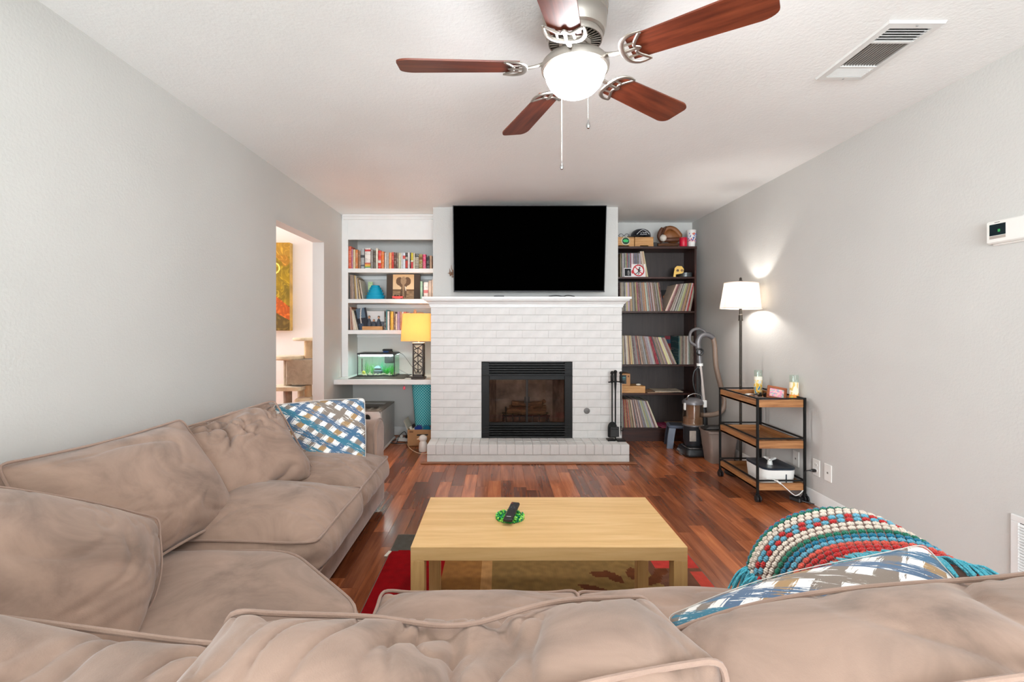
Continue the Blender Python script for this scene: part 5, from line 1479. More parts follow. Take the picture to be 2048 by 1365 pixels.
# fourth gap of the bookcase: cardboard box on a wooden case, loose sleeves
ps = thing('product_box', 'small brown cardboard box with a dark printed panel on the wooden case', 'box', (px(1246), BF + 0.03, SH['s5'] + 0.0765))
part('carton', G().box(-0.10, 0.082, 0.0, 0.16, 0, 0.132, 0.002), M['card'], ps)
part('printed_panel', G().box(-0.02, 0.040, -0.0008, 0.001, 0.022, 0.118), plain((30, 44, 48), 0.4, var=0.1, name='dark_print'), ps)
part('print_lines', G().box(-0.006, 0.03, -0.0014, 0.0, 0.082, 0.096).box(-0.006, 0.03, -0.0014, 0.0, 0.068, 0.071), plain((70, 130, 130), 0.4, name='teal_print'), ps)
part('side_mark', G().box(0.054, 0.070, -0.0008, 0.001, 0.094, 0.112), plain((100, 66, 40), 0.6, name='brown_print'), ps)
wc = thing('wooden_case', 'flat orange-brown wooden case on the fourth bookcase shelf', 'case', (px(1254), BF + 0.012, SH['s5'] + 0.0005))
part('body', G().box(-0.20, 0.198, 0.0, 0.21, 0, 0.052, 0.002), M['pine'], wc)
part('lid', G().box(-0.20, 0.198, 0.0, 0.21, 0.0525, 0.075, 0.002), M['pine'], wc)
one('crumpled_paper', G().ball((0, 0, 0.011), (0.03, 0.016, 0.011), 7, 5), M['paper'], 'crumpled scrap of white paper on the wooden case', 'scrap', (px(1279), BF + 0.06, SH['s5'] + 0.0755))
for k, (x_, rz, c, lab) in enumerate(((1340, -4, (206, 190, 168), 'tan record sleeve lying flat, topmost on the fourth bookcase shelf'), (1318, 9, (170, 130, 96), 'brown record sleeve lying flat under the tan one'))):
    o = link('record', G().box(-0.15, 0.15, -0.13, 0.13, 0, 0.008, 0.001).mesh('flat_sleeve', M['record']), None, (px(x_), BF + 0.15, SH['s5'] + (0.009 if k == 0 else 0.0005)), (0, 0, R(rz))); o.color = lin(c); tag(o, lab, 'record')
for k, (x_, rz, c, lab) in enumerate(((1335, 6, (150, 20, 76), 'magenta record sleeve lying flat on the lowest bookcase shelf'), (1358, -5, (190, 150, 110), 'tan record sleeve lying flat beside the magenta one'))):
    o = link('record', G().box(-0.10, 0.10, -0.13, 0.13, 0, 0.008, 0.001).mesh('flat_sleeve', M['record']), None, (px(x_) + 0.02, BF + 0.145, SH['s6'] + 0.0005 + 0.0085 * k), (0, 0, R(rz))); o.color = lin(c); tag(o, lab, 'record')
# ------------------------------------------------------------------ rolling cart by the right wall
CX0, CX1, CY0, CY1 = 1.842, 2.178, 3.384, 3.957
ct = thing('bar_cart', 'three-tier rolling cart of wood trays in a black metal frame', 'cart', (0, 0, 0))
pr = 0.0075
for x_ in (CX0, CX1):
    for y_ in (CY0, CY1):
        part('post', G().box(x_ - pr, x_ + pr, y_ - pr, y_ + pr, 0.058, 0.741, 0.001), M['blackmetal'], ct)
        c = part('caster', G().box(x_ - 0.012, x_ + 0.012, y_ - 0.010, y_ + 0.010, 0.040, 0.058, 0.002).lathe([(0, 0.05), (0.014, 0.05), (0.014, 0.056), (0, 0.056)], 12, (x_, y_, 0)), M['blackmetal'], ct)
        part('wheel', G().cyl((x_ - 0.016, y_ - 0.006, 0.0235), (x_ - 0.005, y_ - 0.006, 0.0235), 0.0232, seg=18).cyl((x_ + 0.005, y_ - 0.006, 0.0235), (x_ + 0.016, y_ - 0.006, 0.0235), 0.0232, seg=18), M['black'], c)
for z in (0.735, 0.449, 0.150):
    for y_ in (CY0, CY1): part('rail', G().box(CX0 + pr, CX1 - pr, y_ - 0.005, y_ + 0.005, z - 0.005, z + 0.005), M['blackmetal'], ct)
    for x_ in (CX0, CX1): part('rail', G().box(x_ - 0.005, x_ + 0.005, CY0 + pr, CY1 - pr, z - 0.005, z + 0.005), M['blackmetal'], ct)
TRAY = {}
for nm, z0, z1 in (('t', 0.672, 0.724), ('m', 0.378, 0.432), ('b', 0.080, 0.130)):
    t_ = part('tray', G().box(CX0 - 0.002, CX1 + 0.002, CY0 + 0.0085, CY1 - 0.0085, z0, z0 + 0.014), M['cartwood_y'], ct)
    for a, b in ((CX0 - 0.002, CX0 + 0.014), (CX1 - 0.014, CX1 + 0.002)): part('tray_side', G().box(a, b, CY0 + 0.0085, CY1 - 0.0085, z0, z1, 0.001), M['cartwood_y'], t_)
    for a, b in ((CY0 + 0.0008, CY0 + 0.0168), (CY1 - 0.0168, CY1 - 0.0008)): part('tray_end', G().box(CX0 + 0.0088, CX1 - 0.0088, a, b, z0, z1, 0.001), M['cartwood'], t_)
    TRAY[nm] = z0 + 0.0145

def candle(label, loc, cols, seed):
    o = thing('glass_candle', label, 'candle', loc)
    part('glass', G().lathe([(0.0, 0.0), (0.028, 0.0), (0.030, 0.004), (0.030, 0.205), (0.0285, 0.205), (0.0285, 0.006), (0.0, 0.006)], 28), M['glass'], o)
    part('wax', G().lathe([(0.0, 0.0065), (0.028, 0.0065), (0.028, 0.15), (0.0, 0.146)], 24), plain((240, 226, 196), 0.5, name='cream_wax'), o)
    r_ = 0.0304; wv = []
    n_, m_ = 72, 90
    me = bpy.data.meshes.new('printed_wrap')
    vs = [(r_ * math.cos(2 * PI * i / n_), r_ * math.sin(2 * PI * i / n_), 0.012 + 0.14 * k / m_) for k in range(m_ + 1) for i in range(n_)]
    fs = [(k * n_ + i, k * n_ + (i + 1) % n_, (k + 1) * n_ + (i + 1) % n_, (k + 1) * n_ + i) for k in range(m_) for i in range(n_)]
    me.from_pydata(vs, [], fs); me.materials.append(M['print'])
    at = me.color_attributes.new('print', 'FLOAT_COLOR', 'CORNER'); cl = []
    for k in range(m_):
        for i in range(n_):
            cl.extend(lin(cols(i / n_, k / m_)) * 4)
    at.data.foreach_set('color', cl)
    link('printed_wrap', me, o)
    return o
def wrapA(u, v):
    n_ = mnoise.noise(Vector((math.cos(u * 6.28) * 2.2, math.sin(u * 6.28) * 2.2, v * 5)))
    if v > 0.80: return (244, 238, 222)
    if n_ > 0.16: return (236, 190, 60)
    if n_ < -0.22: return (70, 150, 190) if v < 0.5 else (216, 226, 232)
    return (240, 222, 170)
def wrapB(u, v):
    n_ = mnoise.noise(Vector((math.cos(u * 6.28) * 2.0 + 5, math.sin(u * 6.28) * 2.0, v * 4)))
    if v < 0.35: return (236, 150, 66) if n_ > -0.1 else (216, 200, 96)
    if n_ > 0.25: return (222, 190, 110)
    return (244, 232, 208)
candle('tall glass candle with a yellow and blue printed wrap at the back of the cart', (P(1517, 780, 3.88).x, 3.885, TRAY['t']), wrapA, 1)
candle('tall glass candle with an orange and cream wrap by the wall on the cart', (P(1588, 800, 3.50).x, 3.50, TRAY['t']), wrapB, 2)
pf = thing('picture_frame', 'small reddish wooden picture frame tilted back on the cart', 'picture frame', (P(1553, 800, 3.58).x, 3.585, TRAY['t'] + 0.012), rot=(R(-32), R(9), R(-24)))
fw, fh = 0.066, 0.105
g = G()
for a in ((-fw, fw, 0, 0.018), (-fw, fw, fh - 0.018, fh)): g.box(a[0], a[1], -0.008, 0.008, a[2], a[3], 0.003)
for a in ((-fw, -fw + 0.018), (fw - 0.018, fw)): g.box(a[0], a[1], -0.008, 0.008, 0.018, fh - 0.018, 0.003)
part('frame', g, wood('frame_wood', (124, 62, 36), (150, 82, 50), (170, 100, 64), 'x', 1.5, 0.35), pf)
canvas('photo', 0.098, 0.072, 50, 40, lambda u, v: (236 - 60 * (mnoise.noise(Vector((u * 6, v * 6, 7))) > 0.1), 196 - 40 * (mnoise.noise(Vector((u * 7, v * 5, 3))) > 0), 184), M['print'], pf, (0, 0.001, 0.0165))
part('backing', G().box(-fw + 0.01, fw - 0.01, 0.004, 0.009, 0.01, fh - 0.01), M['black'], pf)
part('easel_leg', G().box(-0.012, 0.012, 0.008, 0.012, 0.0, 0.07), M['black'], pf)
nb = thing('notebook', 'dark brown leather notebook lying on the cart', 'notebook', (2.0, 3.60, TRAY['t']), rotz=R(12))
part('cover', G().box(-0.06, 0.06, -0.085, 0.085, 0.0, 0.018, 0.003), plain((74, 46, 36), 0.5, name='brown_leather'), nb)
part('pages', G().box(-0.056, 0.0605, -0.082, 0.082, 0.004, 0.014), M['paper'], nb)
# curled white strip, sunglasses and trinkets
g = G(); arc = [(0.06 * math.cos(a), 0.0, 0.03 * math.sin(a)) for a in [PI * q / 12 for q in range(13)]]
vs = [(x_, s, z + 0.003) for x_, _, z in arc for s in (-0.02, 0.02)]
g.add(vs, [(2 * i, 2 * i + 1, 2 * i + 3, 2 * i + 2) for i in range(12)])
o = one('curled_card', g, M['plastic_w'], 'arched white strip lying on the notebook end of the cart', 'card', (1.975, 3.74, TRAY['t']), (0, 0, R(20)))
md = o.modifiers.new('thick', 'SOLIDIFY'); md.thickness = 0.002
sgl = thing('sunglasses', 'dark sunglasses beside the white strip on the cart', 'glasses', (2.07, 3.73, TRAY['t']), rotz=R(30))
g = G()
for s in (-1, 1): g.ball((s * 0.033, 0, 0.02), (0.027, 0.004, 0.019), 14, 8)
g.tube([(-0.01, 0, 0.026), (0.01, 0, 0.026)], 0.003, 6)
for s in (-1, 1): g.tube([(s * 0.058, 0, 0.03), (s * 0.06, 0.07, 0.028), (s * 0.055, 0.11, 0.006)], 0.003, 6)
part('frame', g, M['black'], sgl)
for k, (x_, y_, c, r_, nm, lab) in enumerate(((1.895, 3.82, (196, 176, 110), (0.022, 0.016, 0.008), 'shell', 'tan shell near the far left corner of the cart'), (1.885, 3.70, (226, 224, 206), (0.03, 0.014, 0.006), 'pebble', 'pale pebble on the left side of the cart'),
                                         (1.90, 3.62, (190, 214, 196), (0.024, 0.012, 0.006), 'sea_glass', 'mint green piece of sea glass on the cart'), (1.905, 3.52, (70, 60, 48), (0.02, 0.02, 0.01), 'stone', 'dark stone on the near left of the cart'),
                                         (2.015, 3.455, (226, 222, 214), (0.026, 0.014, 0.011), 'shell', 'white shell at the near end of the cart'), (1.95, 3.45, (120, 96, 52), (0.022, 0.02, 0.01), 'stone', 'olive brown stone at the near end of the cart'),
                                         (2.085, 3.46, (60, 46, 90), (0.02, 0.018, 0.012), 'stone', 'dark purple stone below the tilted picture frame'), (1.90, 3.88, (80, 88, 60), (0.02, 0.012, 0.008), 'stone', 'mossy green stone at the far left of the cart'))):
    g = G().ball((0, 0, r_[2]), r_, 10, 7)
    rq = random.Random(k); g.v = [(a * rq.uniform(.9, 1.08), b * rq.uniform(.9, 1.08), max(0, c_ * rq.uniform(.92, 1.05))) for a, b, c_ in g.v]
    one(nm, g, plain(c, 0.5, var=0.2, name='trinket'), lab, 'trinket', (x_, y_, TRAY['t']), (0, 0, k), angle=60)
# pet fountain on the bottom tray
pfn = thing('pet_fountain', 'white pet water fountain with a dark blue top on the lowest cart shelf', 'pet fountain', (2.03, 3.56, TRAY['b']))
def rr_loop(hx, hy, r_, z, n_=5):
    lp = []
    for sx, sy_, a0 in ((1, 1, 0), (-1, 1, PI / 2), (-1, -1, PI), (1, -1, 1.5 * PI)):
        for q in range(n_):
            a = a0 + q * PI / 2 / (n_ - 1)
            lp.append((sx * (hx - r_) + r_ * math.cos(a), sy_ * (hy - r_) + r_ * math.sin(a), z(sx * hx, sy_ * hy) if callable(z) else z))
    return lp
part('bowl', G().loft([rr_loop(0.100, 0.125, 0.05, 0.0), rr_loop(0.112, 0.138, 0.055, 0.01), rr_loop(0.120, 0.146, 0.055, 0.10), rr_loop(0.120, 0.146, 0.055, 0.118)]), M['plastic_w'], pfn)
navy = plain((38, 50, 62), 0.3, name='dark_blue_plastic')
part('basin', G().loft([rr_loop(0.121, 0.147, 0.055, 0.1185), rr_loop(0.123, 0.149, 0.055, 0.130), rr_loop(0.117, 0.143, 0.05, 0.132), rr_loop(0.085, 0.11, 0.05, 0.121)]), navy, pfn)
part('window', G().box(-0.004, 0.004, -0.1475, -0.144, 0.02, 0.09, 0.001, M=Matrix.Translation((0.035, 0, 0))), navy, pfn)
g = G().lathe([(0.0, 0.118), (0.020, 0.118), (0.016, 0.14), (0.014, 0.155), (0.026, 0.166), (0.024, 0.17), (0.0, 0.168)], 18)
for a in (0, 120, 240): g.tube([(0.012 * math.cos(R(a)), 0.012 * math.sin(R(a)), 0.16), (0.045 * math.cos(R(a)), 0.045 * math.sin(R(a)), 0.166)], [0.012, 0.006], 8)
part('spout', g, M['plastic_w'], pfn)
wcab = thing('white_cable', 'white power cable looping from the lowest cart shelf to the wall', 'cable', (2.0, 3.39, 0.14))
part('connector', G().box(-0.018, 0.018, -0.007, 0.007, -0.006, 0.006, 0.003, M=Matrix.Translation((-0.015, -0.02, 0.002)) @ Matrix.Rotation(R(38), 4, 'Y')), M['plastic_w'], wcab)
part('cord', G().tube(spline([(-0.075, 0.03, 0.012), (-0.03, -0.018, 0.012), (0.0, -0.022, -0.008), (0.04, -0.03, -0.045), (0.09, -0.03, -0.085), (0.13, -0.015, -0.085), (0.17, 0.0, -0.06), (0.188, 0.01, -0.03)], 6), 0.0035, 7), M['plastic_w'], wcab)
ad = thing('power_adapter', 'black power adapter with lead on the floor under the cart', 'adapter', (2.13, 3.40, 0.0), rotz=0.4)
part('brick', G().box(-0.025, 0.025, -0.04, 0.04, 0.0, 0.03, 0.005), M['black'], ad)
part('lead', G().tube(spline([(0.0, -0.04, 0.014), (0.03, -0.08, 0.006), (0.05, -0.13, 0.005), (0.03, -0.17, 0.005)], 6).copy(), 0.0035, 7), M['black'], ad)

# ------------------------------------------------------------------ floor lamp
LX, LY = 2.045, 4.02
lp_ = thing('floor_lamp', 'lit floor lamp with white drum shade and dark bronze pole behind the cart', 'lamp', (LX, LY, 0))
bronze = plain((58, 52, 46), 0.4, 0.7, name='dark_bronze')
part('base', G().lathe([(0.0, 0.0), (0.125, 0.0), (0.127, 0.008), (0.12, 0.014), (0.05, 0.022), (0.02, 0.034), (0.014, 0.05), (0.0, 0.05)], 36), bronze, lp_)
part('pole', G().tube([(0, 0, 0.04), (0, 0, 1.30)], 0.0105, 12), bronze, lp_)
part('collar', G().lathe([(0.011, 1.295), (0.017, 1.297), (0.017, 1.345), (0.012, 1.352), (0.012, 1.40)], 16, caps=False).lathe([(0.0, 1.299), (0.019, 1.300), (0.019, 1.306), (0.0, 1.307)], 16), bronze, lp_)
tilt = Matrix.Translation((0, 0, 1.50)) @ Matrix.Rotation(R(2.0), 4, 'Y') @ Matrix.Translation((0, 0, -1.50))
def sq_loop(r_, z, n_=4.0, m_=40):
    lp = []
    for q in range(m_):
        a = 2 * PI * q / m_
        s = (abs(math.cos(a)) ** n_ + abs(math.sin(a)) ** n_) ** (-1 / n_)
        lp.append((r_ * s * math.cos(a), r_ * s * math.sin(a), z))
    return lp
linen = shade_mat('white_linen_shade', (250, 244, 236), 0.55)
part('lamp_shade', G().loft([sq_loop(0.150, 1.398, 2.6), sq_loop(0.124, 1.617, 2.6)], M=tilt, caps=False).loft([sq_loop(0.147, 1.398, 2.6), sq_loop(0.121, 1.617, 2.6)], M=tilt, caps=False), linen, lp_)
part('shade_trim', G().tube([Vector(p) for p in sq_loop(0.151, 1.399, 2.6)], 0.003, 6, closed=True, M=tilt).tube([Vector(p) for p in sq_loop(0.125, 1.616, 2.6)], 0.003, 6, closed=True, M=tilt), plain((222, 206, 196), 0.8, name='shade_trim'), lp_)
g = G()
for a in (0, 120, 240): g.tube([(0.01 * math.cos(R(a)), 0.01 * math.sin(R(a)), 1.618), (0.122 * math.cos(R(a)), 0.122 * math.sin(R(a)), 1.612)], 0.002, 6)
part('shade_spider', g, bronze, lp_)
part('harp', G().tube(spline([(0.012, 0, 1.40), (0.055, 0, 1.45), (0.055, 0, 1.56), (0.0, 0, 1.62), (-0.055, 0, 1.56), (-0.055, 0, 1.45), (-0.012, 0, 1.40)], 6), 0.002, 6), bronze, lp_)
part('finial', G().lathe([(0.0, 1.617), (0.018, 1.618), (0.018, 1.634), (0.010, 1.638), (0.010, 1.655), (0.006, 1.662), (0.0, 1.664)], 14), bronze, lp_)
part('bulb', G().ball((0, 0, 1.475), (0.026, 0.026, 0.036), 16, 10), thin_glass('bulb_glass', (1, 1, 1, 1), 0.04), lp_)
d = bpy.data.lights.new('floor_lamp_bulb', 'POINT'); d.energy = 8.5; d.color = (1.0, 0.95, 0.90); d.shadow_soft_size = 0.03
link('floor_lamp_bulb', d, None, (LX, LY, 1.475))

# ------------------------------------------------------------------ upright vacuum
vc = thing('upright_vacuum', 'grey upright vacuum cleaner with brown dust bin beside the bookcase', 'vacuum cleaner', (1.90, 4.62, 0))
gm = plain((112, 110, 112), 0.35, 0.3, name='grey_plastic'); tb_ = plain((132, 112, 98), 0.4, name='taupe_hose', bump=0.4, bscale=50)
part('floor_head', G().loft([rr_loop(0.125, 0.13, 0.03, 0.012), rr_loop(0.13, 0.135, 0.035, 0.03), rr_loop(0.12, 0.12, 0.04, 0.075), rr_loop(0.07, 0.08, 0.04, 0.10)]), M['black'], vc)
part('head_cover', G().loft([rr_loop(0.112, 0.118, 0.04, 0.062), rr_loop(0.10, 0.105, 0.04, 0.088), rr_loop(0.06, 0.07, 0.03, 0.098)]).tube([(-0.13, -0.02, 0.03), (-0.13, 0.05, 0.03)], 0.028, 14), M['chrome'], vc)
part('motor_body', G().lathe([(0.0, 0.09), (0.07, 0.09), (0.082, 0.11), (0.088, 0.15), (0.088, 0.28), (0.092, 0.29), (0.0, 0.29)], 28, (-0.015, 0.0, 0)), plain((40, 44, 48), 0.35, name='charcoal_plastic'), vc)
part('rating_label', G().prism([(-0.062 + 0.0, 0.15), (0.0, 0.15), (0.0, 0.25), (-0.062, 0.25)], -0.086, -0.082, 'y'), plain((170, 160, 150), 0.4, var=0.25, name='printed_label'), vc, loc=(-0.02, -0.004, 0))
part('dust_bin', G().lathe([(0.092, 0.292), (0.096, 0.31), (0.096, 0.50), (0.093, 0.50), (0.093, 0.31), (0.0, 0.30)], 28, (-0.015, 0, 0), caps=False), thin_glass('smoky_plastic', (0.86, 0.80, 0.74, 1), 0.10, 0.08), vc)
part('collected_dust', G().lathe([(0.0, 0.295), (0.09, 0.296), (0.09, 0.36), (0.06, 0.368), (0.0, 0.36)], 24, (-0.015, 0, 0)).lathe([(0.0, 0.36), (0.06, 0.362), (0.066, 0.49), (0.0, 0.49)], 20, (-0.015, 0, 0)), plain((172, 146, 126), 0.9, var=0.1, name='dust'), vc)
part('bin_lid', G().lathe([(0.0985, 0.495), (0.0985, 0.515), (0.09, 0.53), (0.055, 0.552), (0.0, 0.556)], 28, (-0.015, 0, 0), caps=False), gm, vc)
part('bin_collar', G().lathe([(0.099, 0.288), (0.099, 0.300), (0.094, 0.300), (0.094, 0.288)], 28, (-0.015, 0, 0), caps=False), gm, vc)
part('bail_handle', G().tube(spline([(-0.085, -0.03, 0.53), (-0.075, -0.035, 0.575), (-0.015, -0.04, 0.60), (0.05, -0.035, 0.575), (0.06, -0.03, 0.525)], 6), 0.009, 8, flat=0.6), M['chrome'], vc)
part('latch', G().box(0.052, 0.078, -0.085, -0.06, 0.235, 0.30, 0.005).box(-0.115, -0.10, -0.05, -0.02, 0.44, 0.51, 0.004), M['plastic_w'], vc)
part('spine', G().tube(spline([(0.095, 0.02, 0.08), (0.11, 0.03, 0.30), (0.10, 0.04, 0.50)], 6), 0.032, 12), M['black'], vc)
part('wand', G().tube([(0.10, 0.04, 0.48), (0.085, 0.04, 0.60), (0.07, 0.045, 0.90), (0.064, 0.05, 1.00)], [0.024, 0.022, 0.022, 0.025], 14), gm, vc)
part('crevice_tool', G().tube([(0.095, 0.005, 0.52), (0.06, 0.01, 0.86)], [0.014, 0.016], 10), plain((196, 186, 180), 0.4, name='pale_plastic'), vc)
part('badge', G().box(0.078, 0.118, -0.012, 0.004, 0.46, 0.53, 0.004), M['plastic_w'], vc)
part('wand_collar', G().lathe([(0.0, 0.86), (0.03, 0.86), (0.03, 0.885), (0.0, 0.885)], 18, (0.071, 0.044, 0)), M['plastic_w'], vc)
part('switch_ring', G().tube([(0.058 + 0.03 * math.cos(a), 0.01, 1.0 + 0.03 * math.sin(a)) for a in [2 * PI * q / 18 for q in range(18)]], 0.009, 8, closed=True), M['black'], vc)
part('grip', G().tube(spline([(0.064, 0.05, 1.00), (0.055, 0.05, 1.09), (0.085, 0.05, 1.155), (0.15, 0.05, 1.165), (0.205, 0.05, 1.135)], 6), [0.026] * 25, 12).tube(spline([(0.05, 0.05, 1.05), (-0.02, 0.05, 1.10), (-0.015, 0.05, 1.19), (0.05, 0.05, 1.225), (0.115, 0.05, 1.20), (0.135, 0.05, 1.16)], 6), 0.014, 10), gm, vc)
part('hose', G().tube(spline([(0.205, 0.05, 1.135), (0.22, 0.05, 1.05), (0.235, 0.05, 0.85), (0.28, 0.05, 0.66), (0.31, 0.04, 0.52), (0.28, 0.03, 0.42), (0.19, 0.02, 0.385), (0.06, 0.01, 0.385)], 8), 0.024, 12), tb_, vc)
part('cord', G().tube(spline([(0.05, 0.0, 0.86), (0.0, 0.01, 0.80), (-0.005, 0.01, 0.68), (0.04, 0.0, 0.56), (0.06, 0.0, 0.70), (0.045, 0.0, 0.84)], 7), 0.008, 7), M['black'], vc)

# waste bin, dark lid thing on it, step stool
wb = thing('waste_bin', 'grey-brown plastic waste bin between vacuum and cart', 'bin', (2.035, 4.40, 0))
loops = [rr_loop(hx, hy, 0.025, z) for hx, hy, z in ((0.105, 0.085, 0.0), (0.135, 0.11, 0.27), (0.142, 0.117, 0.275), (0.142, 0.117, 0.295), (0.134, 0.109, 0.295), (0.10, 0.08, 0.008))]
part('tub', G().loft(loops), plain((140, 124, 114), 0.5, name='taupe_plastic'), wb)
vh = thing('vacuum_floor_tool', 'flat black vacuum floor tool resting across the waste bin', 'vacuum tool', (2.035, 4.39, 0.297))
part('tool_head', G().loft([rr_loop(0.155, 0.05, 0.02, 0.0), rr_loop(0.16, 0.055, 0.02, 0.012), rr_loop(0.12, 0.04, 0.02, 0.032)]), M['black'], vh)
part('tool_neck', G().tube([(0.0, 0, 0.028), (0.10, -0.02, 0.036), (0.135, -0.03, 0.030)], [0.022, 0.018, 0.016], 10), M['black'], vh)
sl = thing('step_stool', 'low blue-grey plastic step stool in front of the bookcase', 'stool', (1.885, 4.93, 0), rotz=R(-12))
sg_ = plain((88, 96, 112), 0.45, name='blue_grey_plastic')
part('seat', G().loft([rr_loop(0.13, 0.10, 0.03, 0.205), rr_loop(0.135, 0.105, 0.03, 0.215), rr_loop(0.125, 0.095, 0.03, 0.232)]), sg_, sl)
part('seat_pad', G().loft([rr_loop(0.11, 0.085, 0.025, 0.2315), rr_loop(0.105, 0.08, 0.025, 0.236)]), plain((52, 56, 66), 0.8, name='dark_grip'), sl)
for sx in (-1, 1):
    for sy_ in (-1, 1):
        a = [(sx * 0.125, sy_ * 0.095), (sx * 0.06, sy_ * 0.095), (sx * 0.125, sy_ * 0.05)]
        g = G().loft([[(p[0] * k + sx * ox, p[1] * k + sy_ * oy, z) for p in a] for k, ox, oy, z in ((1.0, 0, 0, 0.206), (1.0, 0.016, 0.012, 0.12), (0.92, 0.036, 0.026, 0.0))])
        part('leg', g, sg_, sl)

# ------------------------------------------------------------------ left alcove: desk things
mt_ = one('rubber_mat', G().box(-0.29, 0.285, 0.0, 0.46, 0, 0.004, 0.001), plain((66, 58, 52), 0.85, name='dark_mat', bump=0.3), 'dark grey-brown mat under the fish tank on the desk board', 'mat', (-1.262, 4.885, 0.7065))
DZ = 0.7110
ft = thing('fish_tank', 'small lit fish tank with green plants and black lid on the desk board', 'aquarium', (-1.318, 5.09, DZ))
TX, TD, TH = 0.200, 0.24, 0.246
for nm, a in (('front', (-TX, TX, 0.0, 0.004)), ('back', (-TX, TX, TD - 0.004, TD)), ('left', (-TX, -TX + 0.004, 0.0045, TD - 0.0045)), ('right', (TX - 0.004, TX, 0.0045, TD - 0.0045))):
    part('pane', G().box(a[0], a[1], a[2], a[3], 0.006, TH - 0.012), M['glass'], ft)
g = G().box(-TX - 0.002, TX + 0.002, -0.002, TD + 0.002, 0.0, 0.008, 0.001)
for x_ in (-TX, TX - 0.006): g.box(x_ - 0.001, x_ + 0.007, -0.002, 0.005, 0.008, TH - 0.01)
part('frame', g, M['black'], ft)
part('lid', G().box(-TX - 0.004, TX + 0.004, -0.004, TD + 0.004, TH - 0.014, TH + 0.004, 0.003), M['black'], ft)
part('light_bar', G().box(-TX + 0.02, TX - 0.04, 0.02, 0.09, TH - 0.034, TH - 0.0145, 0.003), emit_mat('tank_light', (236, 246, 255), 22.0), ft)
part('water', G().box(-TX + 0.0045, TX - 0.0045, 0.0048, TD - 0.0048, 0.012, TH - 0.045), thin_glass('tank_water', (0.90, 1.0, 0.95, 1), 0.03), ft)
gr = random.Random(9); g = G()
for k in range(260):
    g.ball((gr.uniform(-TX + 0.012, TX - 0.012), gr.uniform(0.01, TD - 0.012), 0.012 + gr.uniform(0, 0.008)), (gr.uniform(0.004, 0.009), gr.uniform(0.004, 0.008), gr.uniform(0.003, 0.006)), 6, 4)
part('gravel', g, plain((222, 212, 186), 0.7, var=0.35, name='pale_gravel'), ft, kind='stuff')
def water_plant(x, y, h, n_, c, seed):
    q = random.Random(seed); g = G()
    for k in range(n_):
        a = q.uniform(0, 6.28); ln = h * q.uniform(0.6, 1.0); sp = q.uniform(0.005, 0.04)
        base = Vector((x + q.uniform(-.012, .012), y + q.uniform(-.012, .012), 0.014))
        tip_ = base + Vector((sp * math.cos(a), sp * math.sin(a), ln)); mid_ = base.lerp(tip_, 0.5) + Vector((sp * 0.3 * math.cos(a), sp * .3 * math.sin(a), 0.01))
        g.tube([base, mid_, tip_], [0.0016, 0.0014, 0.0006], 4)
        for t in range(7):
            p = base.lerp(tip_, 0.2 + 0.8 * t / 7); b = q.uniform(0, 6.28); s = 0.010 * q.uniform(0.7, 1.3)
            d_ = Vector((math.cos(b), math.sin(b), 0.6)).normalized(); e_ = d_.cross(Vector((0, 0, 1))).normalized() * s * 0.32
            g.add([p, p + d_ * s * 0.5 + e_, p + d_ * s, p + d_ * s * 0.5 - e_], [(0, 1, 2, 3)])
    part('water_plant', g, plain(c, 0.5, var=0.15, name='plant_green'), ft)
for k, (x, y, h, n_, c) in enumerate(((-0.12, 0.10, 0.13, 14, (70, 180, 80)), (-0.09, 0.16, 0.12, 14, (90, 196, 90)), (-0.06, 0.08, 0.07, 12, (40, 150, 70)), (0.10, 0.08, 0.085, 18, (50, 176, 60)), (0.14, 0.12, 0.11, 18, (40, 160, 60)), (0.155, 0.06, 0.08, 14, (80, 190, 70)),
                                      (0.07, 0.14, 0.09, 12, (60, 170, 90)), (0.02, 0.18, 0.14, 12, (90, 200, 150)), (-0.16, 0.18, 0.16, 10, (60, 160, 110)))):
    water_plant(x, y, h, n_, c, k)
g = G().ball((-0.145, 0.05, 0.035), (0.02, 0.016, 0.022), 10, 7)
part('yellow_ornament', g, plain((206, 200, 50), 0.4, name='yellow_green'), ft)
g = G().box(-0.045, 0.03, 0.08, 0.14, 0.014, 0.05, 0.003).box(-0.037, 0.022, 0.085, 0.135, 0.058, 0.08)
g.loft([rr_loop(0.05, 0.036, 0.004, 0.05), rr_loop(0.03, 0.026, 0.004, 0.062)], M=Matrix.Translation((-0.008, 0.11, 0))).loft([rr_loop(0.045, 0.034, 0.004, 0.08), rr_loop(0.012, 0.012, 0.004, 0.105)], M=Matrix.Translation((-0.008, 0.11, 0)))
part('pagoda', g, plain((92, 112, 122), 0.6, var=0.15, name='slate_blue'), ft)
part('heater', G().tube([(-0.158, 0.03, 0.05), (-0.158, 0.03, 0.19)], 0.006, 8), M['black'], ft)
part('filter', G().box(0.05, 0.15, 0.17, 0.225, 0.13, 0.20, 0.004), M['black'], ft)
pb = thing('power_box', 'black and blue air pump box on the fish tank lid', 'air pump', (-1.225, 5.24, DZ + TH + 0.0045))
part('case', G().box(-0.055, 0.045, -0.03, 0.03, 0.014, 0.036, 0.006), M['black'], pb)
part('blue_base', G().box(-0.048, 0.012, -0.028, 0.028, 0.0, 0.0138, 0.003), plain((24, 72, 134), 0.4, name='blue_plastic'), pb)
part('side_block', G().box(0.013, 0.05, -0.026, 0.026, 0.0, 0.0138, 0.003), plain((70, 58, 52), 0.5, name='brown_plastic'), pb)
one('tank_lead', G().tube(spline([(0, 0, 0), (0.05, -0.02, -0.03), (0.13, -0.05, -0.13), (0.185, -0.08, -0.19), (0.20, -0.07, -0.245), (0.17, 0.0, -0.2455)], 7), 0.0022, 6), M['black'], 'thin black lead hanging from the fish tank lid to the desk', 'cable', (-1.10, 5.27, DZ + TH - 0.003))
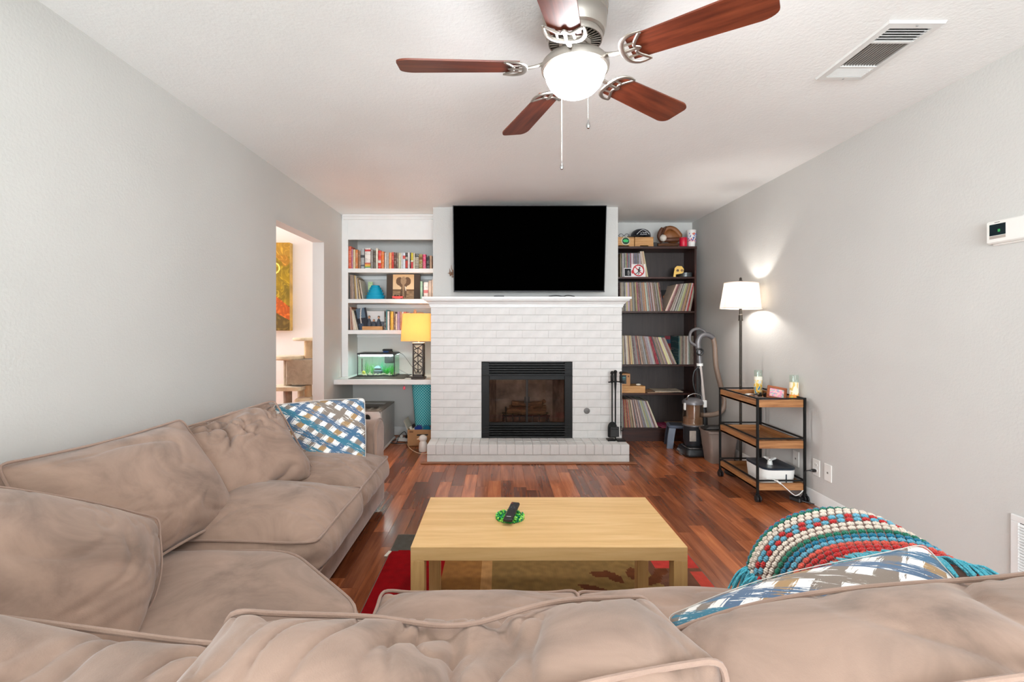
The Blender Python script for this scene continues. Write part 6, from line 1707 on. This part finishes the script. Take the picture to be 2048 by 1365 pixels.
one('grey_lead', G().tube(spline([(0, 0, 0), (0.06, -0.01, -0.03), (0.14, -0.05, -0.058), (0.20, -0.06, -0.062)], 7), 0.0022, 6), plain((130, 134, 138), 0.5, name='grey_rubber'), 'thin grey lead curving from the fish tank towards the lamp', 'cable', (-1.112, 5.26, 0.772))

dl = thing('table_lamp', 'lit table lamp with yellow box shade on a dark latticed column', 'lamp', (-0.828, 4.905, 0.7065))
part('foot', G().box(-0.068, 0.068, -0.068, 0.068, 0.0, 0.020, 0.003).box(-0.055, 0.055, -0.055, 0.055, 0.0201, 0.034, 0.002), plain((52, 40, 32), 0.5, name='dark_stained_wood'), dl)
part('lattice_core', G().box(-0.042, 0.042, -0.042, 0.042, 0.035, 0.365), shade_mat('cream_paper_core', (248, 240, 222), 0.5), dl)
lat = [((0, 1), (0.35, 0.86)), ((0.35, .86), (1, 1)), ((0.0, .80), (0.5, .90)), ((0.5, 0.9), (1, .78)), ((0.5, .9), (0.5, 0.04)), ((0, .80), (1, .56)), ((1, .78), (0, .52)), ((0, .52), (0.5, .64)), ((0.5, .64), (1, .56)), ((0, .66), (0.3, .74)), ((0.7, .72), (1, .66)),
       ((0, .52), (1, .22)), ((1, .56), (0, .26)), ((0, .26), (.5, .16)), ((.5, .16), (1, .22)), ((0, .26), (.3, .04)), ((1, .22), (.7, .04)), ((0, .40), (.28, .45)), ((.72, .44), (1, .40)), ((.3, .04), (.5, .16)), ((.7, .04), (.5, .16))]
for fi_ in range(4):
    g = G(); w2 = 0.052
    for (u0, v0), (u1, v1) in lat: g.tube([((u0 - 0.5) * 2 * w2 * 0.94, -w2, 0.045 + v0 * 0.31), ((u1 - 0.5) * 2 * w2 * 0.94, -w2, 0.045 + v1 * 0.31)], 0.0042, 6)
    g.box(-w2, -w2 + 0.008, -w2 - 0.004, -w2 + 0.004, 0.034, 0.366).box(w2 - 0.008, w2, -w2 - 0.004, -w2 + 0.004, 0.034, 0.366).box(-w2, w2, -w2 - 0.004, -w2 + 0.004, 0.352, 0.366).box(-w2, w2, -w2 - 0.004, -w2 + 0.004, 0.034, 0.050)
    part('lattice_panel', g, plain((52, 40, 32), 0.5, name='dark_stained_wood'), dl, rot=(0, 0, fi_ * PI / 2))
part('column_cap', G().box(-0.056, 0.056, -0.056, 0.056, 0.3665, 0.374, 0.002).tube([(0, 0, 0.37), (0, 0, 0.43)], 0.008, 10), plain((210, 196, 170), 0.5, name='cream_cap'), dl)
ysh = shade_mat('yellow_linen_shade', (244, 206, 148), 0.6)
part('lamp_shade', G().loft([sq_loop(0.163, 0.392, 9), sq_loop(0.150, 0.672, 9)], caps=False).loft([sq_loop(0.161, 0.392, 9), sq_loop(0.148, 0.672, 9)], caps=False), ysh, dl)
part('bulb', G().ball((0, 0, 0.54), (0.028, 0.028, 0.04), 14, 9), thin_glass('bulb_glass', (1, 1, 1, 1), 0.04), dl)
d = bpy.data.lights.new('table_lamp_bulb', 'POINT'); d.energy = 5.5; d.color = (1.0, 0.90, 0.78); d.shadow_soft_size = 0.04
link('table_lamp_bulb', d, None, (-0.828, 4.905, 0.7065 + 0.54))
one('cable_box', G().box(-0.03, 0.03, -0.02, 0.02, 0, 0.012, 0.003), plain((60, 44, 36), 0.5, name='brown_plastic'), 'small dark brown box behind the latticed lamp', 'box', (-0.945, 5.02, 0.7065))

# ------------------------------------------------------------------ under the desk
lb = thing('litter_box', 'grey and white covered litter box with a ribbed lid under the desk', 'litter box', (-1.40, 5.0, 0))
lg = plain((196, 198, 196), 0.45, var=0.04, name='pale_grey_plastic'); lg2 = plain((138, 134, 124), 0.5, var=0.06, name='taupe_plastic')
hx, hy, hz = 0.235, 0.29, 0.40
op = [(0.125, 0.30), (0.125, 0.355), (0.10, 0.378), (0.07, 0.366), (0.03, 0.325), (-0.06, 0.322), (-0.10, 0.35), (-0.14, 0.35), (-0.155, 0.30), (-0.155, 0.12), (0.125, 0.12)]
# front with an opening in the outline of a cat: ring of quads between opening and frame
N_ = 44
def resample(poly, n_):
    ps = [Vector((p[0], p[1], 0)) for p in poly]; L = [0]
    for i in range(len(ps)): L.append(L[-1] + (ps[(i + 1) % len(ps)] - ps[i]).length)
    out = []
    for q in range(n_):
        t = L[-1] * q / n_
        for i in range(len(ps)):
            if L[i] <= t < L[i + 1]:
                out.append(ps[i].lerp(ps[(i + 1) % len(ps)], (t - L[i]) / (L[i + 1] - L[i]))); break
    return out
outer = []
inn = resample(op, N_)
for p in inn:
    d_ = Vector((p.x + 0.01, p.y - 0.2, 0)); k = min(hx / max(1e-6, abs(d_.x)), (0.20 if d_.y < 0 else 0.20) / max(1e-6, abs(d_.y)))
    outer.append(Vector((max(-hx, min(hx, -0.01 + d_.x * k)), max(0.0, min(hz, 0.2 + d_.y * k)), 0)))
g = G()
g.loft([[(p.x, -hy, p.y) for p in outer], [(p.x, -hy, p.y) for p in inn], [(p.x, -hy + 0.012, p.y) for p in inn], [(p.x, -hy + 0.012, p.y) for p in outer]], caps=False)
part('front_panel', g, plain((226, 226, 222), 0.4, name='white_front'), lb, angle=50)
part('side_panel', G().box(hx - 0.012, hx, -hy, hy, 0.02, hz, 0.004), lg, lb)
part('side_panel', G().box(-hx, -hx + 0.012, -hy, hy, 0.02, hz, 0.004), lg, lb)
part('back_panel', G().box(-hx + 0.012, hx - 0.012, hy - 0.012, hy, 0.02, hz), lg, lb)
part('inner_tray', G().box(-hx + 0.013, hx - 0.013, -hy + 0.03, hy - 0.013, 0.02, 0.12), lg2, lb)
part('bottom_rim', G().box(-hx - 0.012, hx + 0.012, -hy - 0.012, hy + 0.006, 0.0, 0.022, 0.004), M['white'], lb)
g = G().box(-hx, hx, -hy, -hy + 0.05, hz, hz + 0.014).box(-hx, hx, hy - 0.05, hy, hz, hz + 0.014).box(-hx, -hx + 0.06, -hy + 0.05, hy - 0.05, hz, hz + 0.014).box(hx - 0.06, hx, -hy + 0.05, hy - 0.05, hz, hz + 0.014)
part('lid_frame', g, lg2, lb)
part('lid_well', G().box(-hx + 0.06, hx - 0.06, -hy + 0.05, hy - 0.05, hz - 0.02, hz - 0.012), lg2, lb)
for k in range(6): part('lid_rib', G().box(-hx + 0.02 + k * 0.078, -hx + 0.05 + k * 0.078, -hy + 0.004, -hy + 0.13, hz + 0.0142, hz + 0.019, 0.002), plain((164, 158, 146), 0.5, name='rib_beige'), lb)
part('carry_slot', G().box(-0.11, 0.12, -0.03, 0.06, hz - 0.0118, hz - 0.006, 0.002), plain((84, 80, 74), 0.6, name='dark_slot'), lb)

cbx = thing('cardboard_box', 'open cardboard box with a dark hand slot beside the hearth', 'box', (-0.81, 5.06, 0))
g = G()
bw, bd_, bh = 0.142, 0.12, 0.172
g.box(-bw, bw, -bd_, -bd_ + 0.004, 0, bh).box(-bw, bw, bd_ - 0.004, bd_, 0, bh).box(-bw, -bw + 0.004, -bd_ + 0.004, bd_ - 0.004, 0, bh).box(bw - 0.004, bw, -bd_ + 0.004, bd_ - 0.004, 0, bh).box(-bw, bw, -bd_, bd_, 0, 0.004)
part('carton', g, M['card'], cbx)
part('flap', G().box(-0.004, 0.0, -bd_, bd_, 0.0, 0.10, M=Matrix.Translation((-bw, 0, bh)) @ Matrix.Rotation(R(-22), 4, 'Y')), plain((226, 214, 196), 0.7, name='pale_flap'), cbx)
part('hand_slot', G().prism([(-0.045, 0.108), (0.07, 0.112), (0.072, 0.126), (-0.043, 0.124)], -bd_ - 0.0006, -bd_ + 0.002, 'y'), M['black'], cbx)
part('printed_mark', G().box(-0.122, -0.082, -bd_ - 0.0006, -bd_, 0.142, 0.158), plain((120, 80, 50), 0.7, name='brown_print'), cbx)
clr = random.Random(12)
for k, (x_, y_, c, lab) in enumerate(((-0.04, -0.04, (36, 62, 130), 'navy crumpled cloth in the cardboard box'), (0.05, -0.05, (24, 110, 140), 'teal crumpled cloth in the cardboard box'), (0.105, -0.02, (74, 56, 52), 'dark brown crumpled cloth in the cardboard box'), (-0.09, 0.06, (52, 42, 40), 'black crumpled cloth in the cardboard box'))):
    g = G().ball((0, 0, 0), (0.05, 0.045, 0.05), 14, 10)
    g.v = [tuple(Vector(v) * (1 + 0.28 * mnoise.noise(Vector(v) * 38 + Vector((k * 5, 0, 0))))) for v in g.v]
    one('crumpled_cloth', g, fabric('cloth', c, 0.1), lab, 'cloth', (-0.81 + x_, 5.06 + y_, 0.155), angle=80, group='cloths in the cardboard box')
for k in range(2): one('white_packet', G().box(-0.012, 0.012, -0.02, 0.02, 0, 0.085, 0.003), M['paper'], ('taller' if k == 0 else 'shorter') + ' white paper packet standing in the cardboard box', 'packet', (-0.905 + k * 0.032, 5.0, 0.115 - k * 0.02), (0, R(-20), 0), group='packets in the cardboard box')
# teal roll of patterned cloth standing in the box
n_ = NT('teal_trellis_cloth'); v_ = n_.node('ShaderNodeTexCoord'); mp_ = n_.node('ShaderNodeMapping'); n_.link(v_.outputs['UV'], mp_.inputs['Vector'])
sp2 = n_.node('ShaderNodeSeparateXYZ'); n_.link(mp_.outputs[0], sp2.inputs[0])
d1_ = n_.math('ABSOLUTE', n_.math('SUBTRACT', n_.math('FRACT', n_.math('ADD', n_.math('MULTIPLY', sp2.outputs[0], 26), n_.math('MULTIPLY', sp2.outputs[1], 17))), 0.5))
d2_ = n_.math('ABSOLUTE', n_.math('SUBTRACT', n_.math('FRACT', n_.math('SUBTRACT', n_.math('MULTIPLY', sp2.outputs[0], 26), n_.math('MULTIPLY', sp2.outputs[1], 17))), 0.5))
n_.color(n_.mix(n_.math('GREATER_THAN', n_.math('MAXIMUM', d1_, d2_), 0.40), lin((22, 146, 158)), lin((150, 216, 214)))); n_.set(Roughness=0.85, Specular_IOR_Level=0.2)
def cloth_roll():
    m_, k_ = 40, 24
    vs = []; uvs = []
    for k in range(k_ + 1):
        t = k / k_
        r_ = 0.098 + 0.036 * t; z = 0.10 + 0.55 * t
        for i in range(m_ + 1):
            a = 2 * PI * i / m_
            rr_ = r_ * (1 + 0.035 * math.sin(3 * a + 4 * t) + 0.02 * math.sin(7 * a))
            vs.append((rr_ * math.cos(a) - 0.03 * (1 - t) * 0, rr_ * 0.80 * math.sin(a), z)); uvs.append((i / m_, t * 1.1))
    fs = [(k * (m_ + 1) + i, k * (m_ + 1) + i + 1, (k + 1) * (m_ + 1) + i + 1, (k + 1) * (m_ + 1) + i) for k in range(k_) for i in range(m_)]
    me = bpy.data.meshes.new('cloth_roll'); me.from_pydata(vs, [], fs); me.materials.append(n_.mat)
    me.polygons.foreach_set('use_smooth', [True] * len(fs))
    ul = me.uv_layers.new(name='UVMap')
    for lp in me.loops: ul.data[lp.index].uv = uvs[lp.vertex_index]
    o = link('fabric_roll', me, None, (-0.805, 5.12, 0.0))
    tag(o, 'tall teal roll of trellis-patterned cloth standing in the cardboard box', 'cloth roll')
    part('inner_core', G().lathe([(0.0, 0.11), (0.06, 0.11), (0.088, 0.645), (0.0, 0.645)], 24), plain((20, 96, 108), 0.9, name='teal_lining'), o)
cloth_roll()
hg = thing('pink_keyring', 'small pink charm hanging under the desk board', 'charm', (P(808, 775, 4.86).x, 4.86, 0.655))
part('loop', G().tube([(0, 0, 0), (0.002, 0, -0.02)], 0.002, 6), M['chrome'], hg)
part('charm', G().ball((0.002, 0, -0.038), (0.014, 0.008, 0.02), 12, 8), plain((226, 90, 110), 0.4, name='pink_plastic'), hg)
bd2 = thing('bird_night_light', 'white bird-shaped night light on the floor beside the hearth', 'night light', (-0.757, 4.74, 0))
wg = plain((240, 234, 226), 0.35, name='white_ceramic')
part('body', G().lathe([(0.0, 0.0), (0.038, 0.0), (0.042, 0.006), (0.043, 0.05), (0.038, 0.085), (0.030, 0.10), (0.030, 0.105), (0.0, 0.105)], 26), wg, bd2)
part('head', G().ball((-0.002, 0, 0.130), (0.042, 0.036, 0.036), 20, 12), wg, bd2)
part('beak', G().tube([(-0.036, -0.004, 0.126), (-0.062, -0.006, 0.122)], [0.014, 0.003], 10), plain((244, 214, 178), 0.4, name='pale_beak'), bd2)
part('cord', G().tube(spline([(0.03, -0.02, 0.01), (0.05, -0.06, 0.004), (0.03, -0.11, 0.004), (-0.05, -0.06, 0.004), (-0.14, 0.08, 0.004), (-0.21, 0.26, 0.004), (-0.24, 0.36, 0.006)], 8), 0.003, 6), plain((232, 206, 176), 0.5, name='cream_cord'), bd2)
ps_ = thing('power_strip', 'white power strip with plugs on the floor behind the litter box', 'power strip', (-1.02, 5.16, 0), rotz=R(-8))
part('strip', G().box(-0.09, 0.09, -0.024, 0.024, 0, 0.035, 0.005), M['plastic_w'], ps_)
for x_ in (-0.04, 0.02): part('plug', G().box(x_ - 0.014, x_ + 0.014, -0.016, 0.016, 0.0355, 0.065, 0.004), M['black'] if x_ > 0 else M['plastic_w'], ps_)
part('leads', G().tube(spline([(0.02, 0, 0.06), (0.0, -0.03, 0.11), (-0.05, -0.06, 0.06), (-0.06, -0.10, 0.006), (-0.12, -0.12, 0.006)], 7), 0.004, 6).tube(spline([(-0.09, 0, 0.015), (-0.13, -0.05, 0.006), (-0.08, -0.13, 0.006), (0.03, -0.11, 0.006), (0.07, -0.06, 0.006)], 7), 0.004, 6), M['black'], ps_)

# ------------------------------------------------------------------ seen through the opening: painting and cat tree
pa = thing('gold_painting', 'gold and orange swirled canvas painting in the next room', 'painting', (-2.72, 5.22, 1.20))
part('stretcher', G().box(-0.42, 0.42, 0.001, 0.078, 0, 0.97, 0.003), plain((206, 166, 84), 0.5, var=0.25, name='painted_gold_edge'), pa)
def paint_fn(u, v):
    n1 = mnoise.noise(Vector((u * 5 + 2 * mnoise.noise(Vector((u * 3, v * 4, 0))), v * 6, 1))); n2 = mnoise.noise(Vector((u * 24, v * 30 + 6 * n1, 2)))
    c = (142 + 40 * n1, 116 + 30 * n1, 24)
    if v > 0.84: c = (170, 130, 44)
    if 0.72 < v < 0.86 and n1 > 0: c = (166, 118, 36)
    if v < 0.42 - 0.35 * (u - 0.78) * 2.0 and v > 0.26 - 0.3 * (u - 0.7) * 1.6: c = (176, 84, 24)
    elif v < 0.28: c = (96, 76, 30)
    c = tuple(min(255, q * (1 + 0.28 * max(0.0, n2 * 2)) + 10 * max(0.0, n2)) for q in c)
    d_ = math.hypot((u - 0.80) * 0.9, v - 0.71)
    if 0.05 < d_ < 0.066 and u > 0.80: c = (250, 226, 110)
    return c
canvas('painted_face', 0.838, 0.968, 150, 170, paint_fn, M['print'], pa, (0, 0.0004, 0.001))
kt = thing('cat_tree', 'beige carpeted cat tree with platforms in the next room', 'cat tree', (-2.09, 4.92, 0))
cp = fabric('beige_plush', (214, 196, 164), 0.12, 12, 160, bstr=0.8); cp2 = fabric('taupe_plush', (160, 142, 120), 0.2, 14, 160, bstr=0.8); sis = plain((206, 172, 132), 0.85, var=0.12, name='sisal', bump=0.8, bscale=160); sis2 = plain((140, 124, 110), 0.9, var=0.2, name='worn_sisal', bump=0.8, bscale=160)
part('base_board', G().box(-0.22, 0.26, -0.2, 0.2, 0, 0.04, 0.01), cp, kt)
part('post', G().tube([(-0.09, -0.02, 0.04), (-0.09, -0.02, 0.60)], 0.042, 16), sis2, kt)
part('post', G().tube([(-0.09, -0.02, 0.64), (-0.09, -0.02, 0.905)], 0.040, 16), cp2, kt)
part('post', G().tube([(0.115, 0.0, 0.04), (0.115, 0.0, 0.64)], 0.036, 16), sis, kt)
part('post', G().tube([(0.115, 0.0, 0.92), (0.115, 0.0, 1.10)], 0.040, 16), sis, kt)
part('post', G().tube([(0.0, 0.10, 0.04), (0.0, 0.10, 0.60)], 0.036, 16), cp, kt)
def pad(cx_, cy_, rx, ry, z0, z1): return G().loft([[(cx_ + rx * k * math.cos(a), cy_ + ry * k * math.sin(a), z) for a in [2 * PI * q / 28 for q in range(28)]] for k, z in ((0.93, z0), (1.0, z0 + 0.012), (1.0, z1 - 0.012), (0.95, z1))])
part('platform', pad(-0.08, -0.02, 0.16, 0.15, 0.905, 0.945), cp, kt)
part('platform', pad(0.11, 0.0, 0.15, 0.14, 1.10, 1.13), cp, kt)
part('platform', G().loft([rr_loop(0.16, 0.14, 0.04, z) for z in (0.60, 0.638)], M=Matrix.Translation((-0.06, -0.04, 0))), cp, kt)
part('condo', G().loft([rr_loop(0.14, 0.14, 0.02, z) for z in (0.66, 0.69, 0.91)], M=Matrix.Translation((0.08, 0, 0))), cp2, kt)
part('lower_condo', G().box(0.02, 0.20, -0.14, 0.1, 0.36, 0.52, 0.02), cp, kt)
# ------------------------------------------------------------------ crocheted blanket folded over the right sofa arm
bl = thing('crochet_blanket', 'crocheted granny-stripe blanket with turquoise fringe folded over the right sofa arm', 'blanket', (1.04, 1.35, 0.44))
BO = Vector(bl.location)
yarn = {k: fabric('yarn_' + k, c, 0.10, 60, 300, bstr=0.9, sheen=0.4) for k, c in
        {'white': (236, 222, 206), 'green': (14, 120, 92), 'teal': (16, 124, 158), 'sky': (104, 178, 204), 'red': (204, 38, 36), 'coral': (226, 90, 72), 'turq': (80, 184, 204), 'maroon': (150, 28, 34)}.items()}
prof = spline([(0.775, 0, 0.455), (0.79, 0, 0.53), (0.835, 0, 0.605), (0.905, 0, 0.655), (1.0, 0, 0.678), (1.10, 0, 0.675), (1.18, 0, 0.640), (1.222, 0, 0.57), (1.232, 0, 0.47)], 10)
plen = [0.0]
for a, b in zip(prof[:-1], prof[1:]): plen.append(plen[-1] + (b - a).length)
def along(s):
    s = max(0.0, min(plen[-1] - 1e-6, s))
    for i in range(len(prof) - 1):
        if plen[i] <= s <= plen[i + 1]:
            return prof[i].lerp(prof[i + 1], (s - plen[i]) / (plen[i + 1] - plen[i]))
    return prof[-1].copy()
def blanket_pt(s, v, lift=0.0):
    """s along the drape over the arm, v from the fringe edge (0) to the rolled front edge and under it"""
    p = along(s)
    f = min(1.0, max(0.0, s / plen[-1]))
    y = 1.165 + 0.07 * math.sin(f * PI) * 0.6 + v - 0.10 * (f - 0.45)
    cen = Vector((1.0, 0, 0.46))
    z = p.z
    out = (p - cen); out.y = 0
    k = 1.0
    vmax = 0.32
    if v > vmax - 0.08:                 # the front edge rolls over and down
        t = (v - (vmax - 0.08)) / 0.10
        a = min(t, 1.6)
        y = y - (v - (vmax - 0.08)) + 0.085 * math.sin(min(a, PI / 2))
        k = 1 - 0.22 * (1 - math.cos(min(a, PI / 2))) - max(0, t - 1.57) * 0.16
        if t > PI / 2: y -= 0.0
    q = cen + out * (k + lift / max(0.05, out.length))
    q.z += 0.012 * math.sin(s * 11 + v * 9) * (1 if z > 0.5 else 0.3)
    return Vector((q.x, y, q.z))
pitch = 0.0218
rows = ['coral', 'red', 'red', 'coral', 'sky', 'teal', 'green', 'white', 'white', 'mixA', 'mixB', 'white', 'white', 'green', 'teal', 'red', 'red', 'maroon']
ncol = int(plen[-1] / pitch)
# body under the stitches
vs = []; nv = len(rows) + 1
for r_ in range(nv):
    for c in range(ncol + 1): vs.append(blanket_pt(c * pitch, r_ * pitch, -0.004) - BO)
fs = [(r_ * (ncol + 1) + c, r_ * (ncol + 1) + c + 1, (r_ + 1) * (ncol + 1) + c + 1, (r_ + 1) * (ncol + 1) + c) for r_ in range(nv - 1) for c in range(ncol)]
o = part('body', G().add(vs, fs), fabric('yarn_backing', (150, 120, 110), 0.2), bl, angle=180)
md = o.modifiers.new('thick', 'SOLIDIFY'); md.thickness = 0.03; md.offset = -1
def puff(g, p, nrm, tdir, r_):
    """one cluster: three plump strands side by side"""
    bt = nrm.cross(tdir).normalized()
    for k in (-1, 0, 1):
        c0 = p + tdir * (k * r_ * 0.62)
        M_ = Matrix(((tdir.x, bt.x, nrm.x, c0.x), (tdir.y, bt.y, nrm.y, c0.y), (tdir.z, bt.z, nrm.z, c0.z), (0, 0, 0, 1)))
        g.ball((0, 0, 0), (r_ * 0.52, r_ * (0.98 if k == 0 else 0.72), r_ * (0.78 if k == 0 else 0.6)), 8, 6, M=M_)
for r_, cname_ in enumerate(rows):
    gs = {}
    for c in range(ncol):
        s = (c + (0.5 if r_ % 2 else 0.0)) * pitch + 0.004
        v = (r_ + 0.5) * pitch
        p = blanket_pt(s, v); ps2 = blanket_pt(s + 0.006, v); pv = blanket_pt(s, v + 0.006)
        td = (ps2 - p).normalized(); nr = td.cross((pv - p)).normalized()
        if nr.dot(p - Vector((1.0, p.y - 0.1, 0.46))) < 0: nr = -nr
        cn = cname_
        if cn.startswith('mix'): cn = ('red' if c % 2 else 'sky') if cn == 'mixA' else ('sky' if c % 3 else 'red')
        puff(gs.setdefault(cn, G()), p - BO + nr * 0.002, nr, td, 0.0088)
    for cn, g in gs.items(): part('stitch_row', g, yarn[cn], bl, angle=80, kind='stuff')
# fringe: tassels along the near edge and at the inner lower end
fr = random.Random(17)
def tassel(p0, d0, n_, ln, down=0.5):
    g = G()
    for k in range(n_):
        a = p0 + Vector((fr.uniform(-.008, .008), fr.uniform(-.006, .006), fr.uniform(0, .006)))
        d_ = (d0 + Vector((fr.uniform(-.35, .35), fr.uniform(-.3, .3), fr.uniform(-.15, .15)))).normalized()
        L = ln * fr.uniform(0.75, 1.1)
        b = a + d_ * L * 0.5 + Vector((0, 0, 0.008)); c = a + d_ * L + Vector((0, 0, -down * L * 0.6))
        g.tube(spline([a, b, c], 4), 0.0030, 5)
    part('tassel', g, yarn['turq'], bl, angle=80)
for c in range(3, ncol - 2, 1):
    p = blanket_pt(c * pitch, 0.0, 0.006)
    if p.z < 0.50 and p.x > 1.1: continue
    f = (p.x - 0.78) / 0.45
    tassel(p - BO, Vector((0.25 * (f - 0.3), -1, 0.05)), 6, 0.075, 0.25)
for k in range(13):
    v = 0.06 + k * 0.020
    p = blanket_pt(0.035, v, 0.006)
    tassel(p - BO, Vector((-0.55, -0.15 + 0.03 * k, -0.8)), 6, 0.075, 0.3)
